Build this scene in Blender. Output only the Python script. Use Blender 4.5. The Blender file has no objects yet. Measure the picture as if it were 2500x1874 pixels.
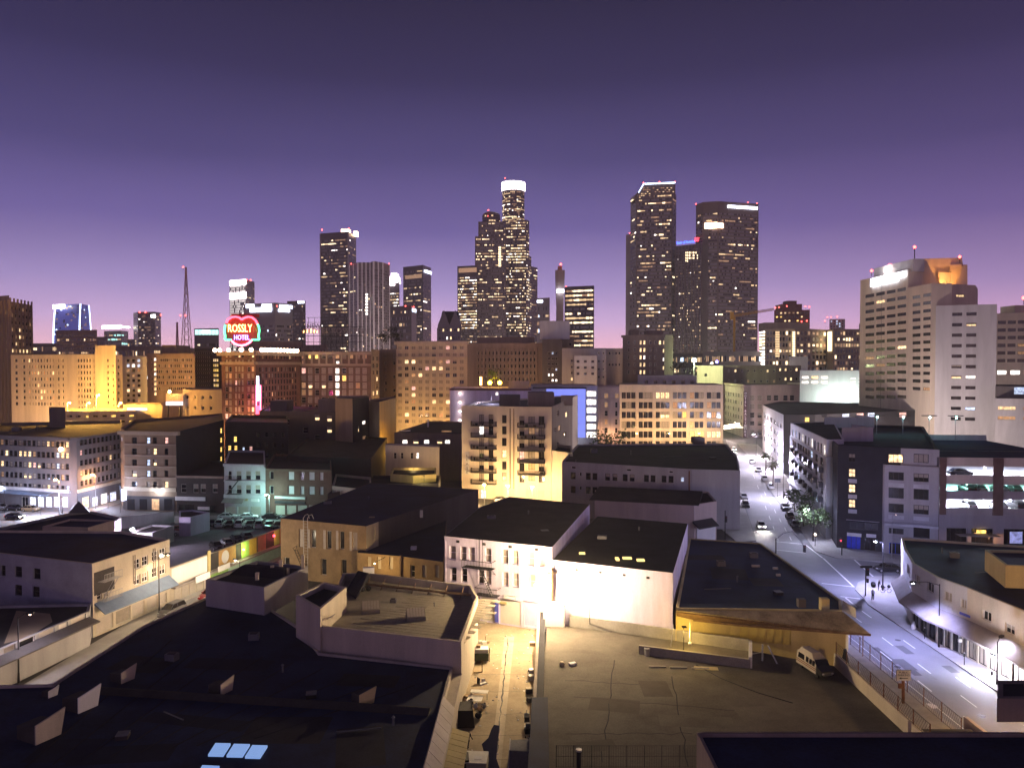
import bpy, math, random
from mathutils import Vector

# ------------------------------------------------------------------ camera, sky, exposure
S = bpy.context.scene
C = S.collection
random.seed(11)
FPX, CX, CY, HOR, CAMH = 1900.0, 1250.0, 937.0, 890.0, 36.0   # the photograph is 2500 x 1874
TILT = math.atan((CY - HOR) / FPX)
cam = bpy.data.objects.new('camera', bpy.data.cameras.new('camera'))
C.objects.link(cam)
cam.location = (0, 0, CAMH)
cam.rotation_euler = (math.pi / 2 - TILT, 0, 0)
cam.data.sensor_width = 36.0
cam.data.lens = 36.0 * FPX / 2500.0
cam.data.clip_start = 0.5
cam.data.clip_end = 20000
S.camera = cam
S.view_settings.view_transform = 'Standard'
S.view_settings.look = 'None'
S.view_settings.exposure = 0.35
S.view_settings.gamma = 1.0
S.view_settings.use_curve_mapping = False
S.cycles.use_denoising = True
S.cycles.max_bounces = 5
S.cycles.diffuse_bounces = 3
S.cycles.glossy_bounces = 2
S.cycles.transmission_bounces = 3
S.cycles.sample_clamp_indirect = 4.0
S.cycles.caustics_reflective = False
S.cycles.caustics_refractive = False

def lin(h):
    h = h.lstrip('#')
    o = []
    for i in (0, 2, 4):
        c = int(h[i:i + 2], 16) / 255
        o.append(c / 12.92 if c <= .04045 else ((c + .055) / 1.055) ** 2.4)
    return tuple(o)

world = bpy.data.worlds.new('World')
S.world = world
world.use_nodes = True
nt = world.node_tree
nt.nodes.clear()
wo = nt.nodes.new('ShaderNodeOutputWorld')
bg = nt.nodes.new('ShaderNodeBackground')
tc = nt.nodes.new('ShaderNodeTexCoord')
sx = nt.nodes.new('ShaderNodeSeparateXYZ')
cr = nt.nodes.new('ShaderNodeValToRGB')
nt.links.new(tc.outputs['Generated'], sx.inputs[0])
nz = nt.nodes.new('ShaderNodeTexNoise')
mpn = nt.nodes.new('ShaderNodeMapping')
mpn.inputs['Scale'].default_value = (1, 1, 5)
nz.inputs['Scale'].default_value = 1.6
nz.inputs['Detail'].default_value = 4
ma = nt.nodes.new('ShaderNodeMath')
ma.operation = 'MULTIPLY_ADD'
ma.inputs[1].default_value = .034
mb0 = nt.nodes.new('ShaderNodeMath')
mb0.operation = 'SUBTRACT'
mb0.inputs[1].default_value = .017
nt.links.new(tc.outputs['Generated'], mpn.inputs[0])
nt.links.new(mpn.outputs[0], nz.inputs[0])
nt.links.new(nz.outputs[0], ma.inputs[0])
nt.links.new(sx.outputs['Z'], ma.inputs[2])
nt.links.new(ma.outputs[0], mb0.inputs[0])
nt.links.new(mb0.outputs[0], cr.inputs[0])
SKY = [(0.0, 'ffc4c0'), (.021, 'f2bed2'), (.058, 'cfaeda'), (.0995, 'a692c8'), (.171, '6c609e'), (.25, '454072'),
       (.341, '28274d'), (.424, '1a1b38'), (.7, '191a34'), (1.0, '15152b')]
els = cr.color_ramp.elements
els[0].position, els[0].color = SKY[0][0], (*lin(SKY[0][1]), 1)
els[1].position, els[1].color = SKY[-1][0], (*lin(SKY[-1][1]), 1)
for p, h in SKY[1:-1]:
    e = els.new(p)
    e.color = (*lin(h), 1)
mx = nt.nodes.new('ShaderNodeMix')
mx.data_type = 'RGBA'
mx.blend_type = 'MULTIPLY'
mrx = nt.nodes.new('ShaderNodeMapRange')
mrx.inputs[1].default_value, mrx.inputs[2].default_value = .05, .75
nt.links.new(sx.outputs['X'], mrx.inputs[0])
nt.links.new(mrx.outputs[0], mx.inputs[0])
nt.links.new(cr.outputs[0], mx.inputs[6])
mx.inputs[7].default_value = (1.05, .88, .84, 1)
nt.links.new(mx.outputs[2], bg.inputs[0])
bg.inputs[1].default_value = 1.08
nt.links.new(bg.outputs[0], wo.inputs[0])

# ------------------------------------------------------------------ helpers: where a sight line meets a height or a depth
def ray(px, py):
    u, v = (px - CX) / FPX, (CY - py) / FPX
    return Vector((u, math.cos(TILT) + v * math.sin(TILT), -math.sin(TILT) + v * math.cos(TILT)))
def P(px, py, z=0.0):
    d = ray(px, py)
    s = (z - CAMH) / d.z
    return Vector((d.x * s, d.y * s, z))
def PY(px, py, Y):
    d = ray(px, py)
    s = Y / d.y
    return Vector((d.x * s, Y, CAMH + d.z * s))
def ZY(py, Y):
    return PY(CX, py, Y).z

# ------------------------------------------------------------------ materials
def mat(name, col, rough=.85, var=.25, scale=.6, metal=0.0, bump=0.0, spec=.3, fine=8.0, streak=False):
    m = bpy.data.materials.new(name)
    m.use_nodes = True
    n, l = m.node_tree.nodes, m.node_tree.links
    b = n['Principled BSDF']
    c = lin(col) if isinstance(col, str) else col
    b.inputs['Roughness'].default_value = rough
    b.inputs['Metallic'].default_value = metal
    b.inputs['Specular IOR Level'].default_value = spec
    if var > 0:
        t = n.new('ShaderNodeTexCoord')
        mp = n.new('ShaderNodeMapping')
        l.new(t.outputs['Object'], mp.inputs[0])
        if streak:
            mp.inputs['Scale'].default_value = (1, 1, .12)
        a = n.new('ShaderNodeTexNoise')
        a.inputs['Scale'].default_value = scale
        a.inputs['Detail'].default_value = 6
        a.inputs['Roughness'].default_value = .65
        l.new(mp.outputs[0], a.inputs[0])
        f = n.new('ShaderNodeTexNoise')
        f.inputs['Scale'].default_value = fine
        f.inputs['Detail'].default_value = 3
        l.new(t.outputs['Object'], f.inputs[0])
        ad = n.new('ShaderNodeMath')
        ad.operation = 'MULTIPLY_ADD'
        l.new(f.outputs[0], ad.inputs[0])
        ad.inputs[1].default_value = .35
        l.new(a.outputs[0], ad.inputs[2])
        r = n.new('ShaderNodeValToRGB')
        r.color_ramp.elements[0].position = .42
        r.color_ramp.elements[1].position = .88
        r.color_ramp.elements[0].color = (*[x * (1 - var) for x in c], 1)
        r.color_ramp.elements[1].color = (*[min(1, x * (1 + var * .8)) for x in c], 1)
        l.new(ad.outputs[0], r.inputs[0])
        l.new(r.outputs[0], b.inputs['Base Color'])
        if bump:
            bp = n.new('ShaderNodeBump')
            bp.inputs['Strength'].default_value = bump
            bp.inputs['Distance'].default_value = .05
            l.new(f.outputs[0], bp.inputs['Height'])
            l.new(bp.outputs[0], b.inputs['Normal'])
    else:
        b.inputs['Base Color'].default_value = (*c, 1)
    return m

def emit(name, col, st, vary=0.0):
    m = bpy.data.materials.new(name)
    m.use_nodes = True
    n, l = m.node_tree.nodes, m.node_tree.links
    b = n['Principled BSDF']
    c = lin(col) if isinstance(col, str) else col
    b.inputs['Base Color'].default_value = (*[x * .4 for x in c], 1)
    b.inputs['Emission Color'].default_value = (*c, 1)
    b.inputs['Emission Strength'].default_value = st
    if vary:
        oi = n.new('ShaderNodeObjectInfo')
        t = n.new('ShaderNodeTexCoord')
        a = n.new('ShaderNodeTexNoise')
        a.inputs['Scale'].default_value = 1.6
        l.new(t.outputs['Object'], a.inputs[0])
        m1 = n.new('ShaderNodeMath')
        m1.operation = 'MULTIPLY_ADD'
        l.new(oi.outputs['Random'], m1.inputs[0])
        m1.inputs[1].default_value = vary
        m1.inputs[2].default_value = 1 - vary * .6
        m2 = n.new('ShaderNodeMath')
        m2.operation = 'MULTIPLY'
        mr = n.new('ShaderNodeMapRange')
        mr.inputs[1].default_value, mr.inputs[2].default_value = .35, .65
        mr.inputs[3].default_value, mr.inputs[4].default_value = .35 * st, 1.3 * st
        l.new(a.outputs[0], mr.inputs[0])
        l.new(m1.outputs[0], m2.inputs[0])
        l.new(mr.outputs[0], m2.inputs[1])
        l.new(m2.outputs[0], b.inputs['Emission Strength'])
    return m

M = {}
def mk(k, *a, **kw):
    M[k] = mat(k, *a, **kw)
# base colours, linear rgb
mk('tar_roof', (.020, .020, .027), .9, .7, .2, bump=.3, fine=5)
mk('tar_roof_blue', (.010, .019, .056), .86, .75, .16, bump=.3, fine=4)
mk('tar_roof_brown', (.045, .041, .038), .93, .4, .25, bump=.3, fine=5)
mk('gravel_roof', (.31, .275, .21), .95, .28, .30, bump=.3, fine=9)
mk('deck_screed', (.115, .102, .085), .95, .5, .14, bump=.3, fine=6)
mk('asphalt', (.055, .054, .056), .8, .3, .25, bump=.3, fine=10)
mk('road_asphalt', (.21, .21, .22), .72, .22, .12, bump=.3, fine=9)
mk('concrete', (.30, .285, .26), .9, .25, .5, bump=.2)
mk('pavement', (.34, .33, .31), .9, .22, .35, bump=.2)
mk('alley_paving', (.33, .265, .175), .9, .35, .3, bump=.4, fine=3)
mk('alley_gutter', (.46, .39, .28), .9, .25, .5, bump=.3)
mk('white_paint', (.74, .73, .72), .8, .10, .5, streak=True)
mk('lilac_white', (.66, .59, .73), .8, .24, .5, streak=True)
mk('cream_stucco', (.50, .44, .34), .9, .25, .35, streak=True)
mk('tan_stucco', (.36, .30, .22), .9, .22, .35, streak=True)
mk('beige_stucco', (.56, .50, .41), .9, .20, .3, streak=True)
mk('pink_stucco', (.45, .36, .32), .9, .20, .3, streak=True)
mk('yellow_stucco', (.55, .46, .22), .9, .2, .4, streak=True)
mk('grey_stucco', (.34, .33, .33), .9, .22, .35, streak=True)
mk('pale_grey', (.46, .46, .47), .9, .2, .4, streak=True)
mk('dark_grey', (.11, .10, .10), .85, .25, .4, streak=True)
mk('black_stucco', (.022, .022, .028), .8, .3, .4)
mk('brown_brick', (.15, .105, .08), .92, .3, .6, bump=.3)
mk('red_brick', (.145, .08, .064), .92, .3, .6, bump=.3)
mk('orange_brick', (.27, .19, .11), .92, .3, .5, bump=.3)
mk('brown_stone', (.29, .225, .175), .92, .25, .4, streak=True)
mk('dark_stone', (.20, .165, .145), .92, .25, .4, streak=True)
mk('grey_panel', (.22, .21, .21), .6, .15, .3)
mk('dark_panel', (.035, .033, .036), .4, .2, .3, spec=.5)
mk('tower_dark', (.045, .038, .040), .35, .15, .02, spec=.5)
mk('tower_brown', (.13, .105, .095), .5, .15, .02, spec=.4)
mk('tower_grey', (.18, .165, .17), .5, .15, .02, spec=.4)
mk('tower_pale', (.30, .28, .28), .6, .12, .02)
mk('tower_blue', (.05, .06, .20), .35, .15, .02, spec=.5)
mk('metal_dark', (.025, .025, .028), .5, .2, 1, metal=.6)
mk('metal_grey', (.32, .32, .33), .45, .15, 1, metal=.7)
mk('galvanised', (.42, .42, .42), .5, .15, 1, metal=.5)
mk('rust', (.16, .07, .035), .85, .35, 2)
mk('wood', (.20, .13, .075), .9, .35, 2)
mk('trunk_bark', (.09, .065, .05), .95, .3, 3)
mk('leaf', (.055, .085, .03), .8, .5, .8)
mk('leaf_dark', (.022, .03, .018), .85, .4, .8)
mk('palm_leaf', (.08, .075, .035), .8, .4, .8)
mk('road_paint', (.75, .75, .74), .8, .2, 3)
mk('awning_grey', (.30, .27, .25), .9, .2, .6)
mk('awning_blue', (.16, .22, .33), .8, .2, .6)
mk('tarp_black', (.012, .012, .014), .6, .2, 2)
mk('tarp_white', (.75, .73, .68), .7, .1, 2)
mk('canvas_green', (.03, .045, .03), .8, .2, 2)
mk('cardboard', (.42, .31, .19), .9, .2, 2)
mk('blue_paint', (.10, .12, .55), .7, .2, 1)
mk('royal_blue', (.02, .05, .6), .6, .3, 2)
mk('window_frame', (.50, .47, .43), .7, .1, 2)
mk('window_frame_dark', (.03, .03, .03), .6, .1, 2)
mk('curtain', (.30, .265, .22), .9, .25, 1.5)
mk('shutter', (.46, .41, .35), .7, .12, 1)
mk('shutter_yellow', (.60, .50, .16), .6, .12, 1)
mk('tyre', (.012, .012, .012), .9, .1, 2)
mk('skin', (.28, .17, .12), .6, .1, 4)
mk('cloth_dark', (.015, .015, .02), .9, .2, 4)
mk('cloth_grey', (.18, .18, .2), .9, .2, 4)
mk('puddle', (.008, .008, .008), .06, 0, spec=.6)
mk('mural_lime', (.42, .72, .14), .8, .1, 1)
mk('mural_yellow', (.75, .50, .08), .8, .1, 1)
mk('mural_red', (.42, .16, .12), .8, .2, 1)
mk('mural_orange', (.50, .30, .11), .8, .2, 1)
mk('mural_black', (.05, .045, .045), .8, .2, 1)
mk('mural_mint', (.42, .60, .50), .8, .15, 1)
mk('mural_green', (.26, .42, .12), .8, .2, 1)
mk('terracotta', (.26, .11, .055), .9, .25, .5)
M['glass'] = mat('glass', (.012, .012, .016), .12, 0, spec=.5)
M['glass_office'] = mat('glass_office', (.02, .02, .025), .15, 0, spec=.5)
M['car_glass'] = mat('car_glass', (.006, .006, .008), .08, 0, spec=.6)
M['lit_warm'] = emit('lit_warm', 'ffd9a0', 1.6, .7)
M['lit_dim'] = emit('lit_dim', 'ffc890', .30, .8)
M['lit_white'] = emit('lit_white', 'fff4ea', 2.2, .5)
M['lit_cool'] = emit('lit_cool', 'cfe0ff', 1.0, .5)
M['lit_yellow'] = emit('lit_yellow', 'ffcf6a', 1.7, .5)
M['lit_pink'] = emit('lit_pink', 'ffc2b4', 1.0, .5)
M['lit_teal'] = emit('lit_teal', 'a8f0e4', 1.2, .4)
M['off_a'] = emit('off_a', 'ffe2b4', 2.1)
M['off_b'] = emit('off_b', 'ffd8a4', .9)
M['off_c'] = emit('off_c', 'ffcca0', .30)
M['off_d'] = emit('off_d', 'b4a8b0', .045)
M['off_e'] = emit('off_e', 'a8a4b4', .022)
M['off_w'] = emit('off_w', 'fff4ea', 3.0)
M['off_k'] = emit('off_k', 'd6e6ff', 2.2)
M['off_t'] = emit('off_t', 'b8fff4', 1.6)
M['sign_white'] = emit('sign_white', 'ffffff', 9)
M['sign_cool'] = emit('sign_cool', 'dfe6ff', 7)
M['sign_peach'] = emit('sign_peach', 'ffd0a8', 14)
M['sign_blue'] = emit('sign_blue', '3c5cff', 5)
M['sign_red'] = emit('sign_red', 'ff3040', 6)
M['crown_white'] = emit('crown_white', 'fff0f4', 9)
M['crown_line'] = emit('crown_line', 'c8dcff', 5)
M['beacon'] = emit('beacon', 'ff5048', 9)
M['neon_red'] = emit('neon_red', 'ff3c50', 7)
M['neon_pink'] = emit('neon_pink', 'ff5a7c', 8)
M['neon_green'] = emit('neon_green', '50e8a0', 4)
M['neon_gold'] = emit('neon_gold', 'ffb060', 9)
M['neon_violet'] = emit('neon_violet', '8078ff', 8)
M['neon_white'] = emit('neon_white', 'e8e4ff', 9)
M['screen_blue'] = emit('screen_blue', '8692f4', .80)
M['lamp_warm'] = emit('lamp_warm', 'ffc078', 60)
M['lamp_white'] = emit('lamp_white', 'e8ecff', 60)
M['lamp_teal'] = emit('lamp_teal', '9cffe8', 60)
M['lamp_yellow'] = emit('lamp_yellow', 'ffcc30', 30)
M['lamp_green'] = emit('lamp_green', 'f4ffc8', 160)
M['lamp_dim'] = emit('lamp_dim', 'ffe0c0', 12)
M['bulb'] = emit('bulb', 'ffd8b0', 25)
M['skylight'] = emit('skylight', '8fb4f0', .60)
M['head_lamp'] = emit('head_lamp', 'fff6ec', 40)
M['tail_lamp'] = emit('tail_lamp', 'ff2010', 2.5)
M['tail_off'] = mat('tail_off', (.2, .01, .01), .3, 0)
M['head_off'] = mat('head_off', (.6, .6, .62), .15, 0)
M['shop_light'] = emit('shop_light', 'e4e8ff', 1.4, .3)
M['billboard_face'] = emit('billboard_face', 'e0a878', .5, .2)
M['sign_soft'] = emit('sign_soft', 'dfe2ff', 1.8)
M['sign_back'] = mat('sign_back', (.20, .035, .03), .8, .2, .3)
M['sign_off'] = mat('sign_off', (.35, .30, .12), .8, .1, 1)
M['letter_grey'] = mat('letter_grey', (.30, .27, .25), .8, .1, 1)
M['letter_dark'] = mat('letter_dark', (.06, .05, .05), .8, .1, 1)
M['letter_lit'] = emit('letter_lit', 'e8d8e0', .55)
M['skylight_dim'] = emit('skylight_dim', 'c8c8c8', .10)
M['white_board'] = mat('white_board', (.62, .60, .62), .8, .08, 1)
M['shutter_w'] = mat('shutter_w', (.72, .68, .60), .7, .08, 1)
M['shutter_y2'] = mat('shutter_y2', (.80, .74, .5), .7, .08, 1)
M['door_lilac'] = mat('door_lilac', (.50, .50, .72), .7, .12, 1)
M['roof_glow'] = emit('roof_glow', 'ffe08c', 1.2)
M['stained_felt'] = mat('stained_felt', (.30, .25, .17), .95, .55, .5)
M['pale_metal'] = mat('pale_metal', (.55, .53, .58), .6, .08, .4)
M['white_deck'] = mat('white_deck', (.6, .6, .6), .8, .1, .4)
M['brick_pier'] = mat('brick_pier', (.14, .09, .075), .9, .25, .6)
M['tube_lamp'] = emit('tube_lamp', 'eef0ff', 14)
M['tube_teal'] = emit('tube_teal', 'b4fff0', 8)
M['shop_dim'] = emit('shop_dim', 'b0b8ff', .5, .3)
M['lot_asphalt'] = mat('lot_asphalt', (.23, .215, .225), .85, .3, .15)
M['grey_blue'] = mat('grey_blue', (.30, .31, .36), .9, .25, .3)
M['terracotta_pale'] = mat('terracotta_pale', (.32, .24, .16), .95, .2, .3)
mk('office_grey', (.15, .14, .15), .92, .25, .4, streak=True)
mk('hotel_brown', (.20, .145, .10), .92, .25, .4, streak=True)
mk('dark_brick', (.05, .042, .042), .92, .3, .5)
mk('felt_navy', (.012, .016, .034), .9, .4, .3)
mk('cream_pink', (.46, .40, .325), .9, .2, .3, streak=True)
M['letter_ink'] = mat('letter_ink', (.03, .03, .05), .8, 0)
M['leaf_green'] = mat('leaf_green', (.065, .10, .038), .8, .5, .8)
M['palm_green'] = mat('palm_green', (.12, .15, .06), .8, .4, .8)
M['plum_sign'] = mat('plum_sign', (.06, .015, .03), .7, .1, 1)

# ------------------------------------------------------------------ objects
WL = {}
def root(name, loc, label=None, cat=None, group=None, kind=None):
    o = bpy.data.objects.new(name, None)
    o.empty_display_size = .5
    C.objects.link(o)
    o.location = loc
    WL[o.name] = Vector(loc)
    return tag(o, label, cat, group, kind)
def tag(o, label=None, cat=None, group=None, kind=None):
    if label: o['label'] = label
    if cat: o['category'] = cat
    if group: o['group'] = group
    if kind: o['kind'] = kind
    return o
ZV = Vector((0, 0, 0))
class MB:
    def __init__(s):
        s.v, s.f, s.m, s.ms = [], [], [], []
    def mi(s, m):
        if m not in s.ms: s.ms.append(m)
        return s.ms.index(m)
    def face(s, pts, m):
        i = len(s.v)
        s.v.extend([tuple(p) for p in pts])
        s.f.append(tuple(range(i, i + len(pts))))
        s.m.append(s.mi(m))
    def hexa(s, b, t, m, mt=None):          # bottom ring, top ring (same order, ccw from above)
        n = len(b)
        i = len(s.v)
        s.v.extend([tuple(p) for p in b] + [tuple(p) for p in t])
        k = s.mi(m)
        for a in range(n):
            c = (a + 1) % n
            s.f.append((i + a, i + c, i + n + c, i + n + a)); s.m.append(k)
        s.f.append(tuple(i + n + a for a in range(n))); s.m.append(s.mi(mt or m))
        s.f.append(tuple(i + a for a in reversed(range(n)))); s.m.append(k)
    def box(s, c, d, m, rz=0.0, mt=None):   # centre of the base, size
        cs, sn = math.cos(rz), math.sin(rz)
        x, y, z = c
        q = [(-d[0] / 2, -d[1] / 2), (d[0] / 2, -d[1] / 2), (d[0] / 2, d[1] / 2), (-d[0] / 2, d[1] / 2)]
        q = [(x + a * cs - b * sn, y + a * sn + b * cs) for a, b in q]
        s.hexa([(a, b, z) for a, b in q], [(a, b, z + d[2]) for a, b in q], m, mt)
    def prism(s, pts, z0, z1, m, mt=None):
        s.hexa([(p[0], p[1], z0) for p in pts], [(p[0], p[1], z1) for p in pts], m, mt)
    def bar(s, p, q, r, m, n=6, r2=None):
        p, q = Vector(p), Vector(q)
        d = (q - p)
        if d.length < 1e-6: return
        d.normalize()
        a = d.cross(Vector((0, 0, 1)) if abs(d.z) < .9 else Vector((1, 0, 0))).normalized()
        b = d.cross(a)
        r2 = r if r2 is None else r2
        A = [p + (a * math.cos(2 * math.pi * k / n) + b * math.sin(2 * math.pi * k / n)) * r for k in range(n)]
        B = [q + (a * math.cos(2 * math.pi * k / n) + b * math.sin(2 * math.pi * k / n)) * r2 for k in range(n)]
        s.hexa(A, B, m)
    def path(s, pts, r, m, n=6):
        for a, b in zip(pts, pts[1:]): s.bar(a, b, r, m, n)
    def ball(s, c, r, m, n=8, k=5, sq=1.0):
        c = Vector(c)
        R = []
        for j in range(k + 1):
            t = math.pi * j / k
            R.append([c + Vector((r * math.sin(t) * math.cos(2 * math.pi * i / n), r * math.sin(t) * math.sin(2 * math.pi * i / n), r * sq * math.cos(t))) for i in range(n)])
        i0 = len(s.v)
        for q in R: s.v.extend([tuple(p) for p in q])
        kk = s.mi(m)
        for j in range(k):
            for i in range(n):
                a, b = i0 + j * n + i, i0 + j * n + (i + 1) % n
                s.f.append((a, a + n, b + n, b)); s.m.append(kk)
    def mesh(s, name, off=ZV):
        me = bpy.data.meshes.new(name)
        me.from_pydata([(v[0] - off[0], v[1] - off[1], v[2] - off[2]) for v in s.v], [], s.f)
        for m in s.ms: me.materials.append(M[m] if isinstance(m, str) else m)
        me.polygons.foreach_set('material_index', s.m)
        me.update()
        return me
    def build(s, name, parent=None, label=None, cat=None, group=None, kind=None, smooth=False, loc=None):
        off = WL[parent.name] if parent else (Vector(loc) if loc is not None else ZV)
        me = s.mesh(name, off)
        if smooth:
            me.polygons.foreach_set('use_smooth', [True] * len(me.polygons))
        o = bpy.data.objects.new(name, me)
        C.objects.link(o)
        if parent: o.parent = parent
        elif loc is not None: o.location = loc
        WL[o.name] = off
        return tag(o, label, cat, group, kind)

def part(name, me, parent, wloc, rz=0.0):
    o = bpy.data.objects.new(name, me)
    C.objects.link(o)
    o.parent = parent
    o.location = Vector(wloc) - WL[parent.name]
    o.rotation_euler = (0, 0, rz)
    WL[o.name] = Vector(wloc)
    return o

def light(kind, loc, w, col, parent, size=.3, target=None, angle=None, blend=.5):
    d = bpy.data.lights.new('lamp_light', kind)
    d.energy = w
    d.color = lin(col) if isinstance(col, str) else col
    if kind in ('POINT', 'SPOT'): d.shadow_soft_size = size
    if kind == 'AREA': d.size = size
    if kind == 'SPOT':
        d.spot_size = math.radians(angle or 120); d.spot_blend = blend
    o = bpy.data.objects.new('lamp_light', d)
    C.objects.link(o)
    off = WL[parent.name] if parent else ZV
    if parent: o.parent = parent
    o.location = Vector(loc) - off
    if kind == 'POINT' and parent and not any(k in parent.name for k in ('lamp', 'pole', 'sign', 'floodlight', 'billboard', 'signal')):
        b = MB(); p = Vector(loc); b.box(p + Vector((0, .1, size + .25)), (.5, .5, .12), 'metal_dark'); b.bar(p + Vector((0, .34, size + .3)), (p.x, p.y + .34, max(0, off.z)), .05, 'metal_dark', 5); b.build('lamp_post', parent)  # hood and post made up for lights set without a fixture
    if target is not None:
        o.rotation_euler = (Vector(target) - Vector(loc)).to_track_quat('-Z', 'Y').to_euler()
    return o

# text as real letters with a little thickness
def text(body, name, parent, c, size, m, rz=0.0, ext=.02, sx=1.0, align='CENTER', rx=math.pi / 2):
    cu = bpy.data.curves.new(name, 'FONT')
    cu.body = body
    cu.size = size
    cu.extrude = ext
    cu.align_x = align
    cu.align_y = 'CENTER'
    cu.resolution_u = 2
    cu.materials.append(M[m])
    tmp = bpy.data.objects.new('lettering_source', cu)
    C.objects.link(tmp)
    dg = bpy.context.evaluated_depsgraph_get()
    me = bpy.data.meshes.new_from_object(tmp.evaluated_get(dg))
    bpy.data.objects.remove(tmp)
    bpy.data.curves.remove(cu)
    if not me.materials: me.materials.append(M[m])
    o = bpy.data.objects.new(name, me)
    C.objects.link(o)
    o.parent = parent
    o.location = Vector(c) - WL[parent.name]
    o.rotation_euler = (rx, 0, rz)
    o.scale = (sx, 1, 1)
    WL[o.name] = Vector(c)
    return o

# window meshes, shared between alike windows. local x along the wall, local y into the wall, z up, origin at the centre
WIN = {}
def win_mesh(w, h, kind, style, fr, wallm=None):
    key = (round(w, 1), round(h, 1), kind, style, fr, wallm)
    if key in WIN: return WIN[key]
    b = MB()
    t = min(.11, w * .12)
    d = .07
    def bx(x0, x1, z0, z1, y0, y1, m):
        q = [(x0, y0), (x1, y0), (x1, y1), (x0, y1)]
        b.hexa([(x, y, z0) for x, y in q], [(x, y, z1) for x, y in q], m)
    bx(-w / 2, w / 2, -h / 2, -h / 2 + t, -d, 0, fr)
    bx(-w / 2, w / 2, h / 2 - t, h / 2, -d, 0, fr)
    bx(-w / 2, -w / 2 + t, -h / 2 + t, h / 2 - t, -d, 0, fr)
    bx(w / 2 - t, w / 2, -h / 2 + t, h / 2 - t, -d, 0, fr)
    if style in ('dh', 'grid', 'arch') and w > .7:
        bx(-w / 2 - .06, w / 2 + .06, -h / 2 - .09, -h / 2 - .004, -.33, -.02, wallm or fr)
    if style in ('dh', 'grid', 'arch'):
        bx(-w / 2 + t, w / 2 - t, -t * .35, t * .35, -d * .8, 0, fr)
    if style in ('grid', 'two', 'tri'):
        n = 3 if style == 'tri' else 2
        for k in range(1, n):
            x = -w / 2 + w * k / n
            bx(x - t * .4, x + t * .4, -h / 2 + t, h / 2 - t, -d * .9, 0, fr)
    gm = {'dark': 'glass', 'office': 'glass_office', 'curtain': 'curtain', 'shutter': 'shutter'}.get(kind, kind if kind in M else 'lit_' + kind)
    if kind in ('half', 'blind'):   # blind drawn over part of a lit or a dark pane
        b.face([(-w / 2, -.02, -h / 2), (w / 2, -.02, -h / 2), (w / 2, -.02, 0), (-w / 2, -.02, 0)], 'lit_warm' if kind == 'half' else 'glass')
        b.face([(-w / 2, -.02, 0), (w / 2, -.02, 0), (w / 2, -.02, h / 2), (-w / 2, -.02, h / 2)], 'curtain')
    else:
        b.face([(-w / 2, -.02, -h / 2), (w / 2, -.02, -h / 2), (w / 2, -.02, h / 2), (-w / 2, -.02, h / 2)], gm)
    if style == 'arch' and wallm:
        r = h * .16
        for s in (-1, 1):
            pts = [(s * w / 2, -.2, h / 2)] + [(s * w / 2 * math.cos(a), -.2, h / 2 - r + r * math.sin(a)) for a in [k * math.pi / 12 for k in range(7)]]
            if s > 0: pts = pts[::-1]
            b.face(pts, wallm)
    WIN[key] = b.mesh('window')
    return WIN[key]

def pick(weights):
    ks = list(weights)
    return random.choices(ks, [weights[k] for k in ks])[0]

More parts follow.
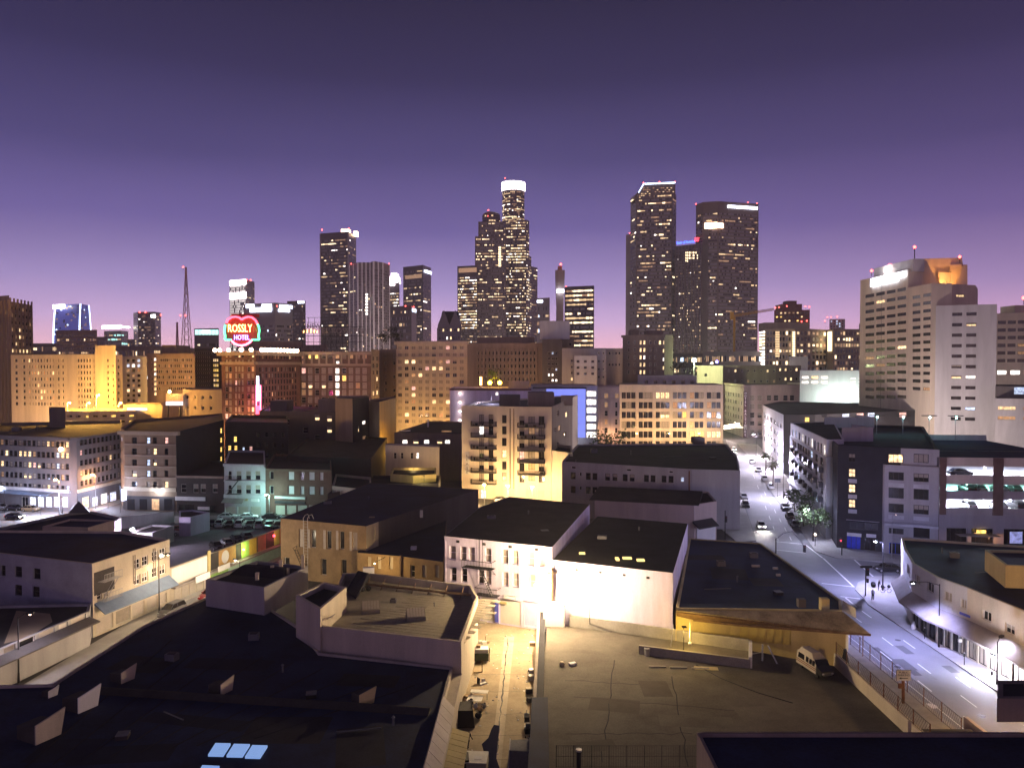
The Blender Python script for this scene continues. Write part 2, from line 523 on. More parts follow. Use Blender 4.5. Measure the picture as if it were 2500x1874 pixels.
class Bld:
    """A building on a footprint given as world xy points; walls are real sheets with the window openings cut into them."""
    def __init__(s, name, label, cat, pts, z1, wall, roof='tar_roof', z0=0.0, par=.7, group=None, parent=None, copm=None, thick=.35):
        s.pts = [Vector((p[0], p[1], 0)) for p in pts]
        a = sum(s.pts[i].x * s.pts[(i + 1) % len(pts)].y - s.pts[(i + 1) % len(pts)].x * s.pts[i].y for i in range(len(pts)))
        s.ccw = a > 0
        s.z0, s.z1, s.wm, s.rm, s.par, s.cop, s.thick = z0, z1, wall, roof, par, copm or wall, thick
        c = sum(s.pts, Vector()) / len(pts)
        s.root = parent or root(name, (c.x, c.y, z0), label, cat, group)
        s.op = {}
        s.sub = parent is not None
        s.rev = .25
    def edge(s, e):
        n = len(s.pts)
        A, B = s.pts[e % n], s.pts[(e + 1) % n]
        if not s.ccw: A, B = B, A
        d = (B - A)
        L = d.length
        return A, d / L, L, math.atan2(d.y, d.x)
    def fpix(s, e, px, py):
        A, d, L, an = s.edge(e)
        nrm = Vector((d.y, -d.x, 0))
        r = ray(px, py)
        t = nrm.dot(A) / nrm.dot(r)
        q = r * t
        return (q - A).dot(d), CAMH + q.z
    def pt(s, e, u, v, out=0.0):
        A, d, L, an = s.edge(e)
        return A + d * u + Vector((d.y, -d.x, 0)) * out + Vector((0, 0, v))
    def opening(s, e, u, v, w, h, kind='dark', style='dh', fr='window_frame', dep=None, name='window'):
        A, d, L, an = s.edge(e)
        u0, u1, v0, v1 = max(u - w / 2, .12), min(u + w / 2, L - .12), max(v - h / 2, s.z0 + .05), min(v + h / 2, s.z1 - .1)
        if u1 - u0 < .2 or v1 - v0 < .2: return
        for (a, b, c, f, *_) in s.op.get(e, []):
            if u0 < b and u1 > a and v0 < f and v1 > c: return
        s.op.setdefault(e, []).append((u0, u1, v0, v1, kind, style, fr, dep or s.rev, name))
    def grid(s, e, px0, px1, nc, py0, py1, nr, wpx, hpx, kinds={'dark': 1}, style='dh', fr='window_frame', over={}, skip=(), dep=None):
        u0, _ = s.fpix(e, px0, py0)
        u1, _ = s.fpix(e, px1, py0)
        _, v0 = s.fpix(e, px0, py0)
        _, v1 = s.fpix(e, px0, py1)
        pm = (px0 + px1) / 2
        w = abs(s.fpix(e, pm + wpx / 2, py0)[0] - s.fpix(e, pm - wpx / 2, py0)[0])
        h = abs(s.fpix(e, px0, py0)[1] - s.fpix(e, px0, py0 + hpx)[1])
        for r in range(nr):
            for c in range(nc):
                if (r, c) in skip: continue
                k = over.get((r, c)) or pick(kinds)
                s.opening(e, u0 + (u1 - u0) * c / max(1, nc - 1), v0 + (v1 - v0) * r / max(1, nr - 1), w, h, k, style, fr, dep)
    def at(s, e, px, py, wpx, hpx, kind='dark', style='dh', fr='window_frame', dep=None, name='window'):
        u, v = s.fpix(e, px, py)
        w = abs(s.fpix(e, px + wpx / 2, py)[0] - s.fpix(e, px - wpx / 2, py)[0])
        h = abs(s.fpix(e, px, py + hpx / 2)[1] - s.fpix(e, px, py - hpx / 2)[1])
        s.opening(e, u, v, w, h, kind, style, fr, dep, name)
    def inset(s, t):
        n = len(s.pts)
        out = []
        for i in range(n):
            A0, d0, _, _ = s.edge(i - 1)
            A1, d1, _, _ = s.edge(i)
            n0, n1 = Vector((-d0.y, d0.x, 0)), Vector((-d1.y, d1.x, 0))
            k = n0 + n1
            if k.length < .2: k = n0
            k = k / max(.35, k.dot(n1))
            out.append(s.pts[i] + k * t)
        return out
    def finish(s, walls=None, wname='wall', rname='roof', roofpart=True):
        b = MB()
        n = len(s.pts)
        for e in range(n):
            A, d, L, an = s.edge(e)
            m = (walls or {}).get(e, s.wm)
            ops = s.op.get(e, [])
            def q(u0, u1, v0, v1):
                b.face([s.pt(e, u0, v0), s.pt(e, u1, v0), s.pt(e, u1, v1), s.pt(e, u0, v1)], m)
            if not ops:
                q(0, L, s.z0, s.z1)
            else:
                us = sorted({0.0, L, *[o[0] for o in ops], *[o[1] for o in ops]})
                vs = sorted({s.z0, s.z1, *[o[2] for o in ops], *[o[3] for o in ops]})
                for v0, v1 in zip(vs, vs[1:]):
                    if v1 - v0 < 1e-5: continue
                    vm = (v0 + v1) / 2
                    row = [o for o in ops if o[2] < vm < o[3]]
                    st = None
                    for u0, u1 in zip(us, us[1:]):
                        um = (u0 + u1) / 2
                        hole = any(o[0] < um < o[1] for o in row)
                        if hole:
                            if st is not None: q(st, u0, v0, v1); st = None
                        elif st is None: st = u0
                    if st is not None: q(st, L, v0, v1)
                for (u0, u1, v0, v1, kind, style, fr, dep, nm) in ops:
                    c4 = [(u0, v0), (u1, v0), (u1, v1), (u0, v1)]
                    for k in range(4):
                        (a0, c0), (a1, c1) = c4[k], c4[(k + 1) % 4]
                        b.face([s.pt(e, a0, c0), s.pt(e, a1, c1), s.pt(e, a1, c1, -dep), s.pt(e, a0, c0, -dep)][::-1], m)
                    part(nm, win_mesh(u1 - u0, v1 - v0, kind, style, fr, m), s.root, s.pt(e, (u0 + u1) / 2, (v0 + v1) / 2, -dep + .01), an)
        zi = s.z1 - s.par
        inn = s.inset(s.thick)
        if s.par > .05:
            for i in range(n):
                j = (i + 1) % n
                p, q2, pi, qi = s.pts[i], s.pts[j], inn[i], inn[j]
                up = Vector((0, 0, s.z1)); lo = Vector((0, 0, zi))
                f1 = [p + up, q2 + up, qi + up, pi + up]
                f2 = [pi + up, qi + up, qi + lo, pi + lo]
                if not s.ccw: f1, f2 = f1[::-1], f2[::-1]
                b.face(f1, s.cop)
                b.face(f2, s.wm)
        o = b.build(wname, s.root)
        r = MB()
        rp = [(p.x, p.y, zi) for p in (inn if s.par > .05 else s.pts)]
        r.face(rp if s.ccw else rp[::-1], s.rm)
        r.build(rname, s.root)
        return s
    def band(s, e, v, h, out, m, name='cornice', u0=0, u1=None, ext=0.0):
        A, d, L, an = s.edge(e)
        u1 = L if u1 is None else u1
        b = MB()
        f = lambda o: [s.pt(e, u0 - ext, o, -.002), s.pt(e, u0 - ext, o, out), s.pt(e, u1 + ext, o, out), s.pt(e, u1 + ext, o, -.002)]
        b.hexa(f(v), f(v + h), m)
        return b.build(name, s.root)
    def panel(s, e, px0, py0, px1, py1, out, m, name):
        """a box standing out from the wall between two picture corners"""
        u0, v1 = s.fpix(e, px0, py0)
        u1, v0 = s.fpix(e, px1, py1)
        b = MB()
        f = lambda o: [s.pt(e, u0, o, .003), s.pt(e, u0, o, out), s.pt(e, u1, o, out), s.pt(e, u1, o, .003)]
        b.hexa(f(v0), f(v1), m)
        return b.build(name, s.root)

def front(pp, depth, skew=None):
    """footprint from a visible front line given left to right as (picture x, depth), closed behind"""
    f = [PY(px, HOR, Y) for px, Y in pp]
    if not skew:      # the city grid runs off obliquely on both sides of the view
        e = f[-1] if f[-1].x < 0 else f[0] if f[0].x > 0 else None
        skew = e.x / e.y * depth * 1.02 if e else 0.0
    return f + [f[-1] + Vector((skew, depth, 0)), f[0] + Vector((skew, depth, 0))]

def glaze(bl, e, nc, z0, z1, nr, lit=.25, pal=None, run=.5, wf=.74, hf=.48, base='glass_office', u0=.03, u1=.97, name='glazing', rows=None):
    """many small panes of one far tower face, joined"""
    pal = pal or {'off_a': 2, 'off_b': 3, 'off_c': 3, 'off_w': 1}
    A, d, L, an = bl.edge(e)
    b = MB()
    bases = (base, 'off_d', 'off_e') if base == 'glass_office' else (base, base, 'off_e')
    dz = (z1 - z0) / nr
    du = L * (u1 - u0) / nc
    for r in range(nr):
        rl = lit * (rows(r) if rows else random.choice((.15, .4, .7, 1.0, 1.4, 2.6)))
        prev = None
        for c in range(nc):
            if prev is not None and random.random() < run: k = prev
            else: k = pick(pal) if random.random() < rl else base
            prev = k
            u = L * u0 + du * (c + .5)
            v = z0 + dz * (r + .5)
            w, h = du * wf / 2, dz * hf / 2
            if k != base: h *= random.choice((.5, .7, .9, 1))
            else: k = random.choice(bases)
            b.face([bl.pt(e, u - w, v - h, .12), bl.pt(e, u + w, v - h, .12), bl.pt(e, u + w, v + h, .12), bl.pt(e, u - w, v + h, .12)], k)
    return b.build(name, bl.root, kind='stuff')

def ribs(bl, e, n, z0, z1, w, out, m, name='pier', u0=0.0, u1=1.0):
    A, d, L, an = bl.edge(e)
    for k in range(n):
        u = L * (u0 + (u1 - u0) * k / max(1, n - 1))
        b = MB()
        f = lambda o: [bl.pt(e, u - w / 2, o, -.01), bl.pt(e, u - w / 2, o, out), bl.pt(e, u + w / 2, o, out), bl.pt(e, u + w / 2, o, -.01)]
        b.hexa(f(z0), f(z1), m)
        b.build(name, bl.root)
def beacon(bl, px, py, Y, r=.8):
    p = PY(px, py, Y)
    b = MB()
    r *= .75
    b.ball(p, r, 'beacon', 6, 4)
    b.bar(p - Vector((0, 0, r * 4)), p - Vector((0, 0, r * .6)), r * .18, 'metal_dark', 4)
    return b.build('beacon', bl.root if hasattr(bl, 'root') else bl)
def rbox(bl, px0, px1, py0, py1, Y, depth, m, name='roof_plant', mt=None):
    """a box on a roof, given by its front in the picture"""
    a, c = PY(px0, py0, Y), PY(px1, py1, Y)
    b = MB()
    b.box(((a.x + c.x) / 2, Y + depth / 2, c.z), (c.x - a.x, depth, a.z - c.z), m, 0, mt)
    return b.build(name, bl.root)
def face_sign(bl, e, px0, py0, px1, py1, m, out=.6, name='sign', thick=.5):
    u0, v1 = bl.fpix(e, px0, py0)
    u1, v0 = bl.fpix(e, px1, py1)
    b = MB()
    f = lambda o: [bl.pt(e, u0, o, out - thick), bl.pt(e, u0, o, out), bl.pt(e, u1, o, out), bl.pt(e, u1, o, out - thick)]
    b.hexa(f(v0), f(v1), m)
    return b.build(name, bl.root)
# ------------------------------------------------------------------ ground (one sheet to the horizon)
g = MB()
g.face([(-9000, -300, -.02), (9000, -300, -.02), (9000, 16000, -.02), (-9000, 16000, -.02)], 'asphalt')
g.build('ground', kind='structure')

# ------------------------------------------------------------------ far skyline
mk('crane_yellow', (.75, .45, .05), .6, .1, 1)
def T(label, pp, py, depth, wall, par=1.5, name='office_tower', cat='tower', group=None, roof='tar_roof', skew=0.0):
    Y0 = pp[0][1]
    return Bld(name, label, cat, front(pp, depth, skew), ZY(py, Y0), wall, roof, par=par, group=group)
def zz(py, Y): return ZY(py, Y)

# old ribbed tower at the left edge
t = T('brown stone office block with tall vertical piers cut off by the left picture edge', [(-60, 345), (25, 330)], 728, 30, 'brown_stone')
t.grid(0, -55.7, 20.8, 10, 750, 960, 13, 5, 9, {'dark': 5, 'warm': 1.4, 'dim': 1.5}, 'pl')
ribs(t, 0, 11, 0, t.z1 - 2, .5, .7, 'brown_stone', u0=.004, u1=.996)
t.finish()
t2 = Bld('tower_wing', None, None, front([(25.5, 330), (78, 352)], 26), ZY(735, 330), 'brown_stone', parent=t.root)
t2.grid(0, 30, 73.5, 6, 752, 960, 13, 4.6, 9, {'dark': 5, 'warm': 1.2, 'dim': 1.4}, 'pl')
ribs(t2, 0, 7, 0, t2.z1 + 1.5, .5, .6, 'brown_stone', u0=.005, u1=.995)
t2.finish(wname='wing_wall', rname='wing_roof')

# blue lit hotel tower with curved sides
def curved_tower():
    Y = 1500
    rt = root('blue_hotel_tower', PY(165, 840, Y) * 1, 'blue glowing glass tower with white lit edges and bowed sides', 'tower')
    WL[rt.name].z = 0; rt.location.z = 0
    b = MB(); gl = MB()
    n = 12
    prof = lambda k, a, c, bow: a + (c - a) * (k / n) ** 2 * 1.0
    L = [PY(119 - 2 + (8 * (k / n) ** 3), 0, Y).x for k in range(n + 1)]
    Mx = [PY(183 - 1 + (5 * (k / n) ** 3), 0, Y - 25).x for k in range(n + 1)]
    R = [PY(213 - (6 * (k / n) ** 3), 0, Y + 15).x for k in range(n + 1)]
    z0, z1 = 0, ZY(744, Y)
    z = [z0 + (z1 - z0) * k / n for k in range(n + 1)]
    for k in range(n):
        for (X0, X1, y0, y1, m) in ((L, Mx, Y, Y - 25, 'tower_blue'), (Mx, R, Y - 25, Y + 15, 'tower_blue')):
            b.face([(X0[k], y0, z[k]), (X1[k], y1, z[k]), (X1[k + 1], y1, z[k + 1]), (X0[k + 1], y0, z[k + 1])], m)
        b.face([(R[k], Y + 15, z[k]), (R[k] - 36, Y + 60, z[k]), (R[k] - 36, Y + 60, z[k + 1]), (R[k + 1], Y + 15, z[k + 1])], 'tower_blue')
        b.face([(L[k] - 28, Y + 60, z[k]), (L[k], Y, z[k]), (L[k + 1], Y, z[k + 1]), (L[k + 1] - 28, Y + 60, z[k + 1])], 'tower_blue')
    b.face([(L[n], Y, z1), (Mx[n], Y - 25, z1), (R[n], Y + 15, z1), (R[n] - 36, Y + 60, z1), (L[n] - 28, Y + 60, z1)], 'tar_roof')
    b.build('wall', rt)
    for k in range(52):
        zc = z0 + (z1 - z0) * (k + .5) / 52
        f = (k + .5) / 52
        xl = PY(119 - 2 + 8 * f ** 3, 0, Y).x; xm = PY(182 + 5 * f ** 3, 0, Y - 25).x; xr = PY(213 - 6 * f ** 3, 0, Y + 15).x
        for (x0, x1, y0, y1, nn) in ((xl, xm, Y, Y - 25, 14), (xm, xr, Y - 25, Y + 15, 8)):
            for c in range(nn):
                a0, a1 = (c + .06) / nn, (c + .94) / nn
                kk = 'glow_blue'
                q = random.random()
                if q < .03: kk = 'off_k'
                elif q < .06: kk = 'off_c'
                elif q > .93: kk = 'glass_office'
                gl.face([(x0 + (x1 - x0) * a0, y0 + (y1 - y0) * a0 - .3, zc - 1.3), (x0 + (x1 - x0) * a1, y0 + (y1 - y0) * a1 - .3, zc - 1.3),
                         (x0 + (x1 - x0) * a1, y0 + (y1 - y0) * a1 - .3, zc + 1.3), (x0 + (x1 - x0) * a0, y0 + (y1 - y0) * a0 - .3, zc + 1.3)], kk)
    gl.build('glazing', rt, kind='stuff')
    for X, y in ((L, Y), (Mx, Y - 25), (R, Y + 15)):
        e = MB()
        e.path([(X[k], y - .8, z[k]) for k in range(n + 1)], 1.3, 'crown_line', 4)
        e.build('light_strip', rt)
    s = MB()
    s.box((PY(145, 0, Y).x, Y - 16, ZY(755, Y)), (32, 1, 8), 'sign_white', -.4)
    s.build('sign', rt)
M['off_wd'] = emit('off_wd', 'fff4f0', .9)
M['glow_blue'] = emit('glow_blue', '5058b4', .55)
curved_tower()

t = T('low brown office block in front of the blue glowing tower', [(138, 700), (238, 690)], 806, 30, 'brown_stone')
glaze(t, 0, 26, 2, t.z1 - 3, 16, .16, {'off_b': 1, 'off_c': 3, 'off_a': .5}, .2, base='glass'); t.finish()
t = T('dark green glass tower under a bright white lit roof slab', [(255, 1290), (297, 1270), (314, 1300)], 808, 40, 'tower_dark')
glaze(t, 0, 14, 5, t.z1 - 4, 12, .8, {'off_t': 1, 'off_c': 2, 'off_b': 1}); glaze(t, 1, 6, 5, t.z1 - 4, 12, .9, {'off_t': 2, 'off_c': 1})
t.finish()
face_sign(t, 0, 251, 795, 297, 801, 'sign_white', 2, 'lit_roof_slab', 2); face_sign(t, 1, 297, 795, 314, 801, 'sign_white', 2, 'lit_roof_slab', 2)
t = T('dark round cornered tower with a small white sign near its top', [(327, 1220), (338, 1195), (380, 1190), (394, 1215)], 764, 40, 'tower_dark')
for e in (0, 1, 2): glaze(t, e, (3, 16, 5)[e], 5, t.z1 - 5, 26, .13, None, .3, base='glass')
face_sign(t, 1, 370, 768, 381, 775, 'sign_white', 1.5)
beacon(t, 341, 762, 1190, 1.6); beacon(t, 355, 762, 1190, 1.6); beacon(t, 393, 769, 1190, 1.6); t.finish()

def mast(name, label, px, pyt, pyb, wpx, Y, m, lamps=()):
    rt = root(name, (PY(px, 0, Y).x, Y, 0), label, 'mast')
    zt, zb, xc = ZY(pyt, Y), 0.0, PY(px, 0, Y).x
    w = wpx * Y / FPX / 2
    n = 16
    b = MB()
    lv = []
    for k in range(n + 1):
        f = k / n
        ww = w * (1 - f) ** 1.25 + .5
        z = zb + (zt - zb) * f
        lv.append([(xc - ww, Y - ww, z), (xc + ww, Y - ww, z), (xc + ww, Y + ww, z), (xc - ww, Y + ww, z)])
    for k in range(n):
        for i in range(4):
            b.bar(lv[k][i], lv[k + 1][i], .42, m, 4)
            b.bar(lv[k][i], lv[k + 1][(i + 1) % 4], .22, m, 3)
            b.bar(lv[k + 1][i], lv[k + 1][(i + 1) % 4], .22, m, 3)
    b.build('lattice', rt)
    for (x, y) in lamps: beacon(rt, x, y, Y, 1.3)
mk('mast_red', (.50, .30, .30), .7, .1, 1)
mast('radio_mast', 'tall red and white lattice radio mast standing against the sky', 447, 652, 860, 30, 900, 'mast_red', [(441, 770), (453, 770), (447, 652)])
mast('crane_mast', 'thin short lattice pole left of the radio mast', 424, 787, 850, 9, 900, 'mast_red')

t = T('dark glass block with a row of bright pale windows along its top', [(475, 800), (535, 790)], 802, 30, 'tower_dark')
glaze(t, 0, 18, 3, t.z1 - 14, 10, .2, None, .3, base='glass')
for k in range(7): face_sign(t, 0, 477 + k * 8.2, 805, 484 + k * 8.2, 817, 'off_t', .5, 'lit_window', .4)
face_sign(t, 0, 494, 806, 512, 812, 'sign_cool', .9, 'sign', .3)
t.finish()
t = T('slim white floodlit tower behind the red neon hotel sign', [(562, 1300), (602, 1280), (623, 1320)], 685, 40, 'tower_pale')
glaze(t, 0, 12, 5, t.z1 - 4, 40, .12, {'off_w': 1, 'off_wd': 2}, .0, wf=.62, hf=.8, base='off_wd', rows=lambda r: 1); glaze(t, 1, 7, 5, t.z1 - 6, 40, .25, None, .2, base='glass')
face_sign(t, 0, 562, 685, 603, 694, 'crown_white', 1.5, 'lit_crown'); face_sign(t, 0, 562, 716, 603, 728, 'crown_white', 1.5, 'lit_band')
beacon(t, 602, 683, 1270, 1.8); beacon(t, 612, 684, 1290, 1.8); t.finish()

t = T('grey office tower with large white lit signs on two upper floors', [(596, 900), (672, 880), (715, 900)], 742, 40, 'tower_grey')
glaze(t, 0, 22, 3, t.z1 - 24, 16, .12, {'off_b': 1, 'off_c': 3, 'off_k': 1}, .3, base='glass'); glaze(t, 1, 12, 3, t.z1 - 24, 16, .1, None, .3, base='glass')
face_sign(t, 0, 602, 743, 621, 751, 'sign_cool', 1); face_sign(t, 0, 640, 743, 663, 750, 'sign_cool', 1)
face_sign(t, 0, 611, 752, 664, 760, 'sign_cool', 1)
face_sign(t, 1, 682, 744, 713, 753, 'sign_cool', 1); face_sign(t, 1, 679, 754, 706, 762, 'sign_cool', 1); t.finish()
beacon(t, 676, 747, 870, 1)
t = T('dark block with few lights right of the white signed tower', [(702, 1000), (747, 990)], 735, 40, 'tower_dark')
glaze(t, 0, 16, 3, t.z1 - 5, 24, .12, {'off_b': 1, 'off_w': 1, 'off_c': 2}, .2, base='glass')
face_sign(t, 0, 728, 735, 743, 740, 'sign_cool', 1); t.finish()

# tall dark slab and its neighbours
t = T('tall black slab tower with two orange lit roof boxes', [(784, 1000), (852, 985), (871, 1020)], 570, 45, 'tower_dark')
glaze(t, 0, 26, 5, t.z1 - 8, 46, .17, None, .62); glaze(t, 1, 8, 5, t.z1 - 8, 46, .10, None, .5)
ribs(t, 0, 2, 0, t.z1, 1.2, .8, 'tower_pale', 'corner_strip', .005, .995)
rbox(t, 833, 852, 560, 571, 995, 10, 'sign_peach', 'lit_roof_box'); rbox(t, 864, 871, 564, 575, 1010, 10, 'sign_peach', 'lit_roof_box')
beacon(t, 786, 561, 1000, 1.3); beacon(t, 852, 558, 990, 1.3); t.finish()
t = T('grey fluted tower with pale vertical ribs right of the black slab', [(855, 900), (875, 880), (905, 880), (913, 870), (935, 880), (951, 900)], 646, 40, 'tower_grey')
for e, n in ((0, 4), (1, 6), (2, 3), (3, 4), (4, 3)):
    glaze(t, e, n, 5, t.z1 - 8, 44, .06 if e != 1 else .12, None, .3, wf=.5, base='glass')
    ribs(t, e, n // 2 + 1, 0, t.z1, 1.3, .8, 'white_paint', 'rib', .01, .99)
for k in range(7): face_sign(t, 1, 893, 717 + k * 7.8, 898, 721.5 + k * 7.8, 'off_w', 1.0, 'lit_window', .3)
for x in (857, 876, 905, 936, 950): beacon(t, x, 644, 890, .9)
t.finish()
t = T('narrow tower with a bright stepped crown behind the fluted tower', [(948, 1300), (976, 1290)], 690, 40, 'tower_grey')
glaze(t, 0, 12, 3, t.z1 - 16, 30, .5, {'off_w': 1, 'off_b': 2}, .4)
for (x0, x1, y0, y1) in ((950, 974, 683, 690), (952, 972, 674, 683), (955, 969, 667, 674)): rbox(t, x0, x1, y0, y1, 1292, 20, 'crown_white', 'lit_crown')
face_sign(t, 0, 951, 691, 964, 697, 'crown_white', 1); t.finish()
t = T('black square tower with a white sign on its right face', [(985, 1150), (1033, 1125), (1053, 1160)], 652, 50, 'tower_dark')
glaze(t, 0, 22, 5, t.z1 - 6, 36, .24, None, .5); glaze(t, 1, 10, 5, t.z1 - 20, 36, .14, None, .5)
face_sign(t, 0, 990, 673, 1030, 678, 'off_c', .6, 'lit_floor', .3); face_sign(t, 1, 1036, 658, 1052, 670, 'sign_cool', 1.2); t.finish()
t = T('low dark office block below the black square tower', [(953, 800), (1005, 790), (1017, 810)], 748, 30, 'tower_dark')
glaze(t, 0, 16, 3, t.z1 - 3, 14, .05, None, .3, base='glass'); face_sign(t, 1, 1006, 752, 1015, 763, 'off_k', .6); beacon(t, 990, 747, 790, .8); beacon(t, 1010, 749, 795, .8); t.finish()

# gabled stone tower
t = T('pale stone gothic tower with a steep dark gabled roof', [(1067, 620), (1124, 610)], 800, 22, 'tower_pale')
t.grid(0, 1073, 1119, 6, 806, 845, 3, 4, 7, {'dark': 2, 'warm': 2, 'white': 1}, 'pl')
t.finish()
b = MB()
Yg = 615
xs = [PY(x, 0, Yg).x for x in (1067, 1070, 1086, 1096, 1110, 1122, 1124)]
zb, zm, zt = ZY(800, Yg), ZY(776, Yg), ZY(758, Yg)
for (a, c) in ((0, 3), (3, 6)):
    mx = (xs[a] + xs[c]) / 2
    b.face([(xs[a], Yg - 1, zb), (xs[c], Yg - 1, zb), (xs[c], Yg - 1, zb + 2), (mx, Yg - 1, zm + 6), (xs[a], Yg - 1, zb + 2)], 'tower_pale')
    b.face([(xs[a], Yg - 1, zb + 2), (mx, Yg - 1, zm + 6), (mx, Yg + 10, zm + 6), (xs[a], Yg + 10, zb + 2)], 'dark_panel')
    b.face([(mx, Yg - 1, zm + 6), (xs[c], Yg - 1, zb + 2), (xs[c], Yg + 10, zb + 2), (mx, Yg + 10, zm + 6)], 'dark_panel')
b.build('gable', t.root)
b = MB()
x0, x1 = PY(1068, 0, Yg).x, PY(1123, 0, Yg).x
b.hexa([(x0, Yg + 2, zb), (x1, Yg + 2, zb), (x1, Yg + 18, zb), (x0, Yg + 18, zb)], [(x0 + 2.5, Yg + 8, zt), (x1 - 2.5, Yg + 8, zt), (x1 - 2.5, Yg + 12, zt), (x0 + 2.5, Yg + 12, zt)], 'dark_panel')
b.build('steep_roof', t.root)

t = T('dark slab tower with rows of lit office floors left of the twin round towers', [(1117, 1050), (1166, 1040)], 650, 40, 'tower_dark')
glaze(t, 0, 18, 5, t.z1 - 14, 40, .5, None, .6); face_sign(t, 0, 1120, 655, 1164, 664, 'off_c', .4, 'lit_floor', .2); t.finish()

# stepped tower with a round head, then the tallest tower with a glowing crown
def cyl(bl, px0, px1, py0, py1, Y, m, n=20, name='drum', arc=None):
    x0, x1 = PY(px0, 0, Y).x, PY(px1, 0, Y).x
    r, xc = (x1 - x0) / 2, (x0 + x1) / 2
    pts = [(xc + r * math.cos(2 * math.pi * k / n), Y + r + r * math.sin(2 * math.pi * k / n)) for k in range(n)]
    b = MB()
    b.prism(pts, ZY(py1, Y), ZY(py0, Y), m, 'tar_roof')
    o = b.build(name, bl.root)
    return xc, Y + r, r
def cyl_glaze(bl, xc, yc, r, z0, z1, nr, nc, lit, pal=None, run=.4):
    pal = pal or {'off_a': 2, 'off_b': 3, 'off_c': 3, 'off_w': 1}
    b = MB()
    dz = (z1 - z0) / nr
    rr = r + .25
    for k in range(nr):
        rl = lit * random.choice((.2, .5, .8, 1, 1.5, 2.2)); prev = None
        for c in range(nc):
            a0, a1 = math.pi + math.pi * (c + .1) / nc, math.pi + math.pi * (c + .9) / nc
            kk = prev if prev and random.random() < run else (pick(pal) if random.random() < rl else 'glass_office')
            prev = kk
            za, zc = z0 + dz * (k + .22), z0 + dz * (k + .78)
            b.face([(xc + rr * math.cos(a0), yc + rr * math.sin(a0), za), (xc + rr * math.cos(a1), yc + rr * math.sin(a1), za),
                    (xc + rr * math.cos(a1), yc + rr * math.sin(a1), zc), (xc + rr * math.cos(a0), yc + rr * math.sin(a0), zc)], kk)
    b.build('glazing', bl.root, kind='stuff')
t = T('brown stepped tower with a rounded head beside the tallest tower', [(1160, 1080), (1236, 1080)], 577, 40, 'tower_brown')
glaze(t, 0, 24, 5, t.z1 - 2, 52, .24, {'off_a': 2, 'off_b': 2, 'off_c': 2}, .5); t.finish()
t2 = Bld('shoulder', None, None, front([(1168, 1083), (1230, 1083)], 34), ZY(541, 1083), 'tower_brown', parent=t.root, z0=t.z1 - 2, par=1)
glaze(t2, 0, 18, t2.z0 + 2, t2.z1 - 1, 6, .3, None, .4); t2.finish(wname='shoulder_wall', rname='shoulder_roof')
xc, yc, r = cyl(t, 1176, 1221, 522, 542, 1085, 'tower_brown')
cyl_glaze(t, xc, yc, r, ZY(541, 1085), ZY(523, 1085), 3, 12, .2)
b = MB(); b.ball((xc, yc, ZY(523, 1085)), r, 'tower_brown', 18, 8, .45); b.build('dome', t.root)
beacon(t, 1192, 513, 1085, 1.2); beacon(t, 1191, 527, 1083, .9)
for k in range(9): face_sign(t, 0, 1217, 602 + k * 5.6, 1223, 606 + k * 5.6, 'off_a', .4, 'lit_window', .2)

t = T('tallest tower, round topped with a glowing white crown', [(1224, 1180), (1234, 1168), (1285, 1165), (1292, 1175)], 541, 50, 'tower_brown')
for e, n in ((0, 4), (1, 16), (2, 5)): glaze(t, e, n, 5, t.z1 - 2, 58, .5, {'off_a': 3, 'off_b': 3, 'off_c': 2, 'off_w': 1}, .45)
t.finish()
t2 = Bld('wing', None, None, front([(1290, 1178), (1297, 1190)], 40), ZY(624, 1178), 'tower_brown', parent=t.root); glaze(t2, 0, 4, 5, t2.z1 - 2, 46, .45); t2.finish(wname='wing_wall', rname='wing_roof')
t2 = Bld('wing', None, None, front([(1297, 1192), (1312, 1210)], 40), ZY(650, 1192), 'tower_dark', parent=t.root); glaze(t2, 0, 6, 5, t2.z1 - 2, 40, .2); t2.finish(wname='wing_wall', rname='wing_roof')
xc, yc, r = cyl(t, 1226, 1281, 463, 545, 1166, 'tower_brown', 28)
cyl_glaze(t, xc, yc, r, ZY(542, 1166), ZY(466, 1166), 20, 22, .4)
xc, yc, r = cyl(t, 1225, 1282, 441, 463, 1165, 'tower_pale', 28, 'crown')
b = MB()
for k in range(22):
    a = math.pi + math.pi * (k + .5) / 22
    h = .042
    rr = r + .5
    b.face([(xc + rr * math.cos(a - .06), yc + rr * math.sin(a - .06), ZY(462, 1165)), (xc + rr * math.cos(a + .06), yc + rr * math.sin(a + .06), ZY(462, 1165)),
            (xc + rr * math.cos(a + .06), yc + rr * math.sin(a + .06), ZY(441, 1165)), (xc + rr * math.cos(a - .06), yc + rr * math.sin(a - .06), ZY(441, 1165))], 'crown_white')
b.build('crown_light', t.root)
beacon(t, 1233, 435, 1165, 1.2)

t = T('small pale block with a lit sign right of the tallest tower', [(1310, 900), (1342, 890)], 728, 30, 'tower_grey')
glaze(t, 0, 10, 3, t.z1 - 8, 12, .5, {'off_b': 1, 'off_k': 1, 'off_c': 2}, .3); face_sign(t, 0, 1312, 733, 1325, 738, 'sign_cool', .6); t.finish()

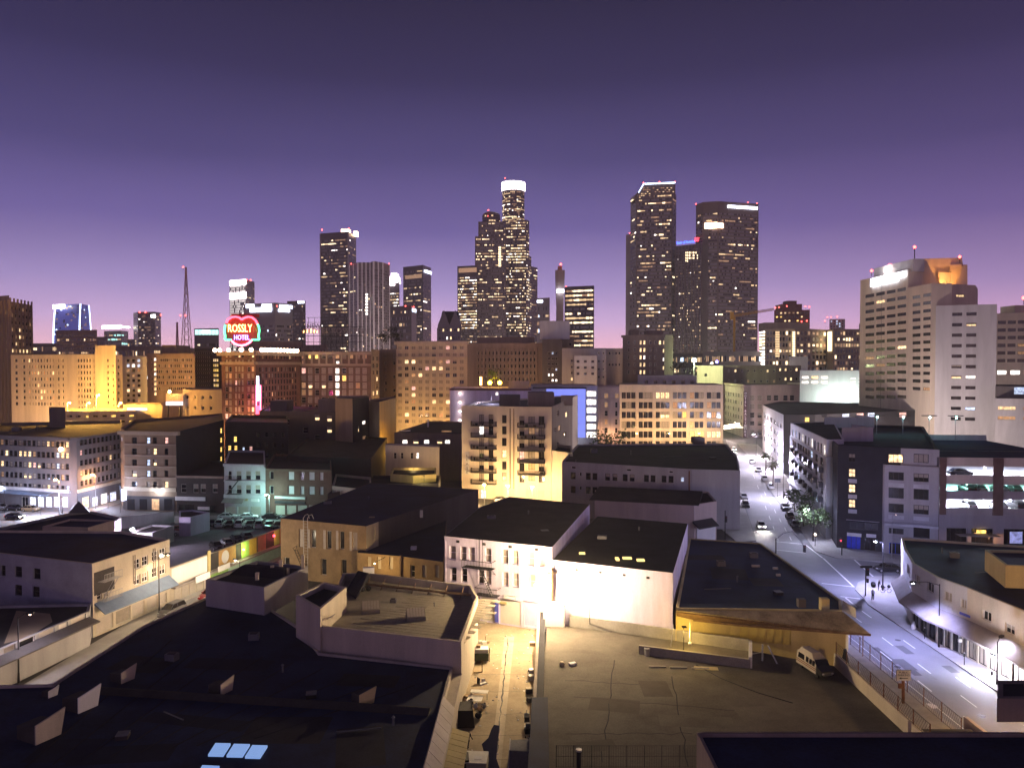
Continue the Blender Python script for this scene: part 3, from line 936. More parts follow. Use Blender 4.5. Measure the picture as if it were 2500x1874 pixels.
# sign pylon on an old theatre block
t = T('stone block carrying a tall flared pylon with a red lamp', [(1350, 560), (1386, 555)], 812, 20, 'tower_pale')
t.grid(0, 1354, 1382, 6, 825, 860, 4, 3, 6, {'dark': 4, 'warm': 1}, 'pl')
ribs(t, 0, 7, ZY(870, 560), t.z1 + 2, .7, .6, 'tower_pale'); t.finish()
b = MB()
xc = PY(1369, 0, 560).x
w0, w1 = 14 * 560 / FPX, 12 * 560 / FPX
def ring(w, z, d=.8): return [(xc - w, 565 - w * d, z), (xc + w, 565 - w * d, z), (xc + w, 565 + w * d, z), (xc - w, 565 + w * d, z)]
lv = [(2.6, 812), (2.6, 760), (2.5, 700 + 52), (3.4, 668), (3.3, 660)]
zs = [ZY(p, 565) for _, p in lv]
for k in range(len(lv) - 1): b.hexa(ring(lv[k][0], zs[k]), ring(lv[k + 1][0], zs[k + 1]), 'pink_stucco')
b.hexa(ring(1.6, zs[-1]), ring(1.5, zs[-1] + 3), 'brown_stone')
b.build('pylon', t.root)
beacon(t, 1369, 645, 562, 1.0)
for x in (1356, 1366): face_sign(t, 0, x, 706, x + 7, 713, 'sign_cool', -2, 'floodlight', 1)

t = T('black slab with bright bands of lit office floors', [(1378, 640), (1450, 630)], 700, 30, 'tower_dark')
glaze(t, 0, 20, 2, t.z1 - 2, 26, .9, {'off_a': 3, 'off_b': 3, 'off_c': 1}, .82, wf=.96, hf=.5); beacon(t, 1382, 699, 640, .6); beacon(t, 1449, 699, 632, .6); t.finish()

# right hand group
t = T('tall tower with a slanted top edged in pale light', [(1538, 960), (1552, 935), (1640, 925), (1649, 940)], 484, 45, 'tower_brown', par=.2)
for e, n in ((0, 4), (1, 22), (2, 3)): glaze(t, e, n, 5, t.z1 - 2, 56, .2 if e == 1 else .07, {'off_a': 3, 'off_b': 3, 'off_c': 3, 'off_w': 1}, .55, wf=.9)
t.finish()
b = MB()
Yc = 930
up = [(1545, 486), (1556, 470), (1572, 448), (1649, 446)]
q = [PY(x, y, Yc) for x, y in up]
zb = ZY(487, Yc)
for Yo in (0,):
    fr = [Vector((p.x, Yc, p.z)) for p in q]
    bk = [p + Vector((0, 35, 0)) for p in fr]
    lo0, lo1 = Vector((fr[0].x, Yc, zb)), Vector((fr[-1].x, Yc, zb))
    b.face([lo0] + [lo1] + fr[::-1], 'tower_brown')
    for k in range(3): b.face([fr[k], fr[k + 1], bk[k + 1], bk[k]], 'dark_panel')
    b.face([lo1, lo1 + Vector((0, 35, 0)), bk[-1], fr[-1]], 'tower_brown')
b.build('slanted_head', t.root)
gb = MB()
for r_ in range(6):
    for c in range(18):
        if random.random() < .35:
            x, y = 1562 + c * 4.8, 459 + r_ * 4.6
            p = PY(x, y, Yc - .3); w = .9
            if y > 452 and (x > 1572 or y > 474 - (x - 1556) * 1.3): gb.face([(p.x - w, p.y, p.z - .5), (p.x + w, p.y, p.z - .5), (p.x + w, p.y, p.z + .5), (p.x - w, p.y, p.z + .5)], random.choice(('off_c', 'off_b', 'off_c')))
gb.build('head_glazing', t.root, kind='stuff')
b = MB(); b.path([PY(1559, 470, Yc - .5), PY(1572, 448, Yc - .5)], .5, 'crown_line', 4); b.path([PY(1574, 449, Yc - .5), PY(1648, 446, Yc - .5)], .8, 'crown_line', 4); b.build('light_strip', t.root)
for x, y in ((1571, 446), (1610, 444), (1648, 444)): beacon(t, x, y, Yc, .9)
t2 = Bld('side_slab', None, None, front([(1527, 985), (1539, 980)], 30), ZY(573, 985), 'tower_pale', parent=t.root); t2.finish(wname='side_wall', rname='side_roof')
beacon(t, 1537, 569, 980, .8)

t = T('dark ribbed tower with a blue bank sign between the two tallest right towers', [(1648, 900), (1712, 880)], 601, 40, 'tower_dark')
glaze(t, 0, 18, 4, t.z1 - 4, 50, .11, None, .2, wf=.6); ribs(t, 0, 9, 0, t.z1, .9, .8, 'tower_brown', 'rib')
for k in range(4): 
    for c in range(7):
        if random.random() < .6: face_sign(t, 0, 1672 + c * 5, 615 + k * 6.5, 1675.5 + c * 5, 619 + k * 6.5, 'off_a', .5, 'lit_window', .2)
text('Bank of America', 'sign_lettering', t.root, t.pt(0, 13, t.z1 + 3.2, 1.2), 4.2, 'sign_blue', t.edge(0)[3], .3, .78)
b = MB()
for k in range(3):
    p = t.pt(0, 26.5 + k * .2, t.z1 + 3 + k * 1.5, 1.2)
    b.box((p.x, p.y, p.z), (4.5, .4, 1.0), 'sign_red')
b.build('sign_emblem', t.root); t.finish()

t = T('broad dark tower with a white sign and an orange lit sign', [(1697, 900), (1714, 885), (1750, 880), (1849, 895)], 500, 50, 'tower_brown')
for e, n in ((1, 10), (2, 26)): glaze(t, e, n, 4, t.z1 - 12, 54, .14, {'off_a': 2, 'off_b': 3, 'off_c': 3, 'off_w': 1}, .6, wf=.94)
glaze(t, 0, 4, 4, t.z1 - 12, 54, .06, None, .2, base='glass')
face_sign(t, 2, 1776, 501, 1848, 512, 'sign_cool', 1.2); 
face_sign(t, 1, 1721, 545, 1751, 557, 'sign_peach', 1.4); face_sign(t, 2, 1751, 545, 1764, 557, 'sign_peach', 1.4)
ribs(t, 1, 2, 0, t.z1 - 25, 6.5, .5, 'tower_grey', 'pale_strip', .17, .175)
for x, y in ((1699, 498), (1739, 494), (1775, 497), (1826, 494), (1848, 496)): beacon(t, x, y, 885, .9)
t.finish()

# crane arm
rt = root('tower_crane', (PY(1790, 0, 600).x, 600, 0), 'tower crane with a yellow lit jib', 'crane')
b = MB()
p0, p1 = PY(1787, 774, 600), PY(1890, 757, 640)
for o in ((0, 0, 0), (0, 0, 1.6), (0, 1.4, .8)): b.bar(p0 + Vector(o), p1 + Vector(o), .22, 'crane_yellow', 4)
for k in range(14):
    a = p0.lerp(p1, k / 14); c = p0.lerp(p1, (k + .5) / 14)
    b.bar(a, c + Vector((0, 0, 1.6)), .14, 'crane_yellow', 3); b.bar(c + Vector((0, 0, 1.6)), p0.lerp(p1, (k + 1) / 14), .14, 'crane_yellow', 3)
b.build('jib', rt)
b = MB(); b.bar((p0.x + 2, 600.5, 0), (p0.x + 2, 600.5, p0.z), .9, 'crane_yellow', 4); b.build('tower', rt)
b = MB(); b.box((p0.x, 600.5, p0.z - 2), (2.5, 2.5, 6), 'crane_yellow'); b.build('counterweight', rt)

# apartment cluster on the right
t = T('red brown stepped apartment tower with red roof lamps', [(1889, 720), (1976, 715)], 757, 30, 'red_brick')
t.grid(0, 1897, 1968, 8, 764, 850, 10, 5, 4, {'dark': 5, 'yellow': 1, 'warm': 1, 'dim': 1}, 'pl'); t.finish()
rbox(t, 1909, 1958, 742, 757, 722, 18, 'red_brick', 'upper_block'); rbox(t, 1922, 1945, 734, 743, 724, 12, 'red_brick', 'upper_block')
for x, y in ((1893, 751), (1902, 750), (1921, 747), (1966, 748), (1976, 749), (1970, 783), (1957, 785)): beacon(t, x, y, 714, .8)
t = T('tan apartment block with two lit stair columns', [(1853, 560), (1868, 545), (1942, 540), (1980, 545), (2018, 560)], 805, 25, 'tan_stucco')
for e, n, nr in ((1, 9, 14), (2, 4, 14), (3, 4, 14)):
    glaze(t, e, n, 2, t.z1 - 1, nr, .35, {'off_a': 2, 'off_b': 2, 'off_c': 2, 'off_w': .6}, .15, .6, .6, 'glass')
glaze(t, 0, 2, 2, t.z1 - 1, 26, 9, {'off_a': 1, 'off_w': 1}, .3, .9, .8, rows=lambda r: 1)
for k in range(15): face_sign(t, 2, 1934, 809 + k * 4.1, 1940, 812.2 + k * 4.1, 'off_a', .5, 'stair_window', .2)
for k in range(11): face_sign(t, 1, 1893, 809 + k * 5.8, 1903, 813 + k * 5.8, 'off_b', .5, 'stair_window', .2)
rbox(t, 1868, 1975, 787, 806, 555, 15, 'tan_stucco', 'upper_block'); t.finish()
t = T('tan apartment block beside the concrete tower with a lit stair column at its left', [(2018, 560), (2034, 545), (2112, 550)], 805, 25, 'tan_stucco')
glaze(t, 1, 11, 2, t.z1 - 1, 14, .4, {'off_a': 2, 'off_b': 2, 'off_c': 2}, .15, .6, .6, 'glass')
for k in range(12): face_sign(t, 0, 2022, 810 + k * 4, 2032, 813 + k * 4, 'off_a', .5, 'stair_window', .2)
for k in range(9): face_sign(t, 1, 2103, 808 + k * 4, 2110, 811 + k * 4, 'off_a', .5, 'stair_window', .2)
t.finish()
t = T('small white block with punched windows and red roof lamps', [(2024, 760), (2062, 755)], 779, 20, 'pale_grey')
t.grid(0, 2030, 2057, 5, 784, 803, 4, 4, 4, {'dark': 4, 'cool': 1}, 'pl'); t.finish()
for x, y in ((2020, 774), (2029, 774), (2044, 773), (2014, 783)): beacon(t, x, y, 752, .8)
t = T('plain pale block below the apartment blocks', [(1926, 480), (1972, 475)], 870, 20, 'pale_grey'); t.finish()
t = T('dark low tower strip just left of the concrete tower with red lamps', [(2096, 640), (2110, 640)], 790, 20, 'tower_brown'); t.finish()
beacon(t, 2105, 749, 640, .8); beacon(t, 2103, 783, 639, .8)

# distant low blocks and houses that close the view between the towers
def filler(px0, px1, py, Y, m, lit, label, nr=5):
    t = T(label, [(px0, Y), (px1, Y - 5)], py, 30, m, name='distant_block', cat='building')
    glaze(t, 0, max(4, int((px1 - px0) / 4)), 2, t.z1 - 1, nr, lit, {'off_a': 1, 'off_b': 2, 'off_c': 3, 'off_k': .5}, .3, base='glass'); t.finish()
filler(78, 142, 838, 950, 'tower_dark', .35, 'low dark block with scattered lights left of the brown office block')
filler(236, 262, 822, 1000, 'tower_dark', .2, 'thin dark block between the brown office block and the green glass tower')
filler(312, 330, 828, 1000, 'tower_dark', .2, 'low dark block right of the green glass tower')
filler(240, 420, 845, 620, 'dark_stone', .3, 'long low dark block below the round cornered tower')
filler(392, 480, 850, 640, 'brown_stone', .25, 'low block at the foot of the radio mast')
filler(600, 740, 834, 480, 'brown_stone', .12, 'wide brown block behind the hotel roof lettering')
filler(735, 800, 842, 470, 'dark_stone', .1, 'dark block left of the roof garden trees')
filler(1052, 1070, 862, 700, 'dark_stone', .2, 'low dark block left of the gabled stone tower')
filler(1450, 1540, 868, 900, 'tower_dark', .1, 'low far block in the gap of open sky')
filler(1640, 1720, 862, 620, 'tower_dark', .5, 'low lit block under the ribbed bank tower')
filler(1715, 1865, 858, 560, 'tower_grey', .5, 'low pale block under the broad dark tower')

# fill lamps added on high masts between the towers to stand for city glow
for k, (x, Y, w, lb) in enumerate(((815, 770, 60000, 'added fill lamp on a mast in front of the black slab tower'), (905, 800, 130000, 'added fill lamp on a mast in front of the fluted tower'), (1020, 900, 60000, 'added fill lamp on a mast before the black square tower'), (1170, 900, 130000, 'added fill lamp on a mast left of the tallest tower'), (1260, 930, 150000, 'added fill lamp on a mast in front of the tallest tower'),
      (1590, 780, 130000, 'added fill lamp on a mast in front of the slanted tower'), (1690, 720, 60000, 'added fill lamp on a mast before the ribbed bank tower'), (1790, 740, 130000, 'added fill lamp on a mast before the broad dark tower'), (660, 740, 90000, 'added fill lamp on a mast before the white signed tower'), (1930, 480, 30000, 'added fill lamp on a mast before the tan apartment block'))):
    p = PY(x, 0, Y); rt = root('added_fill_lamp', (p.x, Y, 0), lb, 'mast lamp', 'added fill lamps on masts'); b = MB(); b.bar((p.x, Y, 0), (p.x, Y, 24), .3, 'metal_grey', 6); b.build('mast', rt)
    b = MB(); b.ball((p.x, Y, 24.5), .8, 'lamp_dim', 8, 5); b.build('lamp_glass', rt); light('POINT', (p.x, Y, 26), w * .62, 'f4d4cc', rt, 1.5)
# ------------------------------------------------------------------ middle distance
def MBld(label, pp, py, depth, wall, Y0=None, name='office_building', cat='building', roof='tar_roof', skew=0.0, par=.9, group=None, copm=None):
    return Bld(name, label, cat, front(pp, depth, skew), ZY(py, Y0 or pp[0][1]), wall, roof, par=par, group=group, copm=copm)

def street_lamp(label, base, h, arm, head='lamp_warm', w=1500, col='ffb868', group='street lamps', r=.07, pole='metal_grey', spot=True, size=.35, hr=.28, double=False, cone=165):
    """base world point, arm = (dx, dy) reach"""
    base = Vector(base)
    rt = root('street_lamp', base, label, 'street lamp', group)
    b = MB()
    top = base + Vector((0, 0, h))
    b.bar(base, base + Vector((0, 0, 1.2)), r * 1.9, pole, 8, r * 1.5)
    b.bar(base + Vector((0, 0, 1.2)), top, r * 1.3, pole, 8, r * .8)
    b.build('pole', rt)
    for sgn in ((1, -1) if double else (1,)):
        end = top + Vector((arm[0] * sgn, arm[1] * sgn, .35))
        b = MB(); b.path([top - Vector((0, 0, .15)), top.lerp(end, .5) + Vector((0, 0, .15)), end], r * .6, pole); b.build('arm', rt)
        b = MB()
        an = math.atan2(arm[1], arm[0])
        b.box(end - Vector((0, 0, .10)), (.75, .32, .2), pole, an); b.build('lamp_head', rt)
        b = MB(); b.ball(end - Vector((0, 0, .16)), hr, head, 10, 6, .55); b.build('lamp_glass', rt)
        if w: light('SPOT' if spot else 'POINT', end - Vector((0, 0, .35 + hr * .4)), w, col, rt, size, target=end - Vector((0, 0, 10)) if spot else None, angle=cone, blend=.6)
    return rt

def wall_lamp(bl, e, px, py, head, w, col, out=.9, r=.25, size=.3, kind='POINT', label=None):
    """a lamp on a short bracket on a wall; its own part of the building"""
    u, v = bl.fpix(e, px, py)
    p = bl.pt(e, u, v, out)
    b = MB(); b.bar(bl.pt(e, u, v + .15, 0), p + Vector((0, 0, .15)), .05, 'metal_dark', 5); b.box(p + Vector((0, 0, .1)), (r * 1.6, r * 1.6, .12), 'metal_dark')
    o = b.build('wall_lamp', bl.root)
    b = MB(); b.ball(p - Vector((0, 0, .02)), r, head, 10, 6, .7); b.build('lamp_glass', o)
    A, d, L, an = bl.edge(e)
    n = Vector((d.y, -d.x, 0))
    if w: light(kind, p + n * .5 - Vector((0, 0, r + .15)), w, col, o, size)
    return o

# long yellow building, three volumes
yb = MBld('long yellow lit building with a taller plain block at its right', [(27, 300), (163, 292), (236, 284)], 866, 25, 'cream_stucco', name='yellow_building')
yb.grid(0, 39, 39, 1, 880, 985, 8, 7, 9, {'dark': 1}, 'pl'); yb.grid(0, 58, 58, 1, 880, 985, 8, 6, 9, {'dark': 1}, 'pl')
yb.grid(0, 71, 129, 9, 880, 985, 8, 4.6, 9, {'dark': 4, 'curtain': 4, 'dim': 1, 'warm': .7}, 'pl'); yb.grid(0, 142, 142, 1, 880, 985, 8, 5, 10, {'dark': 1, 'curtain': 1}, 'pl'); yb.grid(0, 153, 153, 1, 880, 985, 8, 4, 8, {'dark': 1}, 'pl')
yb.grid(1, 191, 219, 5, 880, 996, 9, 4.4, 9, {'dark': 4, 'curtain': 1}, 'pl'); yb.grid(1, 229, 235, 2, 880, 996, 9, 4, 9, {'dark': 2, 'curtain': 2}, 'pl')
yb.finish()
y2 = Bld('tower_block', None, None, front([(233, 283), (283, 281)], 20), ZY(843, 283), 'cream_stucco', parent=yb.root)
y2.grid(0, 263, 263, 1, 880, 982, 8, 4, 8, {'dark': 1}, 'pl'); y2.grid(0, 276, 276, 1, 893, 990, 7, 3, 6, {'dark': 1}, 'pl'); y2.finish(wname='tower_wall', rname='tower_roof')
y3 = Bld('end_wing', None, None, front([(283, 283), (299, 286)], 20), ZY(866, 283), 'cream_stucco', parent=yb.root)
y3.grid(0, 290, 290, 1, 880, 990, 8, 4, 8, {'dark': 1}, 'pl'); y3.finish(wname='wing_wall', rname='wing_roof')

t = MBld('pale grey narrow office block right of the yellow building', [(299, 305), (359, 303)], 869, 25, 'pale_grey')
t.grid(0, 312, 338, 3, 880, 977, 9, 8, 8, {'dark': 6, 'dim': 1}, 'pl', over={(0, 2): 'cool', (1, 0): 'cool', (1, 1): 'white', (1, 2): 'cool', (6, 0): 'warm', (6, 2): 'warm', (8, 2): 'dim'})
t.band(0, t.z1 - 1.2, .8, .5, 'pale_grey'); t.finish()
t = MBld('wide grey block with long rows of small windows and one lit window column', [(360, 312), (476, 308)], 862, 25, 'brown_stone')
t.grid(0, 383, 466, 18, 879, 948, 6, 3.4, 7.5, {'dark': 5, 'curtain': 2, 'dim': .5}, 'pl')
t.grid(0, 378, 378, 1, 877, 961, 8, 6, 8, {'warm': 2, 'white': 2}, 'pl'); t.grid(0, 370, 370, 1, 877, 949, 7, 3, 7, {'dark': 3}, 'pl')
t.band(0, t.z1 - 1, .7, .6, 'brown_stone'); t.finish()
rbox(t, 395, 430, 842, 862, 318, 14, 'dark_stone', 'roof_plant')
t = MBld('dark glass block with a lit window column beside the red hotel', [(476, 330), (541, 326)], 850, 25, 'dark_panel')
t.grid(0, 478, 512, 8, 862, 940, 9, 3.2, 5, {'dark': 9, 'dim': .5}, 'pl'); t.grid(0, 522, 531, 3, 879, 940, 6, 2.6, 7, {'warm': 3, 'yellow': 2}, 'pl'); t.finish()
t = MBld('low tan corner building with a dark roof below the dark glass block', [(446, 270), (541, 262)], 950, 20, 'tan_stucco', name='low_building')
t.grid(0, 457, 515, 4, 969, 994, 2, 6, 9, {'dark': 4, 'dim': 1}, 'pl'); t.finish()
# billboard on the low building's left
bb = root('billboard', (PY(425, 0, 268).x, 268, 0), 'billboard lit orange above a white lit panel left of the low tan building', 'billboard')
b = MB()
for px in (411, 440): b.bar(PY(px, 1100, 268.4), PY(px, 964, 268.4), .3, 'metal_dark')
b.build('post', bb)
def slab(px0, py0, px1, py1, Y, th, m):
    a, c = PY(px0, py0, Y), PY(px1, py1, Y)
    b = MB(); b.box(((a.x + c.x) / 2, Y + th / 2, c.z), (c.x - a.x, th, a.z - c.z), m); return b
slab(405, 961, 446, 979, 268, .5, 'billboard_face').build('poster', bb); slab(405, 980, 445, 989, 268, .5, 'sign_soft').build('lit_panel', bb)
b = MB(); p = PY(414, 956, 266.5); b.ball(p, .5, 'lamp_warm', 8, 5); b.bar(p, PY(414, 964, 268), .08, 'metal_dark', 4); b.build('lamp_glass', bb); light('POINT', PY(420, 958, 265.8), 1400, 'ffb060', bb, .3)
t = MBld('long flat canopy roof with a white light strip in front of the pale block', [(300, 275), (395, 272)], 986, 14, 'tan_stucco', name='canopy_building')
face_sign(t, 0, 313, 996, 360, 1001, 'sign_soft', .5, 'light_strip', .3); t.finish()

# lit parking deck in front of the yellow building
pk = Bld('parking_deck', 'open parking deck lit yellow in front of the yellow building', 'parking garage', front([(120, 262), (215, 258), (330, 262)], 16), ZY(1004, 258), 'cream_stucco', 'concrete', par=.9)
pk.grid(0, 170, 232, 4, 1016, 1030, 2, 13, 6, {'yellow': 1, 'dark': 2, 'warm': 1}, 'pl', dep=1.0); pk.grid(1, 232, 320, 5, 1016, 1030, 2, 13, 6, {'yellow': 1, 'dark': 1}, 'pl', dep=1.0); pk.finish()
for k, (x, w) in enumerate(((165, 26000), (212, 30000), (236, 26000), (290, 15000))):
    p = PY(x, 1004, 262); p.z = ZY(1004, 258) - .9
    street_lamp('sodium lamp on the parking deck ' + ('beside the left wing of the yellow building', 'in front of the bright face of the yellow building', 'by the foot of the tall yellow block', 'at the right end of the yellow building')[k], p, 3.4 if k != 2 else 6, (.8, 0), 'lamp_warm', w, 'ffba54', 'sodium lamps on the parking deck', spot=False)

# brick hotel with the roof neon
rh = MBld('red brick corner hotel with a row of roof bulbs and a neon sign', [(541, 300), (624, 288), (732, 315)], 858, 26, 'red_brick', name='brick_hotel', cat='hotel', roof='tar_roof')
for c0, c1 in ((551.5, 562), (593, 0), (607, 617)):
    pass
cols = [(553, 562), (576, 584, 592, 597), (607, 617)]
for cs in cols:
    for px in cs:
        for r in range(8):
            rh.at(0, px, 901 + r * 16.4, 7 if len(cs) < 4 else 5.5, 12, pick({'curtain': 5, 'dark': 3, 'pink': .8, 'warm': .4, 'dim': 1.5}), 'dh')
        rh.at(0, px, 868, 6, 9, pick({'warm': 2, 'curtain': 2, 'dark': 1}), 'dh'); rh.at(0, px, 882, 6, 8, pick({'curtain': 3, 'warm': .7}), 'dh')
rh.grid(1, 635, 722, 13, 902, 1010, 8, 3.6, 11, {'dark': 7, 'curtain': 1.4, 'warm': .5, 'dim': 1.6}, 'dh', 'window_frame_dark')
rh.grid(1, 635, 722, 13, 871, 871, 1, 3.2, 10, {'dark': 5, 'warm': 1, 'dim': 2}, 'dh', 'window_frame_dark')
rh.finish()
for e in (0, 1):
    rh.band(e, ZY(890, 290), 1.1, .8, 'tan_stucco', 'belt_course'); rh.band(e, rh.z1 - 1.6, 1.4, 1.5, 'tan_stucco', 'cornice', ext=1.0)
A, d, L, an = rh.edge(0)
for px in (531, 543, 565, 596, 620): 
    u, v = rh.fpix(0, px, 856); b = MB(); b.ball(rh.pt(0, u, rh.z1 + .5, 1.2), .75, 'bulb', 8, 5); b.build('bulb', rh.root)
for k in range(12):
    u, v = rh.fpix(1, 632 + k * 7.9, 856); b = MB(); b.ball(rh.pt(1, u, rh.z1 + .5, 1.2), .75, 'bulb', 8, 5); b.build('bulb', rh.root)
# vertical neon blade on the corner
b = MB(); a, c = PY(629, 918, 287), PY(633, 1004, 287)
b.box(((a.x + c.x) / 2, 287.6, c.z), (1.5, 2.4, a.z - c.z), 'metal_dark'); bl_ = b.build('blade_sign', rh.root)
b = MB(); b.box(((a.x + c.x) / 2, 286.2, c.z + 4), (.75, .3, a.z - c.z - 4), 'neon_white'); b.build('neon_tube', bl_)
b = MB(); b.bar(PY(626, 940, 286.4), PY(626, 1000, 286.4), .22, 'neon_pink'); b.bar(PY(636, 940, 286.4), PY(636, 1004, 286.4), .22, 'neon_pink'); b.box((c.x - .3, 286.3, c.z - 1), (1.6, .3, 3.2), 'neon_red'); b.build('neon_tube', bl_)
light('POINT', PY(627, 975, 284.5), 5200, 'ff5a90', bl_, .6); light('POINT', PY(640, 965, 284.5), 1600, 'd090ff', bl_, .6)
light('POINT', PY(560, 1012, 284), 1500, 'ff9858', rh.root, .5)

# roof neon sign
ns = root('neon_roof_sign', (PY(590, 0, 292).x, 296, rh.z1), 'red and green neon roof sign with gold and violet lettering', 'neon sign')
Yn = 294
def npt(px, py, dy=0): return PY(px, py, Yn + dy)
b = MB()
outl = [(549, 791), (553, 785), (562, 776), (575, 772), (585, 775), (591, 779), (598, 774), (612, 772), (624, 780), (630, 789), (632, 791), (634, 800), (632, 828), (616, 830), (610, 838), (600, 842), (590, 844), (578, 842), (569, 837), (565, 830), (549, 830), (547, 812)]
fr = [npt(x, y) for x, y in outl]; bk = [p + Vector((0, 1.4, 0)) for p in fr]
b.face(fr[::-1], 'sign_back'); b.face(bk, 'metal_dark')
for k in range(len(fr)):
    j = (k + 1) % len(fr); b.face([fr[k], fr[j], bk[j], bk[k]], 'metal_dark')
b.build('sign_board', ns)
b = MB(); b.box((npt(587, 0).x, Yn + 2.4, ZY(775, Yn + 2.4)), (10.5, .8, ZY(766, Yn) - ZY(775, Yn)), 'sign_back'); b.build('top_board', ns)
def tube(pts, m, r=.3, nm='neon_tube'):
    b = MB(); b.path([npt(x, y, -.5) for x, y in pts], r, m, 6); return b.build(nm, ns)
tube([(553, 789), (557, 780), (566, 774), (575, 773), (584, 775), (590, 780), (596, 776), (606, 773), (616, 775), (624, 782), (628, 790)], 'neon_red', .42)
tube([(566, 832), (572, 838), (581, 842), (590, 843), (600, 841), (609, 836), (614, 830)], 'neon_pink', .42)
tube([(565, 829), (549, 829), (550, 820), (548, 810), (549, 800), (550, 792)], 'neon_green', .36); tube([(615, 829), (633, 829), (631, 820), (633, 808), (632, 798), (629, 791)], 'neon_green', .36)
text('ROSSLY', 'name_lettering', ns, npt(585.5, 802, -.7), 4.2, 'neon_gold', 0, .06, .64)
text('N', 'dark_letter', ns, npt(623, 802, -.7), 4.0, 'sign_off', 0, .06, .5)
text('HOTEL', 'lower_lettering', ns, npt(590, 824, -.7), 2.6, 'neon_violet', 0, .06, .72)
b = MB()
for k in range(5):
    for px in (560, 590, 620): b.bar(npt(px, 846, 1 + .0), npt(px, 858, 1.0), .12, 'metal_dark', 4)
b.build('support_frame', ns)
light('POINT', npt(590, 800, -5), 900, 'ff6060', ns, 1.0)

# annex with framed windows
an_ = MBld('dark brick hotel annex with white framed windows and one bright window column', [(728, 318), (906, 312)], 858, 26, 'brown_brick', name='hotel_annex', cat='hotel')
an_.grid(0, 741, 890, 10, 869, 869, 1, 10.5, 13, {'curtain': 3, 'dark': 3, 'dim': 2, 'yellow': .6}, 'dh', over={(0, 0): 'dim', (0, 1): 'yellow', (0, 2): 'yellow', (0, 3): 'dark', (0, 4): 'dark'})
an_.grid(0, 741, 890, 10, 905, 958, 4, 10.5, 14, {'curtain': 6, 'dark': 4, 'dim': .5}, 'dh', over={(0, 5): 'white', (1, 5): 'white', (2, 5): 'white', (3, 5): 'white', (0, 0): 'pink', (1, 6): 'yellow', (2, 1): 'half', (2, 0): 'dim', (3, 0): 'dim', (2, 3): 'half'})
an_.grid(0, 741, 890, 10, 976, 1030, 4, 10.5, 14, {'curtain': 4, 'dark': 4}, 'dh')
an_.at(0, 824, 886, 9, 10, 'white', 'pl'); an_.at(0, 741, 884, 8, 9, 'dim', 'pl')
an_.finish(); an_.band(0, ZY(893, 312), .9, .7, 'tan_stucco', 'belt_course'); an_.band(0, an_.z1 - 1.4, 1.2, 1.2, 'tan_stucco', 'cornice', ext=.8)
ribs(an_, 0, 9, ZY(889, 312), ZY(862, 312), .8, .35, 'tan_stucco', 'pilaster', .09, .91)
a2 = Bld('side_wing', None, None, front([(906, 312), (926, 330)], 20), ZY(852, 312), 'tan_stucco', parent=an_.root)
a2.grid(0, 912, 921, 2, 875, 960, 6, 4, 11, {'dark': 3, 'warm': 1, 'curtain': 2}, 'dh'); a2.finish(wname='wing_wall', rname='wing_roof')
# unlit roof lettering of the second hotel sign
rs = root('roof_letter_sign', (PY(820, 0, 330).x, 330, an_.z1), 'unlit roof lettering on an open steel frame above the dark annex', 'roof sign')
b = MB()
z0, z1 = ZY(846, 330), ZY(820, 330)
for px in range(738, 892, 14): b.bar(PY(px, 850, 330.5), PY(px, 797, 330.5), .10, 'metal_dark', 4)
for py in (797, 820, 835): b.bar(PY(738, py, 330.5), PY(890, py, 330.5), .10, 'metal_dark', 4)
for px in (753, 768, 783): b.bar(PY(px, 800, 330.5), PY(px, 775, 330.5), .08, 'metal_dark', 4)
for py in (775, 787): b.bar(PY(749, py, 330.5), PY(786, py, 330.5), .08, 'metal_dark', 4)
b.build('steel_frame', rs)
text('HOTEL ROSSLYN', 'name_lettering', rs, PY(816, 808, 330), 3.3, 'letter_grey', 0, .08, .98)
text('NEW', 'upper_lettering', rs, PY(766, 796, 330), 2.6, 'letter_dark', 0, .08, 1.0)
b = MB()
for px in (742, 751, 760, 768, 775): b.bar(PY(px, 802 + abs(px - 758) * .3, 329), PY(px - 1, 812, 329), .18, 'neon_gold', 5)
b.build('glow_tube', rs)

# roof garden
def clump_tree(label, base, h, r, m='leaf_dark', trunk=.2, n=240, name='tree', group=None, flat=.8, leafs=.45):
    base = Vector(base)
    rt = root(name, base, label, 'tree', group)
    b = MB(); top = base + Vector((0, 0, h * .55))
    b.bar(base, top, trunk, 'trunk_bark', 7, trunk * .55)
    for k in range(5):
        a = k * 1.3 + random.random()
        b.bar(base + Vector((0, 0, h * .4)), base + Vector((math.cos(a) * r * .6, math.sin(a) * r * .6, h * .72)), trunk * .4, 'trunk_bark', 5, trunk * .15)
    b.build('trunk', rt)
    cl = []
    for k in range(9):
        a, q = random.random() * 6.28, random.random() ** .5 * r * .72
        cl.append((base + Vector((math.cos(a) * q, math.sin(a) * q, h * (.55 + .4 * random.random()))), r * random.uniform(.28, .5)))
    c = MB()
    for k in range(n):
        p0, rr = random.choice(cl)
        v = Vector((random.gauss(0, 1), random.gauss(0, 1), random.gauss(0, 1) * flat)); v.normalize()
        p = p0 + v * rr * random.uniform(.55, 1.08)
        a = Vector((random.gauss(0, 1), random.gauss(0, 1), random.gauss(0, .7))).normalized(); bb2 = a.cross(Vector((random.random(), random.random(), random.random() + .1))).normalized()
        s_ = leafs * random.uniform(.6, 1.2)
        c.face([p - a * s_, p + bb2 * s_ * .5, p + a * s_, p - bb2 * s_ * .5], m)
    c.build('crown', rt)
    return rt
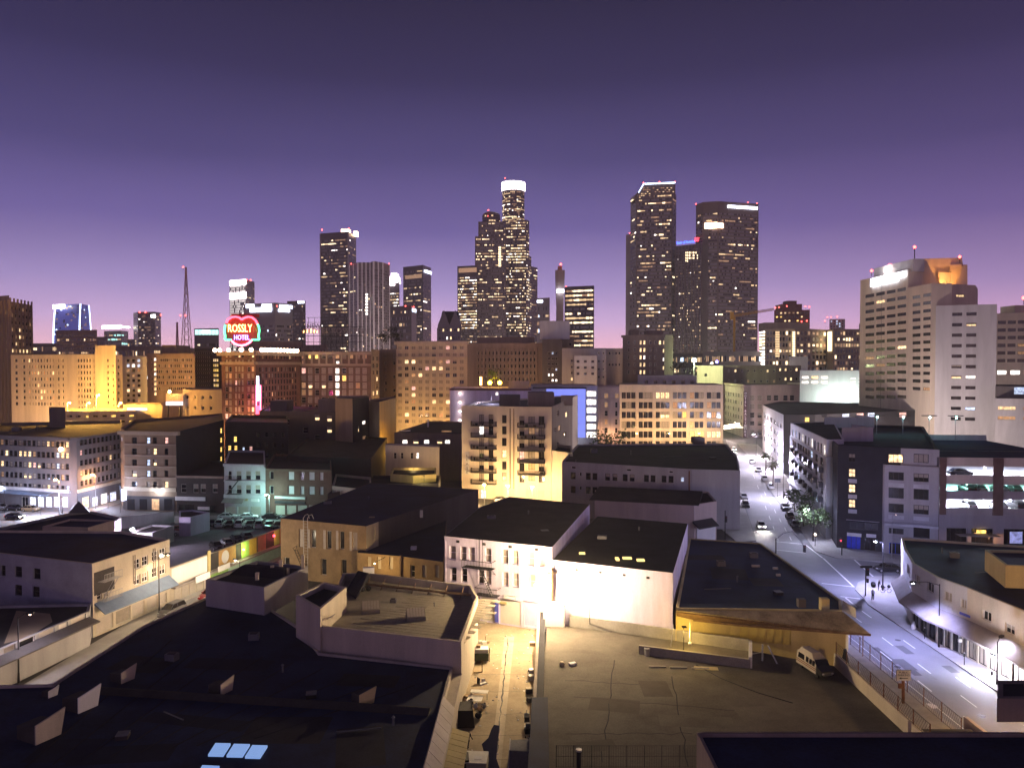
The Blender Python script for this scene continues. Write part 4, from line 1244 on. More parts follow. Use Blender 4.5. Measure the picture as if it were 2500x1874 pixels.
for k, (x, w, lb) in enumerate(((935, 2.2, 'dark bushy roof tree at the left end of the roof garden'), (955, 2.6, 'taller dark roof tree in the middle of the roof garden'), (968, 1.9, 'small dark roof tree beside the tan slab'))):
    p = PY(x, 850, 335); clump_tree(lb, (p.x, 335, ZY(852, 335)), 7 if k != 1 else 10, w * 1.5, 'leaf_dark', .2, 220, 'roof_tree', 'trees of the roof garden')

# tan slab
tb = MBld('tall tan slab with a regular grid of windows lit from the street below', [(967, 335), (1141, 328)], 833, 26, 'cream_stucco', name='tan_slab_building')
kd = {'curtain': 7, 'dark': 1.1, 'dim': .8, 'warm': .7, 'pink': .4, 'blind': 1}
tb.grid(0, 976, 1127, 10, 849, 849, 1, 10, 9, kd, 'two'); tb.grid(0, 976, 1127, 10, 866, 866, 1, 10, 9, kd, 'two')
tb.grid(0, 976, 1127, 10, 883, 1028, 10, 10, 9.5, kd, 'two', over={(0, 1): 'warm', (0, 2): 'warm', (1, 5): 'warm', (1, 6): 'warm', (1, 1): 'dark', (2, 1): 'dark', (2, 7): 'dark', (5, 0): 'dark', (5, 2): 'warm', (7, 2): 'dark', (7, 4): 'dark', (8, 1): 'warm', (8, 4): 'dark'})
tb.finish(); tb.band(0, tb.z1 - 1.5, 1.3, .9, 'cream_stucco', 'cornice', ext=.6); tb.band(0, ZY(874, 331), .6, .4, 'cream_stucco', 'belt_course')
tw = Bld('side_wing', None, None, front([(926, 352), (967, 336)], 20), ZY(853, 352), 'tan_stucco', parent=tb.root)
tw.grid(0, 941, 962, 2, 870, 1000, 9, 6, 8, {'dark': 6, 'curtain': 3, 'warm': .5}, 'dh'); tw.finish(wname='wing_wall', rname='wing_roof')
for x, w in ((1000, 6500), (1070, 5600), (1110, 3000), (948, 3200)):
    p = PY(x, 0, 316 if x > 960 else 322); street_lamp('sodium street lamp at the foot of the tan slab ' + {1000: 'near its left end', 1070: 'at its middle', 1110: 'near its right end', 948: 'below its side wing'}[x], (p.x, p.y, 0), 9, (0, 1.2), 'lamp_warm', w, 'ffc274', 'sodium street lamps below the tan slab', spot=False)

# centre row
t = MBld('brown ribbed block with one column of bright windows', [(1141, 420), (1325, 410)], 838, 25, 'brown_stone')
t.grid(0, 1168, 1305, 16, 862, 925, 5, 4, 9, {'dark': 1}, 'pl'); t.grid(0, 1233, 1233, 1, 875, 932, 5, 5.5, 8, {'white': 1}, 'pl')
ribs(t, 0, 17, ZY(935, 415), ZY(850, 415), 1.0, .7, 'brown_stone', u0=.12, u1=.92); t.finish()
rbox(t, 1165, 1305, 822, 839, 425, 12, 'brown_stone', 'upper_block')
t = MBld('dark narrow block topped by a blank pale sign wall', [(1324, 400), (1372, 396)], 828, 20, 'dark_grey')
t.grid(0, 1340, 1358, 3, 862, 928, 6, 5, 6, {'dark': 3, 'white': 1.3, 'cool': .7}, 'pl'); t.finish()
rbox(t, 1318, 1391, 783, 828, 402, 6, 'pale_grey', 'sign_wall')
t = MBld('plain tan block right of the dark narrow block', [(1372, 415), (1402, 412)], 822, 18, 'tan_stucco'); t.at(0, 1392, 840, 5, 6, 'dark', 'pl'); t.finish()
t = MBld('grey apartment block with a paler lower front', [(1372, 385), (1480, 380)], 850, 22, 'grey_stucco')
t.grid(0, 1396, 1396, 1, 880, 925, 4, 5, 7, {'dark': 2, 'warm': 1}, 'pl'); t.grid(0, 1462, 1473, 2, 862, 920, 4, 5, 6, {'dark': 1}, 'pl'); t.finish()
t2 = Bld('lower_front', None, None, front([(1402, 374), (1457, 372)], 6), ZY(868, 374), 'pale_grey', parent=t.root); t2.grid(0, 1411, 1447, 3, 882, 912, 3, 8, 7, {'dark': 1}, 'pl'); t2.finish(wname='front_wall', rname='front_roof')
t = MBld('small cream block with two rows of windows', [(1480, 395), (1520, 392)], 850, 18, 'cream_stucco'); t.grid(0, 1488, 1512, 4, 862, 890, 2, 4, 6, {'dark': 3, 'curtain': 1}, 'pl'); t.finish()
t = MBld('brown block with two columns of lit windows in front of the slanted tower', [(1520, 400), (1622, 392), (1643, 400)], 818, 24, 'dark_stone', name='apartment_block')
t.grid(0, 1564, 1573, 2, 836, 908, 5, 5, 10, {'warm': 3, 'white': 1}, 'dh'); t.at(0, 1611, 836, 6, 10, 'warm'); t.at(0, 1622, 836, 6, 10, 'warm')
t.grid(0, 1621, 1621, 1, 856, 898, 3, 6, 9, {'warm': 2, 'white': 1}, 'dh'); t.grid(0, 1535, 1550, 2, 836, 908, 5, 5, 9, {'dark': 1}, 'dh'); t.grid(0, 1588, 1600, 2, 836, 908, 5, 5, 9, {'dark': 1}, 'dh')
t.finish(); t.band(0, t.z1 - 1.3, 1.2, .9, 'dark_stone', 'cornice', ext=.6); rbox(t, 1540, 1560, 805, 819, 405, 8, 'dark_stone'); rbox(t, 1580, 1620, 807, 819, 408, 10, 'dark_stone')
t = MBld('low long grey block with dark window bays behind the row of warehouses', [(1557, 375), (1702, 370)], 916, 22, 'pale_grey', name='low_building')
t.grid(0, 1578, 1690, 6, 932, 932, 1, 10, 9, {'dark': 1}, 'pl'); t.finish()
t = MBld('low cream block washed green by the floodlight', [(1702, 430), (1765, 425)], 892, 20, 'cream_stucco', name='low_building'); t.at(0, 1723, 915, 7, 8, 'dark', 'pl'); t.finish()
t = MBld('wide brown block with a few lit windows behind the corner hotel', [(1762, 440), (1895, 434), (1956, 436)], 892, 22, 'dark_stone', name='low_building')
t.grid(0, 1780, 1890, 8, 905, 930, 2, 5, 6, {'dark': 6, 'dim': 1, 'warm': .6}, 'pl'); t.grid(1, 1905, 1945, 4, 902, 925, 2, 5, 7, {'dark': 2, 'warm': 1}, 'pl'); t.finish()
clump_tree('dark roof shrub on the long grey block', PY(1655, 918, 378), 7, 5, 'leaf_dark', .2, 200, 'roof_tree')

# star bright floodlight on a pole
rt = root('floodlight_mast', (PY(1695, 0, 415).x, 415, 0), 'blinding greenish white floodlight on a mast', 'floodlight')
b = MB(); b.bar((PY(1695, 0, 415).x, 415, 0), PY(1695, 882, 415), .3, 'metal_grey'); b.build('mast', rt)
b = MB(); b.ball(PY(1695, 879, 414), 1.1, 'lamp_green', 12, 8); b.build('lamp_glass', rt); light('POINT', PY(1697, 880, 411), 26000, 'f0ffb0', rt, 1.2)
b = MB(); b.ball(PY(1750, 883, 420), .8, 'neon_violet', 8, 5); b.ball(PY(1738, 886, 420), .6, 'lamp_dim', 8, 5); b.build('small_lamp', rt)

# lit white garage
wg = MBld('white parking garage brightly lit from inside and below', [(1953, 360), (2113, 352)], 904, 20, 'white_paint', name='lit_garage', cat='parking garage')
wg.grid(0, 1966, 2013, 3, 921, 933, 2, 17, 7, {'white': 2, 'warm': 1}, 'pl', dep=.6); wg.grid(0, 2083, 2103, 2, 924, 980, 8, 13, 4, {'white': 1}, 'pl', dep=.6); wg.finish()
for x in (2045, 2075): light('POINT', PY(x, 984, 348), 7000, 'e8fff4', wg.root, .6)

# concrete hospital like tower
A0, B0 = (2108, 322), (2283, 270)
hY = lambda px: 1 / (1 / 322 + (1 / 270 - 1 / 322) * (px - 2108) / (2283 - 2108))
hp = [PY(2108, 0, 322), PY(2224, 0, hY(2224)), PY(2283, 0, 270)]
dv = (hp[2] - hp[0]).normalized(); nv = Vector((-dv.y, dv.x, 0))
q = lambda px, back=0.0: PY(px, 0, hY(px)) + nv * back
ct = Bld('concrete_tower', 'huge stepped concrete tower with banded windows and an orange lit crown', 'tower', [q(2108), q(2226), q(2226, 6), q(2108, 6)], ZY(684, 322), 'beige_stucco', par=1)
v0, v1 = None, None
for (x0, x1, n) in ((2120, 2240, 5),):
    for r in range(14):
        for c in range(4):
            ct.at(0, 2123 + c * 26, 722 + r * 19.0 - (c * 26) * (.19 - .0137 * r), 22, 8, pick({'dark': 9, 'warm': .6, 'dim': .8}), 'tri', 'window_frame_dark')
ct.finish()
st = Bld('stepped_wing', None, None, [q(2226), q(2283), q(2283, 8), q(2226, 8)], ZY(702, hY(2226)), 'beige_stucco', parent=ct.root)
for r in range(13):
    for c in range(2): st.at(0, 2237 + c * 26, 725 + r * 18.6 + (.12 * r - 1.2) * c * 4, 20, 8, pick({'dark': 9, 'warm': .5, 'dim': .8}), 'tri', 'window_frame_dark')
st.finish(wname='wing_wall', rname='wing_roof')
lf = Bld('front_block', None, None, front([(2283, 269), (2432, 262)], 26), ZY(746, 269), 'pale_grey', parent=ct.root)
lf.grid(0, 2337, 2372, 2, 767, 1022, 11, 25, 8, {'dark': 9, 'blind': 1}, 'two', 'window_frame_dark', over={(1, 1): 'half', (6, 1): 'white', (6, 0): 'half', (9, 1): 'cool'})
lf.finish(wname='front_wall', rname='front_roof')
mb_ = Bld('upper_block', None, None, [PY(2218, 0, 296), PY(2330, 0, 280), PY(2392, 0, 284), PY(2398, 0, 300), PY(2230, 0, 312)], ZY(700, 290), 'beige_stucco', parent=ct.root, z0=ZY(760, 290))
mb_.at(1, 2345, 722, 20, 6, 'warm', 'tri', 'window_frame_dark'); mb_.at(0, 2305, 722, 14, 6, 'dark', 'two', 'window_frame_dark'); mb_.finish(wname='upper_wall', rname='upper_roof')
# crown with a recess between two flared cheeks
b = MB()
Yk = 290
def kp(x, y, Y=Yk): return PY(x, y, Y)
b.face([kp(2224, 657), kp(2224, 700), kp(2292, 700), kp(2285, 675), kp(2268, 650)], 'beige_stucco')
b.face([kp(2230, 632, Yk + 1), kp(2224, 657, Yk), kp(2268, 650, Yk), kp(2262, 636, Yk + 1)], 'beige_stucco')
b.hexa([kp(2224, 700, Yk + .1), kp(2292, 700, Yk + .1), kp(2292, 700, Yk + 14), kp(2224, 700, Yk + 14)], [kp(2224, 652, Yk + .1), kp(2268, 652, Yk + .1), kp(2268, 652, Yk + 14), kp(2224, 652, Yk + 14)], 'beige_stucco')
b.hexa([kp(2330, 702), kp(2362, 702), kp(2362, 702, Yk + 14), kp(2330, 702, Yk + 14)], [kp(2352, 646), kp(2362, 646), kp(2362, 646, Yk + 14), kp(2352, 646, Yk + 14)], 'beige_stucco')
b.build('crown_cheek', ct.root)
b = MB()
b.hexa([kp(2232, 702, Yk + 8), kp(2362, 702, Yk + 8), kp(2362, 702, Yk + 20), kp(2232, 702, Yk + 20)], [kp(2232, 632, Yk + 8), kp(2348, 629, Yk + 8), kp(2348, 629, Yk + 20), kp(2232, 632, Yk + 20)], 'beige_stucco')
b.hexa([kp(2296, 704, Yk + 6), kp(2346, 704, Yk + 6), kp(2346, 704, Yk + 8), kp(2296, 704, Yk + 8)], [kp(2290, 664, Yk + 6), kp(2320, 664, Yk + 6), kp(2320, 664, Yk + 8), kp(2290, 664, Yk + 8)], 'beige_stucco')
b.hexa([kp(2320, 704, Yk + 5.5), kp(2348, 704, Yk + 5.5), kp(2348, 704, Yk + 8), kp(2320, 704, Yk + 8)], [kp(2320, 647, Yk + 5.5), kp(2348, 645, Yk + 5.5), kp(2348, 645, Yk + 8), kp(2320, 647, Yk + 8)], 'beige_stucco')
b.build('crown_wall', ct.root)
light('POINT', kp(2312, 694, Yk + 1.5), 3600, 'ffb060', ct.root, .6); light('POINT', kp(2322, 668, Yk - 1), 1500, 'ffa040', ct.root, .5)
# penthouse strip and white lit panels
ph = Bld('penthouse', None, None, [q(2136, 1), q(2232, 1), q(2232, 5.5), q(2136, 5.5)], 74.4, 'pale_grey', parent=ct.root, z0=ct.z1 - 1); ph.finish(wname='penthouse_wall', rname='penthouse_roof')
for k, (x0, x1) in enumerate(((2130, 2150), (2152, 2172), (2174, 2195), (2197, 2214))):
    yy = 680 - (x0 - 2130) * .235
    face_sign(ct, 0, x0, yy + 1, x1, yy + (16 if k < 3 else 10), 'sign_cool', .8, 'lit_panel', .4)
light('POINT', Vector((q(2170, 2).x - 3, q(2170, 2).y, ct.z1 + 1.5)), 1600, 'fff0e8', ct.root, .5)
for x, y, Y in ((2128, 661, 322), (2173, 647, 310), (2343, 627, 292)): beacon(ct, x, y, Y, .75)
b = MB(); b.bar(kp(2233, 632, 300), kp(2233, 606, 300), .18, 'metal_dark', 5); b.build('antenna', ct.root); beacon(ct, 2233, 603, 300, .8)

t = Bld('banded_office', 'pale office block with dark window bands at the right picture edge', 'building', front([(2431, 330), (2560, 322)], 25), ZY(765, 330), 'beige_stucco', par=1)
t.grid(0, 2446, 2545, 5, 787, 880, 6, 20, 8, {'dark': 8, 'dim': 1}, 'two', 'window_frame_dark')
t.grid(0, 2446, 2545, 4, 909, 909, 1, 24, 11, {'warm': 1, 'white': 1}, 'two'); t.finish(); rbox(t, 2478, 2520, 745, 766, 335, 10, 'beige_stucco'); beacon(t, 2499, 727, 335, 1.0)
t = Bld('low_office', 'low pale block at the foot of the concrete tower with a dark upper storey', 'building', front([(2431, 255), (2540, 250)], 20), ZY(942, 255), 'dark_grey', par=.6); t.finish()
t2 = Bld('lower_storeys', None, None, front([(2431, 250), (2540, 245)], 6), ZY(972, 250), 'pale_grey', parent=t.root); t2.grid(0, 2458, 2520, 2, 996, 1020, 2, 45, 9, {'dark': 1, 'dim': 1, 'warm': .5}, 'tri'); t2.finish(wname='front_wall', rname='front_roof')
face_sign(t, 0, 2476, 945, 2510, 962, 'lit_cool', .3, 'lit_panel', .2)

# white walled block with blue screen
ww = MBld('long white walled block left of the blue lit facade', [(1098, 305), (1297, 300)], 947, 22, 'lilac_white', name='white_walled_building')
ww.at(0, 1213, 961, 7, 8, 'white', 'pl'); ww.finish(); ww.band(0, ww.z1 - .9, .8, .4, 'red_brick', 'coping_band')
for k in range(4): wall_lamp(ww, 0, 1124, 959 + k * 22, 'lamp_dim', 50, 'd8dcff', 1.0, .5, .5)
# yellow roof lamps and sparkle tree behind it
rl = root('roof_lamps', (PY(1208, 0, 318).x, 318, ww.z1), 'pair of yellow roof lamps in front of a small glittering tree', 'roof lamps')
for x in (1196, 1220):
    b = MB(); p = PY(x, 934, 316); b.ball(p, .85, 'lamp_yellow', 8, 5); b.bar(p - Vector((0, 0, 2.2)), p, .08, 'metal_dark', 4); b.build('lamp', rl)
b = MB(); b.box((PY(1173, 0, 316).x, 316, ZY(940, 316)), (.9, .5, 3.4), 'neon_gold'); b.build('lit_post', rl)
light('POINT', PY(1208, 930, 314), 1800, 'ffb020', rl, .4)
clump_tree('small roof tree glittering yellow behind the two yellow lamps', PY(1208, 942, 319), 6.5, 4.2, 'leaf', .12, 260, 'roof_tree')
rbox(ww, 1242, 1292, 930, 948, 315, 5, 'cream_stucco', 'roof_house')

bf = MBld('modern block with a big blue lit screen wall and white lit floors', [(1296, 303), (1459, 300)], 940, 22, 'grey_stucco', name='blue_screen_building')
for (x0, x1) in ((1431, 1457),):
    for r in range(6): bf.at(0, 1444, 961 + r * 20, 24, 15, 'white', 'tri', 'window_frame_dark', dep=.5)
bf.finish()
face_sign(bf, 0, 1301, 944, 1432, 949, 'dark_panel', .6, 'canopy_edge', .5)
for c in range(4):
    for r in range(7):
        x0, y0 = 1334 + c * 24, 949 + r * 17
        if c < 3 and r > 1 and c < 1: continue
        face_sign(bf, 0, x0, y0, x0 + 23.4, y0 + 16.4, 'screen_blue', .35, 'screen_panel', .2)
light('POINT', PY(1400, 980, 297), 900, '5a68ff', bf.root, .8); light('POINT', PY(1385, 1075, 297), 1400, 'e8e8ff', bf.root, .5)
t = MBld('narrow ornate stone block between the blue screen and the warehouse', [(1460, 308), (1513, 306)], 942, 22, 'pink_stucco', name='narrow_building')
t.grid(0, 1480, 1506, 2, 966, 966, 1, 10, 12, {'warm': 1, 'dim': 1}, 'two'); t.grid(0, 1480, 1506, 2, 988, 1050, 4, 9, 13, {'dark': 3, 'dim': .6}, 'dh'); t.finish()
t.band(0, t.z1 - 1.6, 1.2, 1.0, 'pink_stucco', 'cornice'); t.band(0, ZY(977, 306), .6, .7, 'pink_stucco', 'belt_course'); ribs(t, 0, 3, 0, ZY(978, 306), 1.0, .5, 'pink_stucco', 'pilaster', .06, .96)
light('POINT', PY(1470, 1062, 304), 900, 'ffc890', t.root, .4); light('POINT', PY(1494, 1062, 304), 900, 'ffc890', t.root, .4)
clump_tree('dark round tree below the ornate stone block', (PY(1487, 0, 285).x, 285, 0), 11.5, 7.5, 'leaf', .3, 420, 'street_tree', None, .8, .7)

wh = MBld('six bay warehouse with triple windows lit yellow along its lowest floor', [(1512, 352), (1766, 346)], 938, 30, 'cream_pink', name='warehouse')
for bay in range(6):
    cx_ = 1534.5 + bay * 41.6
    for r in range(6):
        for c in (-1, 0, 1):
            k = pick({'dark': 9, 'curtain': 1.2, 'dim': .5})
            if (bay, r) == (2, 0): k = 'warm'
            if (bay, r) == (2, 2) and c > -1: k = 'half'
            if (bay, r) == (3, 2) and c == 1: k = 'yellow'
            if r == 4 and bay >= 4: k = 'yellow' if bay == 4 else 'warm'
            wh.at(0, cx_ + c * 11.6, 965 + r * 23.8, 10.2, 15.5, k, 'two', 'window_frame_dark')
wh.finish(); wh.band(0, wh.z1 - .8, .7, .35, 'cream_pink', 'coping_band'); ribs(wh, 0, 7, 0, wh.z1 - 4, 1.1, .25, 'cream_pink', 'pier', .012, .988)
for x in (1560, 1640, 1715): 
    p = PY(x, 0, 336); street_lamp('sodium street lamp in front of the six bay warehouse ' + {1560: 'near its left end', 1640: 'at its middle', 1715: 'near its right end'}[x], (p.x, p.y, 0), 6, (0, 1.2), 'lamp_warm', 9500, 'ffca80', 'sodium lamps in front of the warehouse', spot=False)

# corner hotel with blade sign at the bend of the street
ch = Bld('corner_hotel', 'old stone corner hotel with a tall vertical letter sign', 'hotel', front([(1766, 430), (1817, 385), (2030, 392)], 30), ZY(939, 385), 'pink_stucco', par=.9)
ch.grid(0, 1772, 1810, 7, 960, 1025, 5, 3.4, 9, {'dark': 4, 'curtain': 2}, 'dh')
for (cs, n) in (((1837, 1855), 5), ((1878, 1895), 5), ((1918, 1934), 4), ((1960, 1977), 3)):
    for x in cs:
        for r in range(5): ch.at(1, x, 971 + r * 21, 11, 13, pick({'dark': 5, 'curtain': 2, 'blind': 1}), 'dh')
for x in (1994, 2013): ch.at(1, x, 971, 7, 12, 'yellow', 'dh')
ch.finish()
for e in (0, 1): ch.band(e, ch.z1 - 1.0, .8, .6, 'pink_stucco', 'cornice'); ch.band(e, ZY(1041, 385), .6, .4, 'pink_stucco', 'belt_course')
vs = root('blade_sign', PY(1819, 1066, 383), 'tall dark vertical blade sign with stacked white letters on the corner hotel', 'sign')
a, c = PY(1817, 955, 382), PY(1823, 1068, 382)
b = MB(); b.box(((a.x + c.x) / 2, 382.6, c.z), (1.5, .8, a.z - c.z), 'plum_sign'); b.build('sign_board', vs)
for k, L_ in enumerate('HOTEL BALTIMORE'):
    if L_ != ' ': text(L_, 'letter', vs, ((a.x + c.x) / 2, 382.0, a.z - .9 - k * (a.z - c.z - .8) / 15), 1.5, 'letter_lit', 0, .05, 1.0)
light('POINT', PY(1790, 1035, 372), 9000, 'ffe0d8', ch.root, .8)
b = MB(); b.box(PY(1785, 1042, 380), (16, 3, .5), 'concrete', -.9); cnp = b.build('entrance_canopy', ch.root)
b = MB(); b.bar(PY(1768, 1040, 377), PY(1805, 1034, 377), .4, 'lamp_dim', 6); b.bar(PY(1768, 1046, 377), PY(1808, 1040, 377), .35, 'lamp_dim', 6); b.build('light_strip', cnp)

# hidden street lamps added below the hotel row to brighten the facades
for k, (x, Y, w, lb) in enumerate(((-40, 268, 21600, 'added street lamp beyond the left picture edge below the ribbed tower'), (60, 285, 14400, 'added hidden street lamp at the foot of the brown ribbed tower'), (500, 288, 16800, 'added hidden street lamp in front of the dark glass block'), (690, 280, 19200, 'added hidden street lamp in front of the right face of the brick hotel'), (830, 292, 19200, 'added hidden street lamp in front of the dark hotel annex'),
      (1250, 372, 28800, 'added hidden street lamp below the brown ribbed block'), (1420, 350, 16800, 'added hidden street lamp below the grey apartment block'), (1600, 378, 21600, 'added hidden street lamp below the brown block with lit windows'), (1840, 415, 19200, 'added hidden street lamp behind the corner hotel'), (2190, 245, 80000, 'added hidden street lamp at the foot of the concrete tower'), (2470, 285, 21600, 'added hidden street lamp at the foot of the banded office block'))):
    street_lamp(lb, (PY(x, 0, Y).x, Y, 0), 10, (0, -1.4), 'lamp_warm', w, 'ffc48c' if x < 2000 else 'ffe4d8', 'added street lamps in the cross street', spot=False)

# ------------------------------------------------------------------ streets and pavements
def sheet(name, pts, m, z, kind='structure', th=0.0):
    b = MB()
    if th:
        pts3 = [Vector((p[0], p[1], 0)) for p in pts]
        a = sum(pts3[i].x * pts3[(i + 1) % len(pts3)].y - pts3[(i + 1) % len(pts3)].x * pts3[i].y for i in range(len(pts3)))
        if a < 0: pts3 = pts3[::-1]
        b.prism(pts3, z, z + th, m)
    else:
        b.face([(p[0], p[1], z) for p in pts], m)
    return b.build(name, kind=kind)
G = lambda *a: [P(x, y) for x, y in a]
right_road = sheet('road', G((1772, 1072), (1800, 1180), (1846, 1317)) + [Vector((36.6, 140, 0)), Vector((43.9, 118, 0)), Vector((43.9, 45, 0)), Vector((53.4, 45, 0)), Vector((53.4, 116, 0))] +
      G((2110, 1462), (2088, 1440), (2095, 1422), (2130, 1408), (2230, 1404), (2420, 1420), (2420, 1386), (2200, 1376), (2040, 1362), (1990, 1346), (1958, 1298), (1886, 1205), (1832, 1120), (1800, 1082)), 'road_asphalt', -.006)
sheet('pavement', G((1800, 1082), (1832, 1120), (1886, 1205), (1958, 1298), (1990, 1346), (2040, 1362), (2200, 1376), (2420, 1386), (2420, 1340), (2050, 1325), (1925, 1168), (1850, 1085)), 'pavement', -.015, th=.145)
sheet('pavement', G((2110, 1462), (2088, 1440), (2095, 1422), (2130, 1408), (2230, 1404), (2240, 1440)) + [Vector((58.5, 115, 0)), Vector((57.2, 40, 0)), Vector((53.4, 40, 0)), Vector((53.4, 116, 0))], 'pavement', -.015, th=.145)
sheet('pavement', [(36.4, 45), (43.9, 45), (43.9, 118), (40, 126), (36.4, 120)], 'concrete', -.015, th=.145)
sheet('pavement', G((1774, 1085), (1800, 1185), (1846, 1320), (1800, 1325), (1760, 1290), (1740, 1100)), 'pavement', -.015, th=.145)
sheet('parking_lot', G((300, 1330), (300, 1262), (560, 1256), (760, 1256), (690, 1340), (690, 1370), (430, 1430)), 'lot_asphalt', -.010)
sheet('pavement', [(-56.5, 60), (-52.8, 60), (-50.0, 117), (-40.6, 150), (-44.4, 150), (-53, 117)], 'pavement', -.015, th=.145)
sheet('road', [(-52.8, 60), (-43, 60), (-40.2, 105), (-32, 140), (-40.6, 150), (-50, 117)], 'road_asphalt', -.006)
sheet('road', G((-60, 1345), (170, 1270), (300, 1225), (300, 1200), (250, 1215), (-60, 1262)), 'road_asphalt', -.008)
# painted lines
def stripe(p, q, w, name='road_marking', z=.0035):
    p, q = Vector((p[0], p[1], 0)), Vector((q[0], q[1], 0))
    d = (q - p).normalized(); n = Vector((-d.y, d.x, 0)) * w / 2
    b = MB(); b.face([p - n + Vector((0, 0, z)), q - n + Vector((0, 0, z)), q + n + Vector((0, 0, z)), p + n + Vector((0, 0, z))], 'road_paint')
    return b.build(name, right_road)
for x, ys in ((46.3, range(58, 116, 9)), (48.9, range(54, 116, 9)), (51.2, range(62, 112, 12))):
    for y in ys: stripe((x, y), (x + .02, y + 3.0), .13)
stripe((44.7, 50), (44.7, 108), .1)
for a, c in (((2010, 1362), (2085, 1432)), ((2087, 1432), (2006, 1423)), ((1892, 1321), (1966, 1328)), ((1892, 1341), (1966, 1349)), ((2086, 1366), (2158, 1430)), ((2052, 1455), (2100, 1461)), ((2064, 1458), (2093, 1482)), ((1968, 1330), (2008, 1361))):
    stripe(P(*a), P(*c), .28)
for k in range(9):
    a, c = P(1900 - k * 9.5, 1318 - k * 25), P(1896.5 - k * 9.5, 1309 - k * 25); stripe(a, c, .13)
    a, c = P(1932 - k * 12.5, 1318 - k * 22), P(1928 - k * 12.5, 1309 - k * 22)
    if k < 6: stripe(a, c, .13)

# ------------------------------------------------------------------ left block behind the parking lot
lo = Bld('corner_office', 'grey six storey corner office block with lit shop fronts at the street corner', 'office building', front([(-60, 199), (168, 190), (184, 190), (298, 209)], 40), 18.2, 'office_grey', par=.9)
kd = {'dark': 9, 'curtain': 2.5, 'dim': .5, 'warm': .15, 'cool': .1}
ov = {(1, 5): 'warm', (1, 6): 'warm', (1, 7): 'dim', (1, 13): 'warm', (1, 14): 'warm', (2, 0): 'warm', (2, 6): 'warm', (2, 7): 'pink', (2, 8): 'half', (2, 12): 'cool', (1, 12): 'cool', (3, 5): 'half', (3, 6): 'half'}
lo.grid(0, 4, 163, 15, 1079, 1183, 5, 8.5, 14, kd, 'dh', 'window_frame_dark', over=ov)
lo.grid(2, 199, 290, 10, 1080, 1180, 5, 7, 14, {'dark': 9, 'curtain': 1, 'dim': .3}, 'dh', 'window_frame_dark', over={(2, 7): 'warm', (1, 0): 'pink'})
for k in range(6): lo.at(0, 60 + k * 19.5, 1225, 16, 26, 'shop_light' if k > 0 else 'dark', 'two', 'window_frame')
lo.at(2, 210, 1226, 18, 28, 'warm', 'two'); lo.at(2, 233, 1224, 14, 24, 'shop_light', 'two'); lo.at(2, 255, 1217, 16, 26, 'white', 'two'); lo.at(2, 277, 1212, 16, 24, 'shop_light', 'tri')
lo.finish(); lo.band(0, lo.z1 - .6, .6, .7, 'office_grey', 'cornice'); lo.band(2, lo.z1 - .6, .6, .7, 'office_grey', 'cornice')
lo.band(0, 4.6, .8, .5, 'pale_grey', 'shop_fascia'); lo.band(2, 4.6, .8, .5, 'cream_stucco', 'shop_fascia')
sg = lo.panel(0, 28, 1196, 55, 1202, .25, 'white_paint', 'shop_sign')
b = MB(); b.hexa([lo.pt(0, 0, 3.9, 2.2), lo.pt(0, 25, 3.9, 2.2), lo.pt(0, 25, 4.4, 0), lo.pt(0, 0, 4.4, 0)], [lo.pt(0, 0, 4.05, 2.2), lo.pt(0, 25, 4.05, 2.2), lo.pt(0, 25, 4.6, 0), lo.pt(0, 0, 4.6, 0)], 'awning_blue'); b.build('awning', lo.root)
b = MB(); b.ball(lo.pt(0, 28, 15.3, .5), .5, 'lamp_warm', 8, 5); b.build('wall_lamp', lo.root)
t = Bld('roof_house', None, None, front([(118, 232), (158, 230)], 8), 23, 'dark_grey', parent=lo.root, z0=17); t.finish(wname='house_wall', rname='house_roof')
bh = Bld('brick_hotel', 'brown brick six storey hotel with a flared cornice and a dark shop floor', 'hotel', front([(292, 202), (301, 192), (428, 190), (545, 232)], 30), 19.6, 'hotel_brown', par=.6)
ov = {(0, 1): 'cool', (0, 3): 'pink', (1, 2): 'warm', (1, 1): 'curtain', (2, 1): 'cool', (2, 2): 'half', (3, 0): 'half', (3, 1): 'cool', (4, 1): 'curtain', (4, 3): 'warm'}
for c, x in enumerate((328, 362, 378, 406)):
    for r in range(5): bh.at(1, x, 1075 + r * 27, 9 if c != 0 else 12, 16, ov.get((r, c), 'dark'), 'dh', 'window_frame_dark')
for k in range(3): bh.at(0, 296.5, 1072 + k * 27, 3, 12, 'cool' if k == 0 else 'dark', 'pl')
for k in range(4): bh.at(2, 541, 1051 + k * 23, 5, 13, 'yellow', 'dh')
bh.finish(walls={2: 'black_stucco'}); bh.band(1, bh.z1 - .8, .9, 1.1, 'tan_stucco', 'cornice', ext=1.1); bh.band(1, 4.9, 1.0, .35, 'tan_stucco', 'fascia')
for r in range(5): bh.band(1, ZY(1086 + r * 27, 191), .3, .2, 'brown_stone', 'sill_band')
wall_lamp(bh, 1, 390, 1196, 'lamp_white', 900, 'e4ecff', 1.2, .3)
bh.panel(1, 301.5, 1209, 427, 1246, .18, 'dark_panel', 'shop_floor_cladding')
for k in range(4): bh.panel(1, 312 + k * 30, 1217, 330 + k * 30, 1244, .24, 'glass' if k != 2 else 'lit_dim', 'shop_window')
bs = bh.panel(1, 303, 1192, 310, 1220, 1.2, 'sign_soft', 'blade_sign')
light('POINT', bh.pt(1, 1.0, 6, 3.5), 1800, 'c8d4ff', bh.root, .5)
cb = Bld('dark_brick_shop', 'low dark brick shop with four windows and a long pale sign', 'shop building', front([(428, 189.5), (545, 188)], 30), 9.0, 'dark_brick', par=.7)
for x in (448, 478, 496, 525): cb.at(0, x, 1192, 13, 21, 'blind' if x != 448 else 'dark', 'dh')
